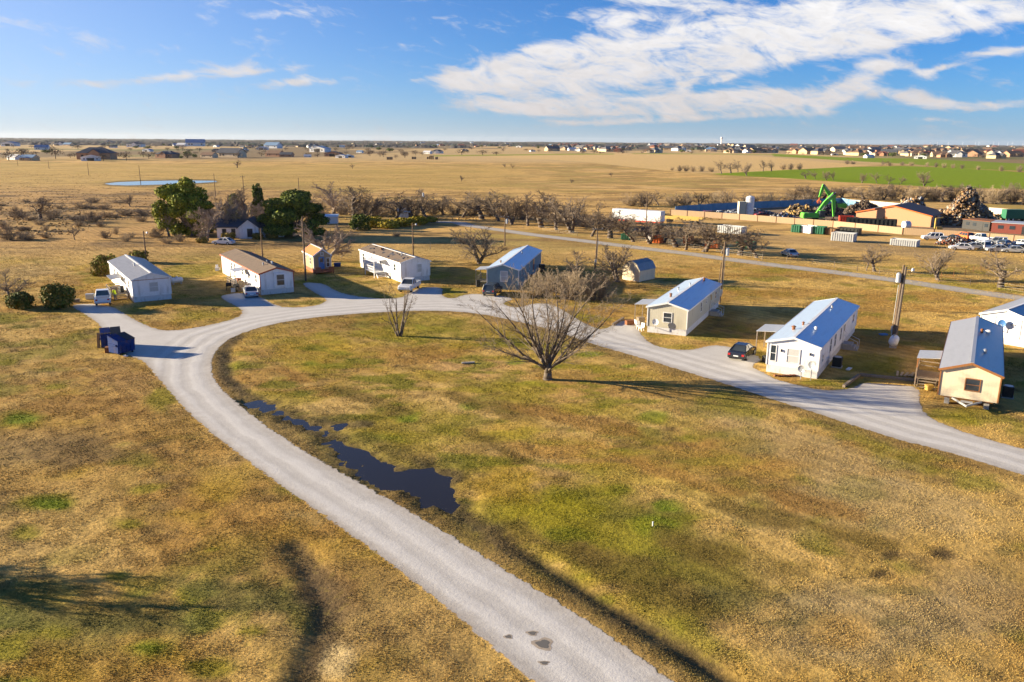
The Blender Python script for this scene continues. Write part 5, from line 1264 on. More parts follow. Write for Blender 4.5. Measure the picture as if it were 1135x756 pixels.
# ------------------------------------------------------------------ scrap yard
# tan workshop
A, B = on_ground((948, 246.5)), on_ground((1031, 252)); 
e = (B - A); Wd = e.length
t = thing('workshop', 'large tan metal workshop with dark low-pitched roof beside the big scrap heap', 'workshop', (A + B) / 2, math.atan2(e.y, e.x))
hW = Wd / 2; eh = 2.9; ri = zat((A + B) / 2, 228.5) - eh; Lw = 17
b = MB(); b.prism([(-hW, 0), (hW, 0), (hW, eh), (0, eh + ri), (-hW, eh)], 0, Lw); b.build('wall', 'tan_wall', t)
for sx in (-1, 1):
    b = MB(); b.prism([(0, eh + ri + .02), (sx * (hW + .3), eh - .04), (sx * (hW + .3), eh + .14), (0, eh + ri + .2)], -.25, Lw + .3); b.build('roof', 'roof_dark', t)
b = MB()
for sx in (-1, 1): b.beam((0, -.28, eh + ri + .05), (sx * (hW + .3), -.28, eh + .02), .06, .3)
b.build('trim', 'orange_paint', t)
for y in (4.5, 10.5):
    b = MB(); b.box((hW + .02, y, 1.3), (.08, 3.6, 2.6)); d = b.build('roller_door', 'machine_dark' if y < 6 else 'galvanized', t)
    b = MB(); 
    for s in (-1, 1): b.box((hW + .06, y + s * 1.86, 1.35), (.1, .12, 2.7))
    b.build('door_frame', 'trim_white', d)
b = MB(); b.box((-hW * .2, -.03, 1.05), (1, .06, 2.1)); d = b.build('door', 'trim_brown', t); b = MB(); b.tube((-hW * .2 + .36, -.1, 1.0), (-hW * .2 + .36, -.06, 1.0), .05, .05, 8); b.build('handle', 'steel', d)

def handler(label, base_px, face, boom_px, elbow, tip, body_w):
    """rotating base machine seen in the picture plane: points given as photo pixels at the base distance"""
    base = on_ground(base_px); t = thing('material_handler', label, 'material handler', base, 0)
    depth = base.y * CP + HCAM * SP; s = depth / F_PX
    def q(px): return Vector(((px[0] - base_px[0]) * s, 0, zat(base, px[1])))
    b = MB(); b.box((0, 0, .95), (4.6, 2.6, .5)); u = b.build('undercarriage', 'machine_dark', t)
    for x in (-1.8, 1.8):
        for y in (-1.3, 1.3):
            b = MB(); b.tube((x, y - .3, .6), (x, y + .3, .6), .6, .6, 14); wv = b.build('wheel', 'rubber', u)
    b = MB(); b.tube((0, 0, 1.15), (0, 0, 1.5), .9, .9, 14); b.build('turret', 'machine_dark', t)
    f = face
    b = MB(); b.box((-f * body_w * .35, 0, 2.15), (body_w, 2.6, 1.3), taper=.04); bd = b.build('body', 'machine_green', t, bevel=.08)
    b = MB(); b.box((-f * body_w * .70, 0, 2.1), (.8, 2.65, 1.5)); b.build('counterweight', 'machine_green', bd)
    b = MB(); b.box((-f * body_w * .3, 0, 2.86), (1.6, 1.8, .12)); b.build('engine_grille', 'machine_dark', bd)
    b = MB(); b.box((f * 1.3, -1.2, 2.6), (1.5, 1.2, 1.9), taper=.1); cb = b.build('cab', 'glass', t)
    b = MB(); b.box((f * 1.3, -1.2, 3.6), (1.5, 1.2, .1)); b.box((f * 1.3, -1.2, 1.6), (1.55, 1.25, .15)); b.build('cab_frame', 'machine_green', cb)
    p0 = Vector((f * .5, .35, 2.6)); p1 = q(boom_px); p2 = q(elbow); p3 = q(tip)
    p1.y = p2.y = p3.y = .35
    b = MB(); b.beam(p0, p0.lerp(p1, .5) + Vector((0, 0, .25)), .7, .8, w2=.75, h2=1.15); b.beam(p0.lerp(p1, .5) + Vector((0, 0, .25)), p1, .75, 1.15, w2=.6, h2=.75); bm_ = b.build('boom', 'machine_green', t)
    b = MB(); b.tube(p0 + Vector((f * .4, -.45, -.3)), p0.lerp(p1, .45) + Vector((0, -.45, -.3)), .11, .11, 8); b.tube(p0.lerp(p1, .6) + Vector((0, -.4, .7)), p1 + Vector((f * .3, -.4, .4)), .1, .1, 8); b.build('cylinder', 'steel', bm_)
    b = MB(); b.beam(p1 + Vector((0, 0, .3)), p1.lerp(p2, .5), .6, .75, w2=.6, h2=.85, up=(1, 0, 0)); b.beam(p1.lerp(p2, .5), p2, .6, .85, w2=.45, h2=.5, up=(1, 0, 0)); am = b.build('arm', 'machine_green', t)
    b = MB(); b.tube((p1.x, -.1, p1.z), (p1.x, .8, p1.z), .35, .35, 10); b.build('pivot', 'machine_dark', am)
    b = MB(); b.tube(p2, p3, .1, .16, 8); 
    for k in range(5):
        a = k * 1.2566; w0 = p3 + Vector((math.cos(a) * .18, math.sin(a) * .18, 0)); w1 = p3 + Vector((math.cos(a) * .8, math.sin(a) * .8, -.55)); w2 = p3 + Vector((math.cos(a) * .45, math.sin(a) * .45, -1.25))
        b.beam(w0, w1, .22, .14); b.beam(w1, w2, .22, .12, w2=.06, h2=.05)
    b.build('grapple', 'orange_paint', t)
    return t
handler('green material handler in front with its arm hanging down to the right', (903, 247), 1, (921.5, 214.5), (923.8, 240), (923.5, 242.5), 4.6)
handler('green material handler behind with its boom raised to the left', (926, 235), -1, (910.5, 205.5), (907, 219), (907.2, 221.5), 3.6)

def heap(name, label, base_px, w_px, top_px, d_m, n, size, cols, seed, kind=None, grain=.35):
    base = on_ground(base_px); rnd = np.random.default_rng(seed); depth = base.y * CP + HCAM * SP; w = w_px * depth / F_PX; h = zat(base, top_px)
    r = np.sqrt(rnd.random(n)); a = rnd.uniform(0, 2 * np.pi, n); x = r * np.cos(a); y = r * np.sin(a)
    prof = np.clip(1 - r ** 2.2, 0, 1) ** .9 * (.35 + 1.05 * fbm(x * 2.2 + 5, y * 2.2, seed, 3)); z = prof * h * rnd.uniform(.82, 1.02, n)
    V = []; Fc = []; T = []
    cube = np.array([(-1, -1, -1), (1, -1, -1), (1, 1, -1), (-1, 1, -1), (-1, -1, 1), (1, -1, 1), (1, 1, 1), (-1, 1, 1)]) * .5
    fcs = np.array([(0, 3, 2, 1), (4, 5, 6, 7), (0, 1, 5, 4), (1, 2, 6, 5), (2, 3, 7, 6), (3, 0, 4, 7)])
    for i in range(n):
        s = size * rnd.uniform(.3, 1.2, 3) * np.array([1.3, .8, .5]); q = rnd.normal(size=(3, 3)); q, _ = np.linalg.qr(q)
        vv = (cube * (1 + rnd.normal(0, .12, (8, 3))) * s) @ q.T + np.array([x[i] * w / 2, y[i] * d_m / 2, max(z[i], .1)])
        Fc.append(fcs + len(V) * 8); V.append(vv); T.append(np.repeat(np.array(cols[rnd.integers(0, len(cols))])[None] * rnd.uniform(.7, 1.25), 8, 0))
    o = np_mesh(name, np.concatenate(V), np.concatenate(Fc), 'scrap', {'tone': np.concatenate(T)})
    o.location = base; return tag(o, label, 'scrap heap', None, kind)
RUST = [(.36, .22, .10), (.26, .15, .07), (.40, .30, .18), (.10, .075, .06), (.30, .18, .08), (.44, .36, .26), (.16, .15, .15), (.12, .08, .05), (.2, .12, .06)]
heap('scrap_heap', 'tall heap of tangled rusty scrap right of the workshop', (1068, 248), 66, 214, 16, 1500, .9, RUST, 201, 'stuff')
heap('scrap_heap', 'grey and rusty scrap heap behind the workshop roof', (1010, 238), 34, 216, 8, 420, .9, RUST + [(.5, .5, .5), (.6, .6, .6)], 202, 'stuff')
heap('scrap_heap', 'yellow-brown scrap heap behind the counterweight of the front machine', (886, 238.5), 36, 225, 8, 420, .9, [(.42, .28, .09), (.25, .16, .07), (.1, .08, .06), (.35, .24, .12)], 203, 'stuff')
heap('scrap_heap', 'dark scrap heap between the two green machines', (917, 238), 34, 226, 8, 420, .8, [(.05, .045, .045), (.12, .09, .07), (.2, .15, .1), (.09, .09, .1)], 204, 'stuff')
heap('dirt_mound', 'dark brown dirt mound in front of the pale wall', (957, 237), 44, 223.5, 9, 900, .55, [(.11, .075, .05), (.14, .1, .065), (.08, .055, .04)], 205, 'stuff')
heap('scrap_heap', 'low dark scrap piled along the blue fence', (830, 237), 60, 231, 6, 380, .7, [(.06, .06, .07), (.25, .27, .3), (.12, .14, .2), (.4, .42, .44)], 206, 'stuff')
heap('scrap_heap', 'low scatter of blue and dark scrap left of the front machine', (868, 243), 34, 236.5, 5, 220, .7, [(.06, .06, .07), (.08, .14, .3), (.2, .12, .08), (.3, .3, .3)], 207, 'stuff')
heap('scrap_heap', 'low scrap right of the tall heap', (1108, 244), 34, 238, 6, 200, .8, RUST, 208, 'stuff')
heap('scrap_heap', 'low dark debris between wrecked cars', (1062, 271), 50, 264, 4, 260, .6, [(.05, .05, .05), (.2, .12, .08), (.4, .4, .4), (.3, .1, .05)], 209, 'stuff')
heap('scrap_heap', 'debris strewn beside the wrecked cars at the right edge', (1105, 275), 44, 269, 4, 200, .6, [(.1, .1, .1), (.5, .5, .5), (.2, .15, .1), (.35, .35, .36)], 210, 'stuff')

def bin_box(name, label, cat, left_px, right_px, h, depth_m, m, ribs=True, open_top=True, group=None, rib_m=None, n=9, extra=None):
    A, B = on_ground(left_px), on_ground(right_px); e = B - A; W = e.length
    t = thing(name, label, cat, (A + B) / 2, math.atan2(e.y, e.x), group)
    b = MB(); w = .06
    b.box((0, w / 2, h / 2 + .1), (W, w, h)); b.box((0, depth_m - w / 2, h / 2 + .1), (W, w, h))
    for s in (-1, 1): b.box((s * (W / 2 - w / 2), depth_m / 2, h / 2 + .1), (w, depth_m - 2 * w, h))
    b.box((0, depth_m / 2, .16 if open_top else h + .08), (W - 2 * w, depth_m - 2 * w, .05)); b.build('shell', m, t)
    if ribs:
        b = MB()
        for k in range(n): b.box((-W / 2 + (k + .5) * W / n, -.06, h / 2 + .1), (W / n * .4, .1, h * .92))
        b.box((0, -.05, h + .06), (W, .14, .14)); b.box((0, depth_m + .05, h + .06), (W, .1, .14)); b.build('rib', rib_m or m, t)
    b = MB()
    for s in (-1, 1): b.box((s * W * .35, depth_m / 2, .05), (.2, depth_m * .8, .1))
    b.build('skid', 'machine_dark', t); return t
BG = 'containers at the scrap yard'
bin_box('roll_off_container', 'long dark green-black open container in front of the workshop', 'container', (937.5, 251.5), (993.5, 254), 2.3, 2.4, 'bin_black', n=12, group=BG)
bin_box('roll_off_container', 'red open container behind the dark one', 'container', (930, 246.5), (946, 247), 1.7, 2.2, 'red_paint', n=6, group=BG)
bin_box('scrap_bin', 'green bin at the left end of the row of bins', 'container', (876.5, 257.5), (886.5, 258.3), 1.8, 2.2, 'bin_green', n=4, group=BG)
bin_box('scrap_bin', 'white bin between two green ones', 'container', (887.2, 258), (898, 259.5), 1.8, 2.2, 'trailer_white', n=4, group=BG)
bin_box('scrap_bin', 'green bin right of the white one', 'container', (899.5, 259.3), (913, 260.3), 1.8, 2.4, 'bin_green', n=5, group=BG)
bin_box('scrap_bin', 'rusty brown bin right of the second green one', 'container', (914, 260), (925.5, 261), 1.5, 2.4, 'bin_brown', n=4, group=BG)
bin_box('scrap_bin', 'flat dark bin right of the rusty one', 'container', (927, 259), (951, 261), 1.5, 2.2, 'bin_black', n=6, group=BG)
bin_box('roll_off_container', 'grey ribbed container in front of the row of bins', 'container', (920.5, 267), (946, 269), 1.9, 2.4, 'bin_grey', n=10, group=BG)
bin_box('roll_off_container', 'grey ribbed container left of the wrecked cars', 'container', (986, 272), (1016, 274.5), 1.4, 2.3, 'bin_grey', n=12, group=BG)
bin_box('roll_off_container', 'grey ribbed container behind the trees by the white silo', 'container', (795, 258), (822, 260.5), 1.8, 2.4, 'bin_grey', n=11, group=BG)
bin_box('scrap_bin', 'orange bin with stripes under the trees', 'container', (781, 275), (796, 276), 1.7, 2.0, 'orange_paint', n=5, group=BG)
bin_box('scrap_bin', 'small orange bin in the middle under the trees', 'container', (757, 271), (765, 271.7), 1.9, 1.8, 'orange_paint', n=3, group=BG)
bin_box('scrap_bin', 'orange-red bin below the white trailer', 'container', (723, 269.5), (732, 270.2), 1.6, 1.8, 'orange_paint', n=3, group=BG)
bin_box('scrap_bin', 'dark green bin under the leftmost trees by the trailer', 'container', (688, 266), (698, 266.5), 1.3, 1.8, 'bin_green', n=4, group=BG)
bin_box('scrap_bin', 'white bin left of the orange-red one', 'container', (716, 267.5), (721.5, 268), 1.3, 1.5, 'trailer_white', n=3, group=BG)
bin_box('scrap_bin', 'dark bin between the two right orange bins', 'container', (768, 272.5), (778, 273.2), 1.4, 1.8, 'bin_black', n=3, group=BG)
bin_box('scrap_bin', 'dark blue bin beneath the white trailer', 'container', (703, 257.5), (716, 258.5), 1.3, 2, 'car_blue', n=4, group=BG)
bin_box('scrap_bin', 'green bin with a yellow load at the right end under the trees', 'container', (815, 273.5), (833, 275.5), 1.2, 2, 'bin_green', n=5, group=BG)
bin_box('wooden_crate', 'brown upright crate beside the green truck', 'crate', (1109, 243.5), (1117, 244), 2.6, 2.2, 'bin_brown', n=4)
# white box trailer
A, B = on_ground((678, 247)), on_ground((731.5, 251)); e = B - A; W = e.length
t = thing('box_trailer', 'long white box trailer with red chassis behind the row of trees', 'trailer', (A + B) / 2, math.atan2(e.y, e.x))
b = MB(); b.box((0, 1.3, 2.55), (W, 2.6, 2.75)); b.build('box', 'trailer_white', t)
b = MB(); b.box((0, 1.3, .95), (W * .98, 2.3, .38)); b.build('chassis', 'red_paint', t)
for x in (W * .32, W * .42, -W * .3):
    for y in (.3, 2.3):
        b = MB(); b.tube((x, y - .2, .5), (x, y + .2, .5), .5, .5, 14); b.build('wheel', 'rubber', t)
b = MB()
for s in (-.65, .65): b.box((W / 2 + .02, 1.3 + s, 2.55), (.05, 1.2, 2.6))
b.build('rear_door', 'trim_white', t)
# yellow flatbed
A, B = on_ground((734, 246)), on_ground((774, 249)); e = B - A; W = e.length
t = thing('flatbed_trailer', 'yellow flatbed trailer right of the white box trailer', 'trailer', (A + B) / 2, math.atan2(e.y, e.x))
b = MB(); b.box((0, 1.2, 1.1), (W, 2.4, .3)); b.build('bed', 'yellow_paint', t)
b = MB()
for s in (-1, 1): b.box((0, 1.2 + s * 1.2, 1.55), (W, .08, .6))
b.box((-W / 2, 1.2, 1.7), (.1, 2.4, 1.0)); b.build('side_board', 'yellow_paint', t)
for x in (W * .3, W * .4, -W * .35):
    for y in (.3, 2.1):
        b = MB(); b.tube((x, y - .2, .5), (x, y + .2, .5), .5, .5, 14); b.build('wheel', 'rubber', t)
# silo
base = on_ground((830, 241)); h = zat(base, 217)
t = thing('storage_silo', 'white upright silo tank in the scrap yard', 'silo', base); b = MB(); b.tube((0, 0, 1), (0, 0, h - .4), 1.25, 1.25, 18); b.tube((0, 0, h - .4), (0, 0, h), 1.25, .4, 18); b.build('tank', 'tank_white', t)
for k in range(4):
    b = MB(); a = k * 1.57 + .78; b.beam((math.cos(a) * 1.1, math.sin(a) * 1.1, 0), (math.cos(a) * 1.1, math.sin(a) * 1.1, 1.2), .18, .18); b.build('leg', 'steel', t)
b = MB(); b.box((-2.4, 0, (h - 1.6) / 2), (2.0, 2.0, h - 1.8)); b.build('hopper_box', 'beige_siding', t)
# small tanks and office by the workshop
propane('white round tank against the front of the workshop', on_ground((1004, 254.5)), .2, 1.6, 1.0)
def shedbox(name, label, cat, l, r, h, d, wallm, roofm):
    A, B = on_ground(l), on_ground(r); e = B - A; W = e.length; t = thing(name, label, cat, (A + B) / 2, math.atan2(e.y, e.x))
    b = MB(); b.box((0, d / 2, h / 2), (W, d, h)); b.build('wall', wallm, t); b = MB(); b.box((0, d / 2, h + .08), (W + .4, d + .4, .14)); b.build('roof', roofm, t)
    b = MB(); b.box((W * .2, -.02, 1.0), (.9, .06, 2.0)); b.build('door', 'machine_dark', t)
    for x in (-.3, -.05, .38):
        b = MB(); b.box((W * x, -.02, h * .6), (W * .12, .06, h * .35)); b.build('window', 'glass', t)
    return t
shedbox('lean_to', 'low long shed with dark red front at the right edge', 'shed', (1098, 257.5), (1150, 261), 2.5, 7, 'red_roof', 'galvanized')
shedbox('lean_to', 'open rusty-roofed lean-to right of the workshop', 'shed', (1066, 253), (1096, 256.5), 2.4, 6, 'machine_dark', 'rust')
base = on_ground((1036, 255.5)); t = thing('loading_crane', 'yellow post hoist at the corner of the workshop', 'hoist', base); b = MB(); b.box((0, 0, 1.6), (.4, .4, 3.2)); b.build('mast', 'yellow_paint', t); b = MB(); b.box((1.0, 0, .5), (1.6, .8, 1.0)); b.build('base', 'yellow_paint', t); b = MB(); b.beam((0, 0, 3.1), (1.8, 0, 3.4), .25, .25); b.build('jib', 'yellow_paint', t)
# green truck
base = on_ground((1126, 245)); t = thing('garbage_truck', 'dark green truck at the right edge beyond the scrap heap', 'truck', base, R(180))
b = MB(); b.box((1.2, 0, 2.1), (5.4, 2.5, 2.6)); b.build('container_body', 'bin_green', t); b = MB(); b.box((-2.5, 0, 1.7), (1.8, 2.4, 2.2), taper=.05); c = b.build('cab', 'bin_green', t); b = MB(); b.box((-3.41, 0, 2.1), (.06, 2.0, .8)); b.build('windscreen', 'glass', c)
b = MB(); b.box((-.2, 0, .7), (7, 1.2, .3)); b.build('chassis', 'machine_dark', t)
for x in (-2.4, 1.6, 2.9):
    for y in (-1, 1): wheel(t, x, y, .52, .35)
# wrecked cars
for i, (px, rz, p, kd, lb) in enumerate([((1033, 266), 170, 'car_white', 'suv', 'white SUV at the left end of the wrecked cars'), ((1046, 268.5), 60, 'car_silver', 'sedan', 'grey car with open front beside the white SUV'), ((1055, 267), 140, 'car_black', 'sedan', 'black car behind the grey one in the scrap cars'), ((1068, 265), 100, 'orange_paint', 'suv', 'orange-red wreck in front of the tan fence'), ((1087, 267.5), 110, 'car_white', 'pickup', 'cream white pickup in front of the tan fence'), ((1065, 277), 165, 'car_white', 'sedan', 'white sedan in front of the wrecked cars'), ((1078, 276), 165, 'car_silver', 'sedan', 'silver sedan nose to tail with the white one'), ((1086, 275.5), 100, 'car_white', 'suv', 'white van-like car beside the silver sedan'), ((1094, 274), 80, 'car_dark', 'sedan', 'dark car right of the white van-like car'), ((1104, 271), 150, 'car_silver', 'suv', 'silver SUV right of the cream pickup'), ((1114, 273), 30, 'car_blue', 'sedan', 'bluish car among the debris at the right'), ((1123, 280), 160, 'car_silver', 'sedan', 'silver car near the bare forked tree'), ((1131, 272.5), 120, 'car_white', 'sedan', 'white car cut by the right edge of the frame'), ((1105, 279), 170, 'car_silver', 'sedan', 'pale car in front of the debris'), ((875, 284), 95, 'car_silver', 'sedan', 'silver-blue car parked nose-on beyond the back road under the trees'), ((833, 243.5), 20, 'car_dark', 'sedan', 'dark car at the foot of the white silo'), ((845, 240.5), 10, 'car_red', 'sedan', 'red wreck right of the white silo'), ((787, 240), 10, 'car_red', 'suv', 'dark red vehicle against the blue fence'), ((797, 240.3), 10, 'car_white', 'pickup', 'white truck against the blue fence'), ((812, 240.5), 10, 'car_silver', 'sedan', 'silver wreck left of the white silo'), ((248, 271), 170, 'car_white', 'sedan', 'white car parked under the pale tree by the old white house')]):
    car('wrecked_car' if 0 < i < 20 and i not in (14,) else 'parked_car', lb, 'car', on_ground(px), R(rz), p, kd, 'cars at the scrap yard' if i < 20 else None)

# ------------------------------------------------------------------ far settlement
HM = {}
for n_, c in {'far_wall_cream': (.66, .52, .34), 'far_wall_white': (.75, .75, .73), 'far_wall_brick': (.40, .22, .13), 'far_wall_tan': (.56, .40, .23), 'far_roof_dark': (.08, .085, .10), 'far_roof_grey': (.17, .165, .165), 'far_roof_brown': (.20, .125, .08), 'far_roof_blue': (.17, .28, .42), 'far_roof_red': (.20, .07, .05), 'far_roof_white': (.60, .61, .62)}.items(): mk(n_, c, var=.12, scale=.6)
def far_house(kind, wallm, roofm, w=15, d=10, h=3.0, rise=3.0):
    b = MB()
    if kind == 'hip':
        b.prism([(-w / 2, 0), (w / 2, 0), (w / 2, h), (-w / 2, h)], -d / 2, d / 2, 0)
        e = .5; b.add([(-w / 2 - e, -d / 2 - e, h - .1), (w / 2 + e, -d / 2 - e, h - .1), (w / 2 + e, d / 2 + e, h - .1), (-w / 2 - e, d / 2 + e, h - .1), (-w / 2 + d * .45, 0, h + rise), (w / 2 - d * .45, 0, h + rise)], [(0, 1, 5, 4), (1, 2, 5), (2, 3, 4, 5), (3, 0, 4), (3, 2, 1, 0)], 1)
        b.prism([(-w * .1, 0), (w * .22, 0), (w * .22, h), (w * .06, h + rise * .65), (-w * .1, h)], -d / 2 - 2, 0, 0); b.prism([(-w * .1 - .4, h - .2), (w * .06, h + rise * .65 + .02), (w * .22 + .4, h - .2), (w * .22 + .4, h), (w * .06, h + rise * .65 + .25), (-w * .1 - .4, h)], -d / 2 - 2.3, 0, 1)
    elif kind == 'gable':
        b.prism([(-d / 2, 0), (d / 2, 0), (d / 2, h), (0, h + rise), (-d / 2, h)], -w / 2, w / 2, 0, axis='x')
        b.prism([(-d / 2 - .5, h - .3), (0, h + rise + .02), (d / 2 + .5, h - .3), (d / 2 + .5, h - .05), (0, h + rise + .3), (-d / 2 - .5, h - .05)], -w / 2 - .4, w / 2 + .4, 1, axis='x')
    else:
        b.prism([(-w / 2, 0), (w / 2, 0), (w / 2, h), (0, h + rise), (-w / 2, h)], -d / 2, d / 2, 0)
        b.prism([(-w / 2 - .4, h - .15), (0, h + rise + .02), (w / 2 + .4, h - .15), (w / 2 + .4, h + .1), (0, h + rise + .3), (-w / 2 - .4, h + .1)], -d / 2 - .3, d / 2 + .3, 1)
        b.box((0, -d / 2 - .03, h * .42), (w * .35, .1, h * .8), 2)
    for x in (-.33, -.18, .33): b.box((w * x, -d / 2 - .02, h * .55), (w * .07, .08, h * .36), 2)
    o = b.build('farm_house', [wallm, roofm, 'machine_dark'], None); col.objects.unlink(o); return o.data
FH = {}
def put_house(px, w_px, kind, wallm, roofm, label, cat='house', group=None, rz=None, hs=1.0, name=None):
    key = (kind, wallm, roofm)
    if key not in FH: FH[key] = far_house(kind, wallm, roofm, rise=2.6 if kind != 'barn' else 1.6)
    o = bpy.data.objects.new(name or ('barn' if kind == 'barn' else 'house'), FH[key]); col.objects.link(o)
    base = on_ground(px); depth = base.y * CP + HCAM * SP; s = w_px * depth / F_PX / 15.5
    o.location = base; o.rotation_euler = (0, 0, rz if rz is not None else random.uniform(-.5, .5)); o.scale = (s, s, s * hs)
    return tag(o, label, cat, group)
W_, C_, B_, T_ = 'far_wall_white', 'far_wall_cream', 'far_wall_brick', 'far_wall_tan'
RD, RG, RB, RBL, RR, RW = 'far_roof_dark', 'far_roof_grey', 'far_roof_brown', 'far_roof_blue', 'far_roof_red', 'far_roof_white'
for px, w, kd, wl, rf, lb in [((108, 176.5), 36, 'hip', B_, RD, 'large house with a tall black hipped roof on the far left'), ((101, 178.2), 20, 'barn', W_, RW, 'small white shed in front of the tall black-roofed house'), ((186, 175), 22, 'hip', B_, RD, 'low brown brick house with black hipped roof above the pond'), ((17, 177), 15, 'gable', W_, RW, 'white farm building at the far left edge, left one'), ((33, 178), 17, 'gable', T_, RBL, 'blue-roofed farm building at the far left edge, right one'), ((12, 162), 16, 'barn', W_, RBL, 'white barn with blue roof at the far left edge near the horizon'), ((68, 161), 12, 'hip', W_, RD, 'dark-roofed white house near the horizon on the left'), ((76, 162), 10, 'gable', T_, RBL, 'low blue-roofed shed beside the dark-roofed white house'), ((47, 166), 14, 'gable', W_, RBL, 'pale low building left of the tall bare pasture tree'), ((122, 160), 11, 'hip', T_, RG, 'brown two-wing house near the horizon left of the gap'), ((151, 163), 17, 'hip', W_, RD, 'white and dark house with two gables above the left pasture'), ((164, 168), 10, 'barn', W_, RBL, 'pale blue roofed shed right of the two-gabled house'), ((196, 162), 8, 'gable', W_, RBL, 'small pale building near the horizon, left of three'), ((202, 162.3), 10, 'gable', W_, RW, 'white long building near the horizon, middle of three'), ((217, 162), 20, 'gable', W_, RBL, 'long blue-roofed building near the horizon, right of three'), ((257, 174.5), 27, 'gable', C_, RD, 'long house with dark roof and cream ends in the middle left'), ((232, 174.8), 16, 'gable', C_, RB, 'cream farm house behind the dark trees'), ((240, 168.5), 10, 'hip', T_, RG, 'grey-roofed house in the cluster, left'), ((262, 168.8), 12, 'hip', C_, RD, 'dark-roofed cream house in the cluster'), ((271, 168), 9, 'hip', T_, RBL, 'bluish roofed house at the right of the cluster'), ((291, 166), 12, 'barn', W_, RW, 'white barn left of the big blue-roofed barn'), ((303, 164.3), 17, 'gable', W_, RBL, 'big white barn with a bright blue roof'), ((305, 173.5), 18, 'gable', B_, RB, 'long low brown building left of the small white trailer'), ((318, 174), 14, 'gable', B_, RD, 'dark brown low barn next to the long brown building'), ((341, 174.3), 8, 'gable', W_, RW, 'small white trailer home between two barns'), ((347, 164), 13, 'hip', W_, RD, 'white house with black roof behind the barns'), ((355, 168.5), 20, 'barn', W_, RW, 'wide pale metal barn with white roof'), ((370, 173.5), 18, 'barn', B_, RD, 'brown barn with blue-black roof'), ((379, 175), 12, 'barn', W_, RW, 'white barn with open front, left of the blue one'), ((387, 174.5), 10, 'barn', W_, RBL, 'white barn with blue front at the right end'), ((399, 169.5), 7, 'gable', W_, RBL, 'small white shed in the trees right of the barns'), ((419, 162), 10, 'hip', W_, RD, 'white cottage with dark roof beyond the pasture'), ((474, 170.5), 9, 'gable', W_, RW, 'low white shed left of the dark-roofed white house'), ((485, 170), 12, 'hip', W_, RD, 'white house with dark roof at the end of the green strip'), ((515, 168), 8, 'hip', T_, RG, 'tan house hidden in trees above the green strip'), ((612, 167.5), 15, 'gable', T_, RD, 'orange-tan house with blue-dark roof above the hay field'), ((634, 167), 9, 'gable', W_, RW, 'white low house right of the orange-tan one'), ((590, 168), 6, 'hip', W_, RD, 'little dark-roofed house left of the orange-tan one'), ((662, 165.5), 11, 'hip', C_, RG, 'cream house with grey roof above the hay field'), ((788, 168), 13, 'hip', C_, RBL, 'large cream house below the tall tower'), ((763, 168), 6, 'barn', W_, RBL, 'small blue-sided house near the hay field corner'), ((723, 162.5), 9, 'gable', W_, RBL, 'white house with teal roof beside dark evergreens'), ((963, 175), 10, 'gable', W_, RW, 'white long house at the edge of the upper green strip'), ((1020, 176), 13, 'barn', W_, RW, 'white barn with dark side roof above the upper green strip'), ((845, 167.5), 12, 'gable', W_, RD, 'white house with red-dark roof right of the tower'), ((925, 172), 7, 'barn', W_, RW, 'small white shed at the start of the upper green strip')]:
    put_house(px, w, kd, wl, rf, lb, 'barn' if kd == 'barn' else 'house')
# dense housing on the right and scattered homes toward the horizon
combos = [(C_, RB, 'cream house with brown roof'), (C_, RG, 'cream house with grey roof'), (T_, RB, 'tan house with brown roof'), (T_, RD, 'tan house with dark roof'), (W_, RD, 'white house with dark roof'), (W_, RG, 'white house with grey roof'), (B_, RR, 'brick house with red roof'), (B_, RB, 'brick house with brown roof')]
cnt = 0
for i in range(230):
    x = random.uniform(620, 1180); f = random.random(); y0 = 157.3 + (x - 640) * .0035; y = y0 + 4 + (f ** 1.4) * (7 + (x - 640) * .0125)
    yb = 169.5 + max(0, x - 850) * .028
    y = min(y, yb); w = max(3.0, (y - y0 + 2.5) * .95 * random.uniform(.8, 1.3)); wl, rf, lb = random.choice(combos)
    put_house((x, y), w, random.choice(['hip', 'hip', 'gable']), wl, rf, lb + ' in the far settlement on the right', 'house', lb + 's in the right settlement', random.uniform(-.9, .9))
for i in range(60):
    x = random.uniform(380, 680); y0 = 155.0 + (x - 567) * .0075; y = y0 + random.uniform(3.2, 8.5); w = max(2.0, (y - y0) * .8 * random.uniform(.7, 1.2)); wl, rf, lb = random.choice(combos + [(W_, RBL, 'white house with blue roof')] * 3)
    put_house((x, y), w, random.choice(['hip', 'gable', 'barn']), wl, rf, lb + ' in the far middle near the horizon', 'house', lb + 's in the far middle', random.uniform(-.9, .9))
for i in range(30):
    x = random.uniform(-10, 380); y0 = 152.2 + x * .0068; y = y0 + random.uniform(5, 11); w = max(2.2, (y - y0) * .7); wl, rf, lb = random.choice([(W_, RBL, 'white building with blue roof'), (W_, RD, 'white house with dark roof'), (T_, RD, 'tan house with dark roof')])
    put_house((x, y), w, random.choice(['hip', 'gable', 'barn']), wl, rf, lb + ' on the far left near the horizon', 'house', lb + 's on the far left', random.uniform(-.9, .9))
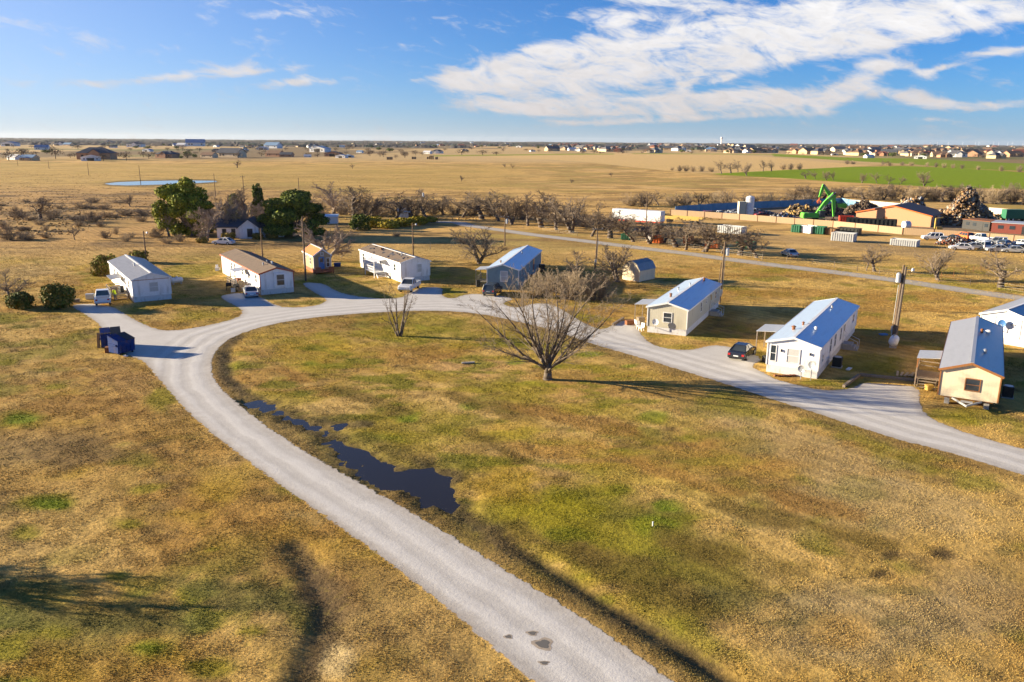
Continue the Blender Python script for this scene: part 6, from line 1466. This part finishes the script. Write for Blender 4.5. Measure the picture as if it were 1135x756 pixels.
# far trees
TP = []
def far_tree_mesh(seed, cols, n, dense=1.0):
    rnd = np.random.default_rng(seed); u = rnd.normal(size=(n, 3)); u /= np.linalg.norm(u, axis=1)[:, None]; c = u * (rnd.random(n) ** .4)[:, None] * np.array([4.2, 4.2, 2.6]) + np.array([0, 0, 4.2]); c += rnd.normal(0, .35, c.shape)
    a = rnd.normal(size=(n, 3)); a /= np.linalg.norm(a, axis=1)[:, None]; b = np.cross(a, u); b /= np.linalg.norm(b, axis=1)[:, None] + 1e-6
    s = rnd.uniform(.5, 1.2, n)[:, None] * dense
    V = np.stack([c - a * s, c + b * s * .5, c + a * s, c - b * s * .5], 1).reshape(-1, 3); T = np.repeat(np.array(cols)[rnd.integers(0, len(cols), n)], 4, 0)
    tv = np.array([(-.2, -.2, 0), (.2, -.2, 0), (.12, 0, 4), (-.12, 0, 4), (0, -.25, 0), (0, .25, 0), (0, .12, 4), (0, -.12, 4)])
    V = np.concatenate([V, tv]); T = np.concatenate([T, np.full((8, 3), .06)]); o = np_mesh('x', V, np.arange(len(V)).reshape(-1, 4), 'brush_far', {'tone': T}); me = o.data; bpy.data.objects.remove(o); return me
FB = [far_tree_mesh(301 + i, [(.17, .12, .08), (.13, .095, .065), (.20, .15, .10)], 170, .55) for i in range(3)]; FG = [far_tree_mesh(311 + i, DARK, 260, .9) for i in range(2)]
def far_tree(px, w_px, h_m, me, label, group):
    o = bpy.data.objects.new('tree', me); col.objects.link(o); base = on_ground(px); depth = base.y * CP + HCAM * SP; s = w_px * depth / F_PX / 8.4
    o.location = base; o.rotation_euler = (0, 0, random.uniform(0, 6.28)); o.scale = (s, s, h_m / 6.8); return tag(o, label, 'tree', group)
for i in range(230):
    x = random.uniform(-10, 1180)
    y0 = 152.0 + x * .0072
    if x < 640: y = y0 + random.choice([random.uniform(4, 9), random.uniform(9, 20) if x < 470 else random.uniform(5, 13)]); 
    else: y = min(y0 + random.uniform(3.5, 16), 170.5 + max(0, x - 850) * .025)
    if 195 < x < 225 and y > 200: continue
    d_ = HCAM * F_PX / (y - y0 + .3); gr = random.random() < .16
    far_tree((x, y), random.uniform(7, 15) / d_ * F_PX, random.uniform(4.5, 8), random.choice(FG if gr else FB), ('dark evergreen tree' if gr else 'brown bare tree') + (' among the far houses on the left' if x < 400 else ' among the far houses in the middle' if x < 700 else ' among the far houses on the right'), 'far trees among the houses')
for px, w, hm, g, lb in [((208, 175), 9, 8, 1, 'round dark evergreen right of the low brick house'), ((216, 175.5), 6, 5, 1, 'small round evergreen next to the larger one'), ((201, 176), 5, 3.5, 1, 'low green bush between house and round evergreen'), ((62, 176), 17, 12, 0, 'tall bare tree standing among the far left farm buildings'), ((140, 178), 15, 9, 0, 'bare tree between the black-roofed house and the brick one'), ((10, 178), 20, 9, 0, 'bare brown tree at the far left edge among farm buildings'), ((24, 174), 20, 9, 0, 'bare brown tree behind the far left farm buildings'), ((115, 178.5), 12, 7, 0, 'bare tree in front of the tall black-roofed house'), ((300, 171), 24, 6, 0, 'brown thicket behind the long low brown building'), ((410, 173), 14, 8, 0, 'bare bush cluster right of the blue barn'), ((425, 174), 10, 6, 0, 'bare bush at the right of the cluster by the barns'), ((387, 166), 12, 10, 0, 'tall bare tree behind the barns'), ((165, 176), 12, 6, 0, 'brown shrub left of the low brick house'), ((512, 172), 16, 9, 0, 'bare tree over the tan house at the green strip'), ((535, 172), 16, 8, 0, 'bare thicket at the right end of the green strip'), ((550, 172), 12, 6, 0, 'bare thicket next to the hay field corner'), ((721, 167.5), 8, 7, 1, 'left dark evergreen by the teal-roofed house'), ((730, 167.5), 10, 8, 1, 'right dark evergreen by the teal-roofed house'), ((665, 170), 16, 4, 0, 'low russet thicket left on the hay field edge'), ((690, 170), 16, 4, 0, 'low russet thicket right on the hay field edge')]:
    far_tree(px, w, hm, (FG if g else FB)[0], lb, None)
for i in range(42):
    x = random.uniform(-5, 470); y = 169 + random.uniform(-6, 7.5); far_tree((x, y), random.uniform(5, 13), random.uniform(4, 8), random.choice(FB), 'brown bare tree among the farm buildings on the left', 'far trees among the farm buildings')
# the far woods, one mass
def far_woods():
    rnd = np.random.default_rng(400); V = []; T = []
    for i in range(5200):
        d = 2300 * math.exp(rnd.random() * 1.75); x = rnd.uniform(-.75, .75) * d
        if fbm(np.array([x / 900.]), np.array([d / 700.]), 3)[0] < .44 + .0 * d: continue
        w = rnd.uniform(25, 90) * (d / 3000) ** .6; h = rnd.uniform(5, 9.5); k = 9
        cx = x + np.linspace(-w / 2, w / 2, k); top = h * (.55 + .45 * rnd.random(k)); top[0] = top[-1] = h * .2
        dep = w * .25
        c = np.array([(.125, .105, .085), (.10, .09, .08), (.15, .12, .09), (.06, .075, .05)])[rnd.integers(0, 4)]
        for j in range(k - 1):
            a, b = cx[j], cx[j + 1]
            V += [(a, d - dep, 0), (b, d - dep, 0), (b, d, top[j + 1]), (a, d, top[j]), (a, d, top[j]), (b, d, top[j + 1]), (b, d + dep, 0), (a, d + dep, 0)]; T += [c] * 8
    V = np.array(V); o = np_mesh('woods', V, np.arange(len(V)).reshape(-1, 4), 'brush_far', {'tone': np.array(T)}); tag(o, 'dark belt of far woods below the horizon', 'woods', None, 'stuff')
far_woods()
# horizon marks
base = on_ground((799.5, 158.8)); base = Vector((base.x, base.y, 0)); base = base.normalized() * 5200; t = thing('water_tower', 'thin pale tower standing on the horizon above the far settlement', 'tower', base)
b = MB(); b.tube((0, 0, 0), (0, 0, 38), 5, 4, 12); b.build('shaft', 'trim_white', t); b = MB(); b.tube((0, 0, 38), (0, 0, 44), 4, 8, 14); b.tube((0, 0, 44), (0, 0, 52), 8, 7, 14); b.build('tank', 'trim_white', t)
def turbine():
    t = thing('wind_turbine', 'x', 'wind turbine'); b = MB(); b.tube((0, 0, 0), (0, 0, 85), 3.0, 1.8, 8); b.build('mast', 'turbine', t); b = MB()
    for k in range(3):
        a = R(90 + 120 * k + 15); b.beam((0, -3, 85), (math.cos(a) * 45, -3, 85 + math.sin(a) * 45), 3.2, 1.2, up=(0, 1, 0), w2=1.0, h2=.5)
    b.build('rotor', 'turbine', t); return Proto(t)
TB = turbine()
for i, x in enumerate([931, 950, 1011, 1031, 1039, 1051, 1067, 1081, 1085, 1101, 1107, 1117, 1122, 1134]):
    d = ray(x, 159.5); v = Vector((d[0], d[1], 0)).normalized() * random.uniform(11000, 12800); TB.put(v, random.uniform(-.8, .8), (.45, .45, .45), f'{ORD[i + 1]} tiny wind turbine from the left on the right horizon', 'wind turbines on the horizon')
# dark bales / sheds in the pasture
for i, (x, y, w) in enumerate([(432, 177, 6.5), (459, 176.5, 5), (475, 176.5, 3.5), (478.5, 176.6, 5), (484, 176.8, 3)]):
    base = on_ground((x, y)); s = w * (base.y / F_PX); n = max(2, int(s / 1.7)); b = MB()
    for k in range(n):
        for j in range(2 if i != 3 else 3): b.tube((-s / 2 + k * s / n + .8, -1, .8 + j * 1.35), (-s / 2 + k * s / n + .8, 1, .8 + j * 1.35), .82, .82, 10)
    o = b.build('hay_stack', 'hay' if i == 3 else 'bark'); o.location = base; tag(o, ['dark hay stack at the far edge of the pasture, leftmost of the group', 'dark hay stack right of the leftmost one in the far pasture', 'small dark stack left of the orange-brown hay stack', 'orange-brown hay stack at the far edge of the pasture', 'tiny dark stack right of the orange-brown hay stack'][i], 'hay stack')
# ------------------------------------------------------------------ ground, roads, water
ground_material()
gravel_material('gravel_mat', (.47, .445, .405), (.63, .605, .56))
gravel_material('lane_mat', (.38, .35, .31), (.46, .43, .385))
gravel_material('dirt_mat', (.30, .22, .13), (.36, .27, .16))
water_material('ditch_water', (.022, .019, .016), .10)
water_material('pond_water', (.05, .07, .10), .03)
water_material('puddle_water', (.16, .15, .13), .1)
GX, GY, GZ, GC, GRD, GWD = build_ground()
def grow(poly, d):
    out = []; n = len(poly); A = sum(poly[i][0] * poly[(i + 1) % n][1] - poly[(i + 1) % n][0] * poly[i][1] for i in range(n)); sg = 1 if A > 0 else -1
    for i in range(n):
        a, b, c = Vector(poly[i - 1]), Vector(poly[i]), Vector(poly[(i + 1) % n]); t = (c - a).normalized(); out.append((b.x + sg * t.y * d, b.y - sg * t.x * d))
    return out
def clip_sd(X, Y): return sdist(X, Y, ROAD)
LOOPG = G(LOOP_IN)
road_sheet('gravel_road', clip_sd, (-75, 92, 19, 128), .36, .014, 'gravel_mat', latf=lambda X, Y: seg_dist(X, Y, LOOPG))
road_sheet('lane', lambda X, Y: 2.25 - seg_dist(X, Y, BACKROAD), (-28, 100, 95, 230), .45, .016, 'lane_mat')
b = structure(flat_poly('ditch_water', grow(WATER, 1.6), -.17, 'ditch_water'))
b = structure(flat_poly('pond_water', G(POND_PX), .02, 'pond_water'))
def puddle(px, rx, ry, rot=0):
    c = on_ground(px); n = 18; pts = []
    for i in range(n): a = 2 * math.pi * i / n; k = 1 + .18 * math.sin(3 * a + px[0]) + .1 * math.sin(5 * a); pts.append((c.x + rx * k * math.cos(a), c.y + ry * k * math.sin(a)))
    o = flat_poly('puddle', pts, .020, 'puddle_water'); structure(o)
    m = flat_poly('pothole_mud', [((p[0] - c.x) * 1.55 + c.x, (p[1] - c.y) * 1.55 + c.y) for p in pts], .017, 'mud_damp'); structure(m)
mk('mud_damp', (.36, .30, .23), var=.2, scale=3, bump=.4, bscale=6)
for px, rx, ry in [((602, 714), .30, .30), ((590, 702), .18, .13), ((563.5, 706), .14, .11), ((603, 735), .16, .10)]: puddle(px, rx, ry)

# ------------------------------------------------------------------ grass blades on the near ground
def grass():
    n = 2300000; r = np.random.default_rng(77)
    # denser close to the road loop, thinner further off
    y = 22 + (185 - 22) * r.random(n) ** 2.0; x = (r.random(n) * 2 - 1) * (y * .68 + 6)
    rd = sdist_fast(x, y); ok = rd < -.12
    for bx, by, br in PADS: ok &= np.hypot(x - bx, y - by) > 2.6
    for h in HOMES.values():
        a = h.t.rotation_euler.z; lx = (x - h.t.location.x) * math.cos(a) + (y - h.t.location.y) * math.sin(a); ly = -(x - h.t.location.x) * math.sin(a) + (y - h.t.location.y) * math.cos(a)
        ok &= ~((np.abs(lx) < h.W / 2 + .05) & (ly > -.05) & (ly < h.L + .05))
    x, y = x[ok], y[ok]; n = len(x)
    clump = fbm(x / 1.1, y / 1.1, 81, 3); keep = r.random(n) < np.clip((clump - .25) * 2.4, .2, 1) * np.clip((185 - y) / 70, .0, 1); x, y, clump = x[keep], y[keep], clump[keep]; n = len(x)
    # ground colour and height under each blade
    iy = np.clip(np.searchsorted(GY[:, 0], y) - 1, 0, GY.shape[0] - 2); ty = (y - GY[iy, 0]) / (GY[iy + 1, 0] - GY[iy, 0])
    u = (x / (62 + np.abs(y)) + 1) / 2 * (GY.shape[1] - 1); ix = np.clip(u.astype(int), 0, GY.shape[1] - 2); tx = u - ix
    def samp(A):
        w = lambda t: t if A.ndim == 2 else t[:, None]
        return (A[iy, ix] * w((1 - ty) * (1 - tx)) + A[iy, ix + 1] * w((1 - ty) * tx) + A[iy + 1, ix] * w(ty * (1 - tx)) + A[iy + 1, ix + 1] * w(ty * tx))
    c, z = samp(GC), samp(GZ)
    up = z > -.165; x, y, clump, c, z = x[up], y[up], clump[up], c[up], z[up]; n = len(x)
    lum = c.mean(1); tall = np.clip((c[:, 1] - c[:, 0] * .8) * 8, 0, 1)
    h = (.016 + .034 * r.random(n) * (.4 + clump) + .025 * tall) * (1 + .008 * (y - 25)); w = (.022 + .036 * r.random(n)) * (1 + .018 * (y - 25))
    a = r.uniform(0, 2 * np.pi, n); dx, dy = np.cos(a) * w / 2, np.sin(a) * w / 2; lx, ly = r.normal(0, .5, n) * h, r.normal(0, .5, n) * h
    V = np.empty((n, 3, 3)); V[:, 0] = np.stack([x - dx, y - dy, z - .02], 1); V[:, 1] = np.stack([x + dx, y + dy, z - .02], 1); V[:, 2] = np.stack([x + lx, y + ly, z + h], 1)
    t = c * r.uniform(.82, 1.15, n)[:, None]; t *= np.array([.90, .96, .95])
    o = np_mesh('lawn_grass', V.reshape(-1, 3), np.arange(3 * n).reshape(-1, 3), 'grass_blade', {'tone': np.repeat(t, 3, 0)}); tag(o, 'short dry winter grass covering the lawns', 'grass', None, 'stuff')
def sdist_fast(x, y):
    out = np.empty(len(x))
    for k in range(0, len(x), 100000): out[k:k + 100000] = sdist(x[k:k + 100000], y[k:k + 100000], ROAD)
    return out
mk('grass_blade', None, attr='tone', rough=.9, var=.15, scale=.8)
grass()
# coarse weeds in the rough pasture beyond the lawns
def weeds():
    n = 60000; r = np.random.default_rng(78); y = 150 + (520 - 150) * r.random(n) ** 1.6; x = (r.random(n) * 2 - 1) * (y * .7)
    px, py = proj(x, y); d = seg_dist(x, y, BACKROAD); ok = (d > 3.5) & ~inside(px, py, YARD_PX) & ~inside(px, py, POND_PX) & (fbm(x / 14, y / 6, 33, 5) + .12 * (x < 0) > .53)
    ok &= ~((py > 244) & (px > 100)); ok &= ~((py > 262) & (px < 400)); ok &= (px < 860) | (py < 200)
    x, y = x[ok], y[ok]; n = len(x); h = r.uniform(.12, .42, n) * np.clip(1.6 - y / 300, .35, 1); w = r.uniform(.3, 1.0, n); a = r.uniform(0, 6.28, n); dx, dy = np.cos(a) * w / 2, np.sin(a) * w / 2; z = np.zeros(n)
    V = np.empty((n, 3, 3)); V[:, 0] = np.stack([x - dx, y - dy, z - .02], 1); V[:, 1] = np.stack([x + dx, y + dy, z - .02], 1); V[:, 2] = np.stack([x + r.normal(0, .3, n), y + r.normal(0, .3, n), h], 1)
    cc = np.array([(.38, .24, .085), (.30, .19, .075), (.46, .30, .11)])[r.integers(0, 3, n)] * r.uniform(.8, 1.2, n)[:, None]
    o = np_mesh('pasture_weeds', V.reshape(-1, 3), np.arange(3 * n).reshape(-1, 3), 'grass_blade', {'tone': np.repeat(cc, 3, 0)}); tag(o, 'dry brown weeds standing in the rough pasture', 'weeds', None, 'stuff')
weeds()

# trees just outside the frame on the left, whose shadows fall on the near lawn
for i, (sx, sy, w, h) in enumerate([(60, 662, 7, 8.5), (225, 690, 7, 8.0)]):
    g = on_ground((sx, sy)); L = h * .62 / math.tan(SUN_EL); loc = g + SUN_H * L
    p = proj(loc.x, loc.y)
    PT[i].put(loc, 1.0 + i, (1.5 * w / 6, 1.5 * w / 6, h / 6.0), ['bare tree left of the near lawn, outside the frame', 'bare tree nearest the camera, outside the frame'][i])

# ------------------------------------------------------------------ light, sky, camera
sun = bpy.data.lights.new('sun', 'SUN'); sun.energy = 5.0; sun.angle = R(.5); sun.color = (1, .84, .60)
so = bpy.data.objects.new('sun', sun); col.objects.link(so); so.rotation_euler = SUN.to_track_quat('Z', 'Y').to_euler(); so.location = (-60, 10, 60)

w = bpy.data.worlds.new('World'); scn.world = w; w.use_nodes = True
N, L = w.node_tree.nodes, w.node_tree.links; bg = N['Background']; bg.inputs['Strength'].default_value = SKY_STRENGTH
sky = N.new('ShaderNodeTexSky'); sky.sky_type = 'NISHITA'; sky.sun_disc = False; sky.sun_elevation = SUN_EL
sky.sun_rotation = math.atan2(SUN_H.x, SUN_H.y); sky.altitude = 800; sky.air_density = .9; sky.dust_density = .0; sky.ozone_density = 8.5
tc = N.new('ShaderNodeTexCoord'); sp = N.new('ShaderNodeSeparateXYZ'); L.new(tc.outputs['Generated'], sp.inputs[0])
az = mnode(N, L, 'ARCTAN2', sp.outputs['X'], sp.outputs['Y']); el = mnode(N, L, 'ARCSINE', sp.outputs['Z'])
def azel(px, py): d = Vector(ray(px, py)).normalized(); return math.atan2(d.x, d.y), math.asin(d.z)
acc = None
BL = [  # px, py, rx, ry, rot(deg, picture), weight
    (545, 85, 45, 10, -8, .85), (610, 76, 80, 16, -10, 1.05), (690, 70, 90, 17, -10, 1.05), (600, 55, 50, 9, -12, .75), (575, 95, 60, 6, 3, .8), (770, 60, 90, 15, -13, 1.1), (850, 45, 90, 18, -14, 1.15), (930, 32, 90, 19, -12, 1.2), (1020, 18, 100, 18, -11, 1.25), (1110, 8, 90, 15, -9, 1.25),
    (705, 18, 36, 6, 3, .95), (780, 5, 70, 6, 4, 1.0), (690, 33, 24, 6, 22, .85), (770, 34, 40, 7, -8, .85), (860, 18, 60, 7, -3, .8), (730, 0, 40, 4, 2, .8),
    (565, 120, 50, 6, 4, .95), (640, 118, 70, 8, 0, 1.05), (730, 116, 80, 9, -3, 1.05), (810, 110, 60, 9, -8, 1.0), (880, 112, 50, 10, -8, .95), (940, 100, 34, 9, -35, 1.0), (970, 74, 24, 6, -3, 1.0), (1020, 80, 20, 4, 20, .8), (1045, 75, 22, 3, -14, .8), (1000, 105, 40, 8, 12, .95), (1050, 115, 30, 4, 4, .8), (1110, 117, 34, 5, -3, 1.0), (1120, 56, 30, 4, -4, .95), (1030, 132, 14, 2.5, 3, .8), (720, 134, 130, 3.5, -3, .85), (800, 88, 14, 3, -15, .9), (760, 92, 10, 7, -30, .9), (620, 135, 20, 2, 3, .6),
    (305, 15, 40, 4.5, -4, .85), (335, 90, 40, 5, -5, .95), (300, 78, 50, 3, -8, .6), (70, 92, 70, 5, -3, .5), (205, 83, 80, 4, -9, .6), (90, 38, 80, 8, 8, .4), (470, 88, 30, 3, -3, .4)]
s = 1 / F_PX
for (px, py, rx, ry, rot, wt) in BL:
    a0, e0 = azel(px, py); sc = math.cos(a0)   # px per radian falls off-axis
    ra, rb = rx * s * sc, ry * s * sc; c_, s_ = math.cos(R(-rot)), math.sin(R(-rot))
    da, de = mnode(N, L, 'SUBTRACT', az, a0), mnode(N, L, 'SUBTRACT', el, e0)
    u = mnode(N, L, 'MULTIPLY_ADD', da, c_ / ra, mnode(N, L, 'MULTIPLY', de, s_ / ra)); v = mnode(N, L, 'MULTIPLY_ADD', da, -s_ / rb, mnode(N, L, 'MULTIPLY', de, c_ / rb))
    q = mnode(N, L, 'MULTIPLY_ADD', u, u, mnode(N, L, 'MULTIPLY', v, v)); g = mnode(N, L, 'POWER', math.e, mnode(N, L, 'MULTIPLY', q, -.75))
    acc = mnode(N, L, 'MULTIPLY_ADD', g, wt, acc if acc is not None else 0.0)
acc = mnode(N, L, 'MINIMUM', acc, 1.05)
cv = N.new('ShaderNodeCombineXYZ'); ra_ = R(9)
L.new(mnode(N, L, 'MULTIPLY_ADD', az, 7 * math.cos(ra_), mnode(N, L, 'MULTIPLY', el, -7 * math.sin(ra_))), cv.inputs[0])
L.new(mnode(N, L, 'MULTIPLY_ADD', az, 20 * math.sin(ra_), mnode(N, L, 'MULTIPLY', el, 20 * math.cos(ra_))), cv.inputs[1]); cv.inputs[2].default_value = 1.7
n1 = noise(N, L, cv.outputs[0], 1.5, 10, .62, 1.2); n2 = noise(N, L, cv.outputs[0], 4.5, 9, .66, .8)
nz = mnode(N, L, 'ADD', mnode(N, L, 'MULTIPLY', n1, 2.9), mnode(N, L, 'MULTIPLY', n2, 2.3))
den = mnode(N, L, 'ADD', mnode(N, L, 'MULTIPLY', acc, 1.25), mnode(N, L, 'SUBTRACT', nz, 2.72))
dm = maprange(N, L, den, .08, 1.45, 0, .98, True)
# cloud tint: paler high up, pinkish grey near the horizon, uneven thickness
shade = maprange(N, L, n2, .32, .68, 1.08, .88); thick = maprange(N, L, den, .4, 1.5, .95, 1.04)
tint = N.new('ShaderNodeMix'); tint.data_type = 'RGBA'; tint.inputs['A'].default_value = CLOUD_LOW; tint.inputs['B'].default_value = CLOUD_HIGH
L.new(maprange(N, L, el, .02, .13, 0, 1), tint.inputs['Factor'])
cs = N.new('ShaderNodeVectorMath'); cs.operation = 'SCALE'; L.new(tint.outputs['Result'], cs.inputs[0]); L.new(mnode(N, L, 'MULTIPLY', shade, thick), cs.inputs['Scale'])
mx = N.new('ShaderNodeMix'); mx.data_type = 'RGBA'; L.new(dm, mx.inputs['Factor']); L.new(cs.outputs['Vector'], mx.inputs['B'])
# thin veil of high ice cloud toward the sun and pale air along the horizon
vz = mnode(N, L, 'MULTIPLY', mnode(N, L, 'SUBTRACT', az, R(-52)), 1 / R(34))
veil = mnode(N, L, 'MULTIPLY', mnode(N, L, 'POWER', math.e, mnode(N, L, 'MULTIPLY', mnode(N, L, 'MULTIPLY', vz, vz), -1.0)), VEIL)
veil = mnode(N, L, 'MULTIPLY', veil, maprange(N, L, el, .0, .6, 1, .25))
low = mnode(N, L, 'MULTIPLY', mnode(N, L, 'POWER', math.e, mnode(N, L, 'MULTIPLY', mnode(N, L, 'MAXIMUM', el, 0.0), -1 / .034)), LOWAIR)
vm = N.new('ShaderNodeMix'); vm.data_type = 'RGBA'; vm.inputs['A'].default_value = AIR_R; vm.inputs['B'].default_value = AIR_L
L.new(maprange(N, L, az, .55, -.6, 0, 1, True), vm.inputs['Factor'])
b1 = N.new('ShaderNodeMix'); b1.data_type = 'RGBA'; b1.inputs['B'].default_value = VEIL_C; L.new(veil, b1.inputs['Factor']); L.new(sky.outputs['Color'], b1.inputs['A'])
b2 = N.new('ShaderNodeMix'); b2.data_type = 'RGBA'; L.new(low, b2.inputs['Factor']); L.new(b1.outputs['Result'], b2.inputs['A']); L.new(vm.outputs['Result'], b2.inputs['B'])
L.new(b2.outputs['Result'], mx.inputs['A'])
L.new(mx.outputs['Result'], bg.inputs['Color'])

cam = bpy.data.cameras.new('camera'); cam.sensor_width = 36; cam.lens = F_PX / 1135 * 36; cam.clip_end = 60000; cam.clip_start = .5
co = bpy.data.objects.new('camera', cam); col.objects.link(co)
co.matrix_world = Matrix.Translation((0, 0, HCAM)) @ Matrix.Rotation(math.pi / 2 - PITCH, 4, 'X') @ Matrix.Rotation(ROLL, 4, 'Z')
scn.camera = co
if HAZE > 0:
    b = MB(); b.box((0, 12000, 24), (60000, 66000, 0)) if False else None
    b = MB(); z0, z1 = -2.0, 75.0; b.box((0, 7300, (z0 + z1) / 2), (29800, 15000, z1 - z0)); hz = b.build('haze', 'steel'); hz.data.materials.clear()
    m = bpy.data.materials.new('haze_air'); m.use_nodes = True; nt = m.node_tree; nt.nodes.remove(nt.nodes['Principled BSDF']); v = nt.nodes.new('ShaderNodeVolumePrincipled'); v.inputs['Density'].default_value = HAZE; v.inputs['Color'].default_value = (.86, .92, 1, 1); v.inputs['Anisotropy'].default_value = .2
    nt.links.new(v.outputs['Volume'], nt.nodes['Material Output'].inputs['Volume']); hz.data.materials.append(m); tag(hz, 'thin winter haze over the plain', 'haze', None, 'stuff')
vs = scn.view_settings; scn.display_settings.display_device = 'sRGB'; vs.view_transform = 'Standard'; vs.look = 'None'; vs.gamma = 1; vs.use_curve_mapping = False; vs.exposure = EXPOSURE
scn.cycles.use_denoising = DENOISE
scn.cycles.max_bounces = 6; scn.cycles.transparent_max_bounces = 12; scn.cycles.volume_bounces = 0
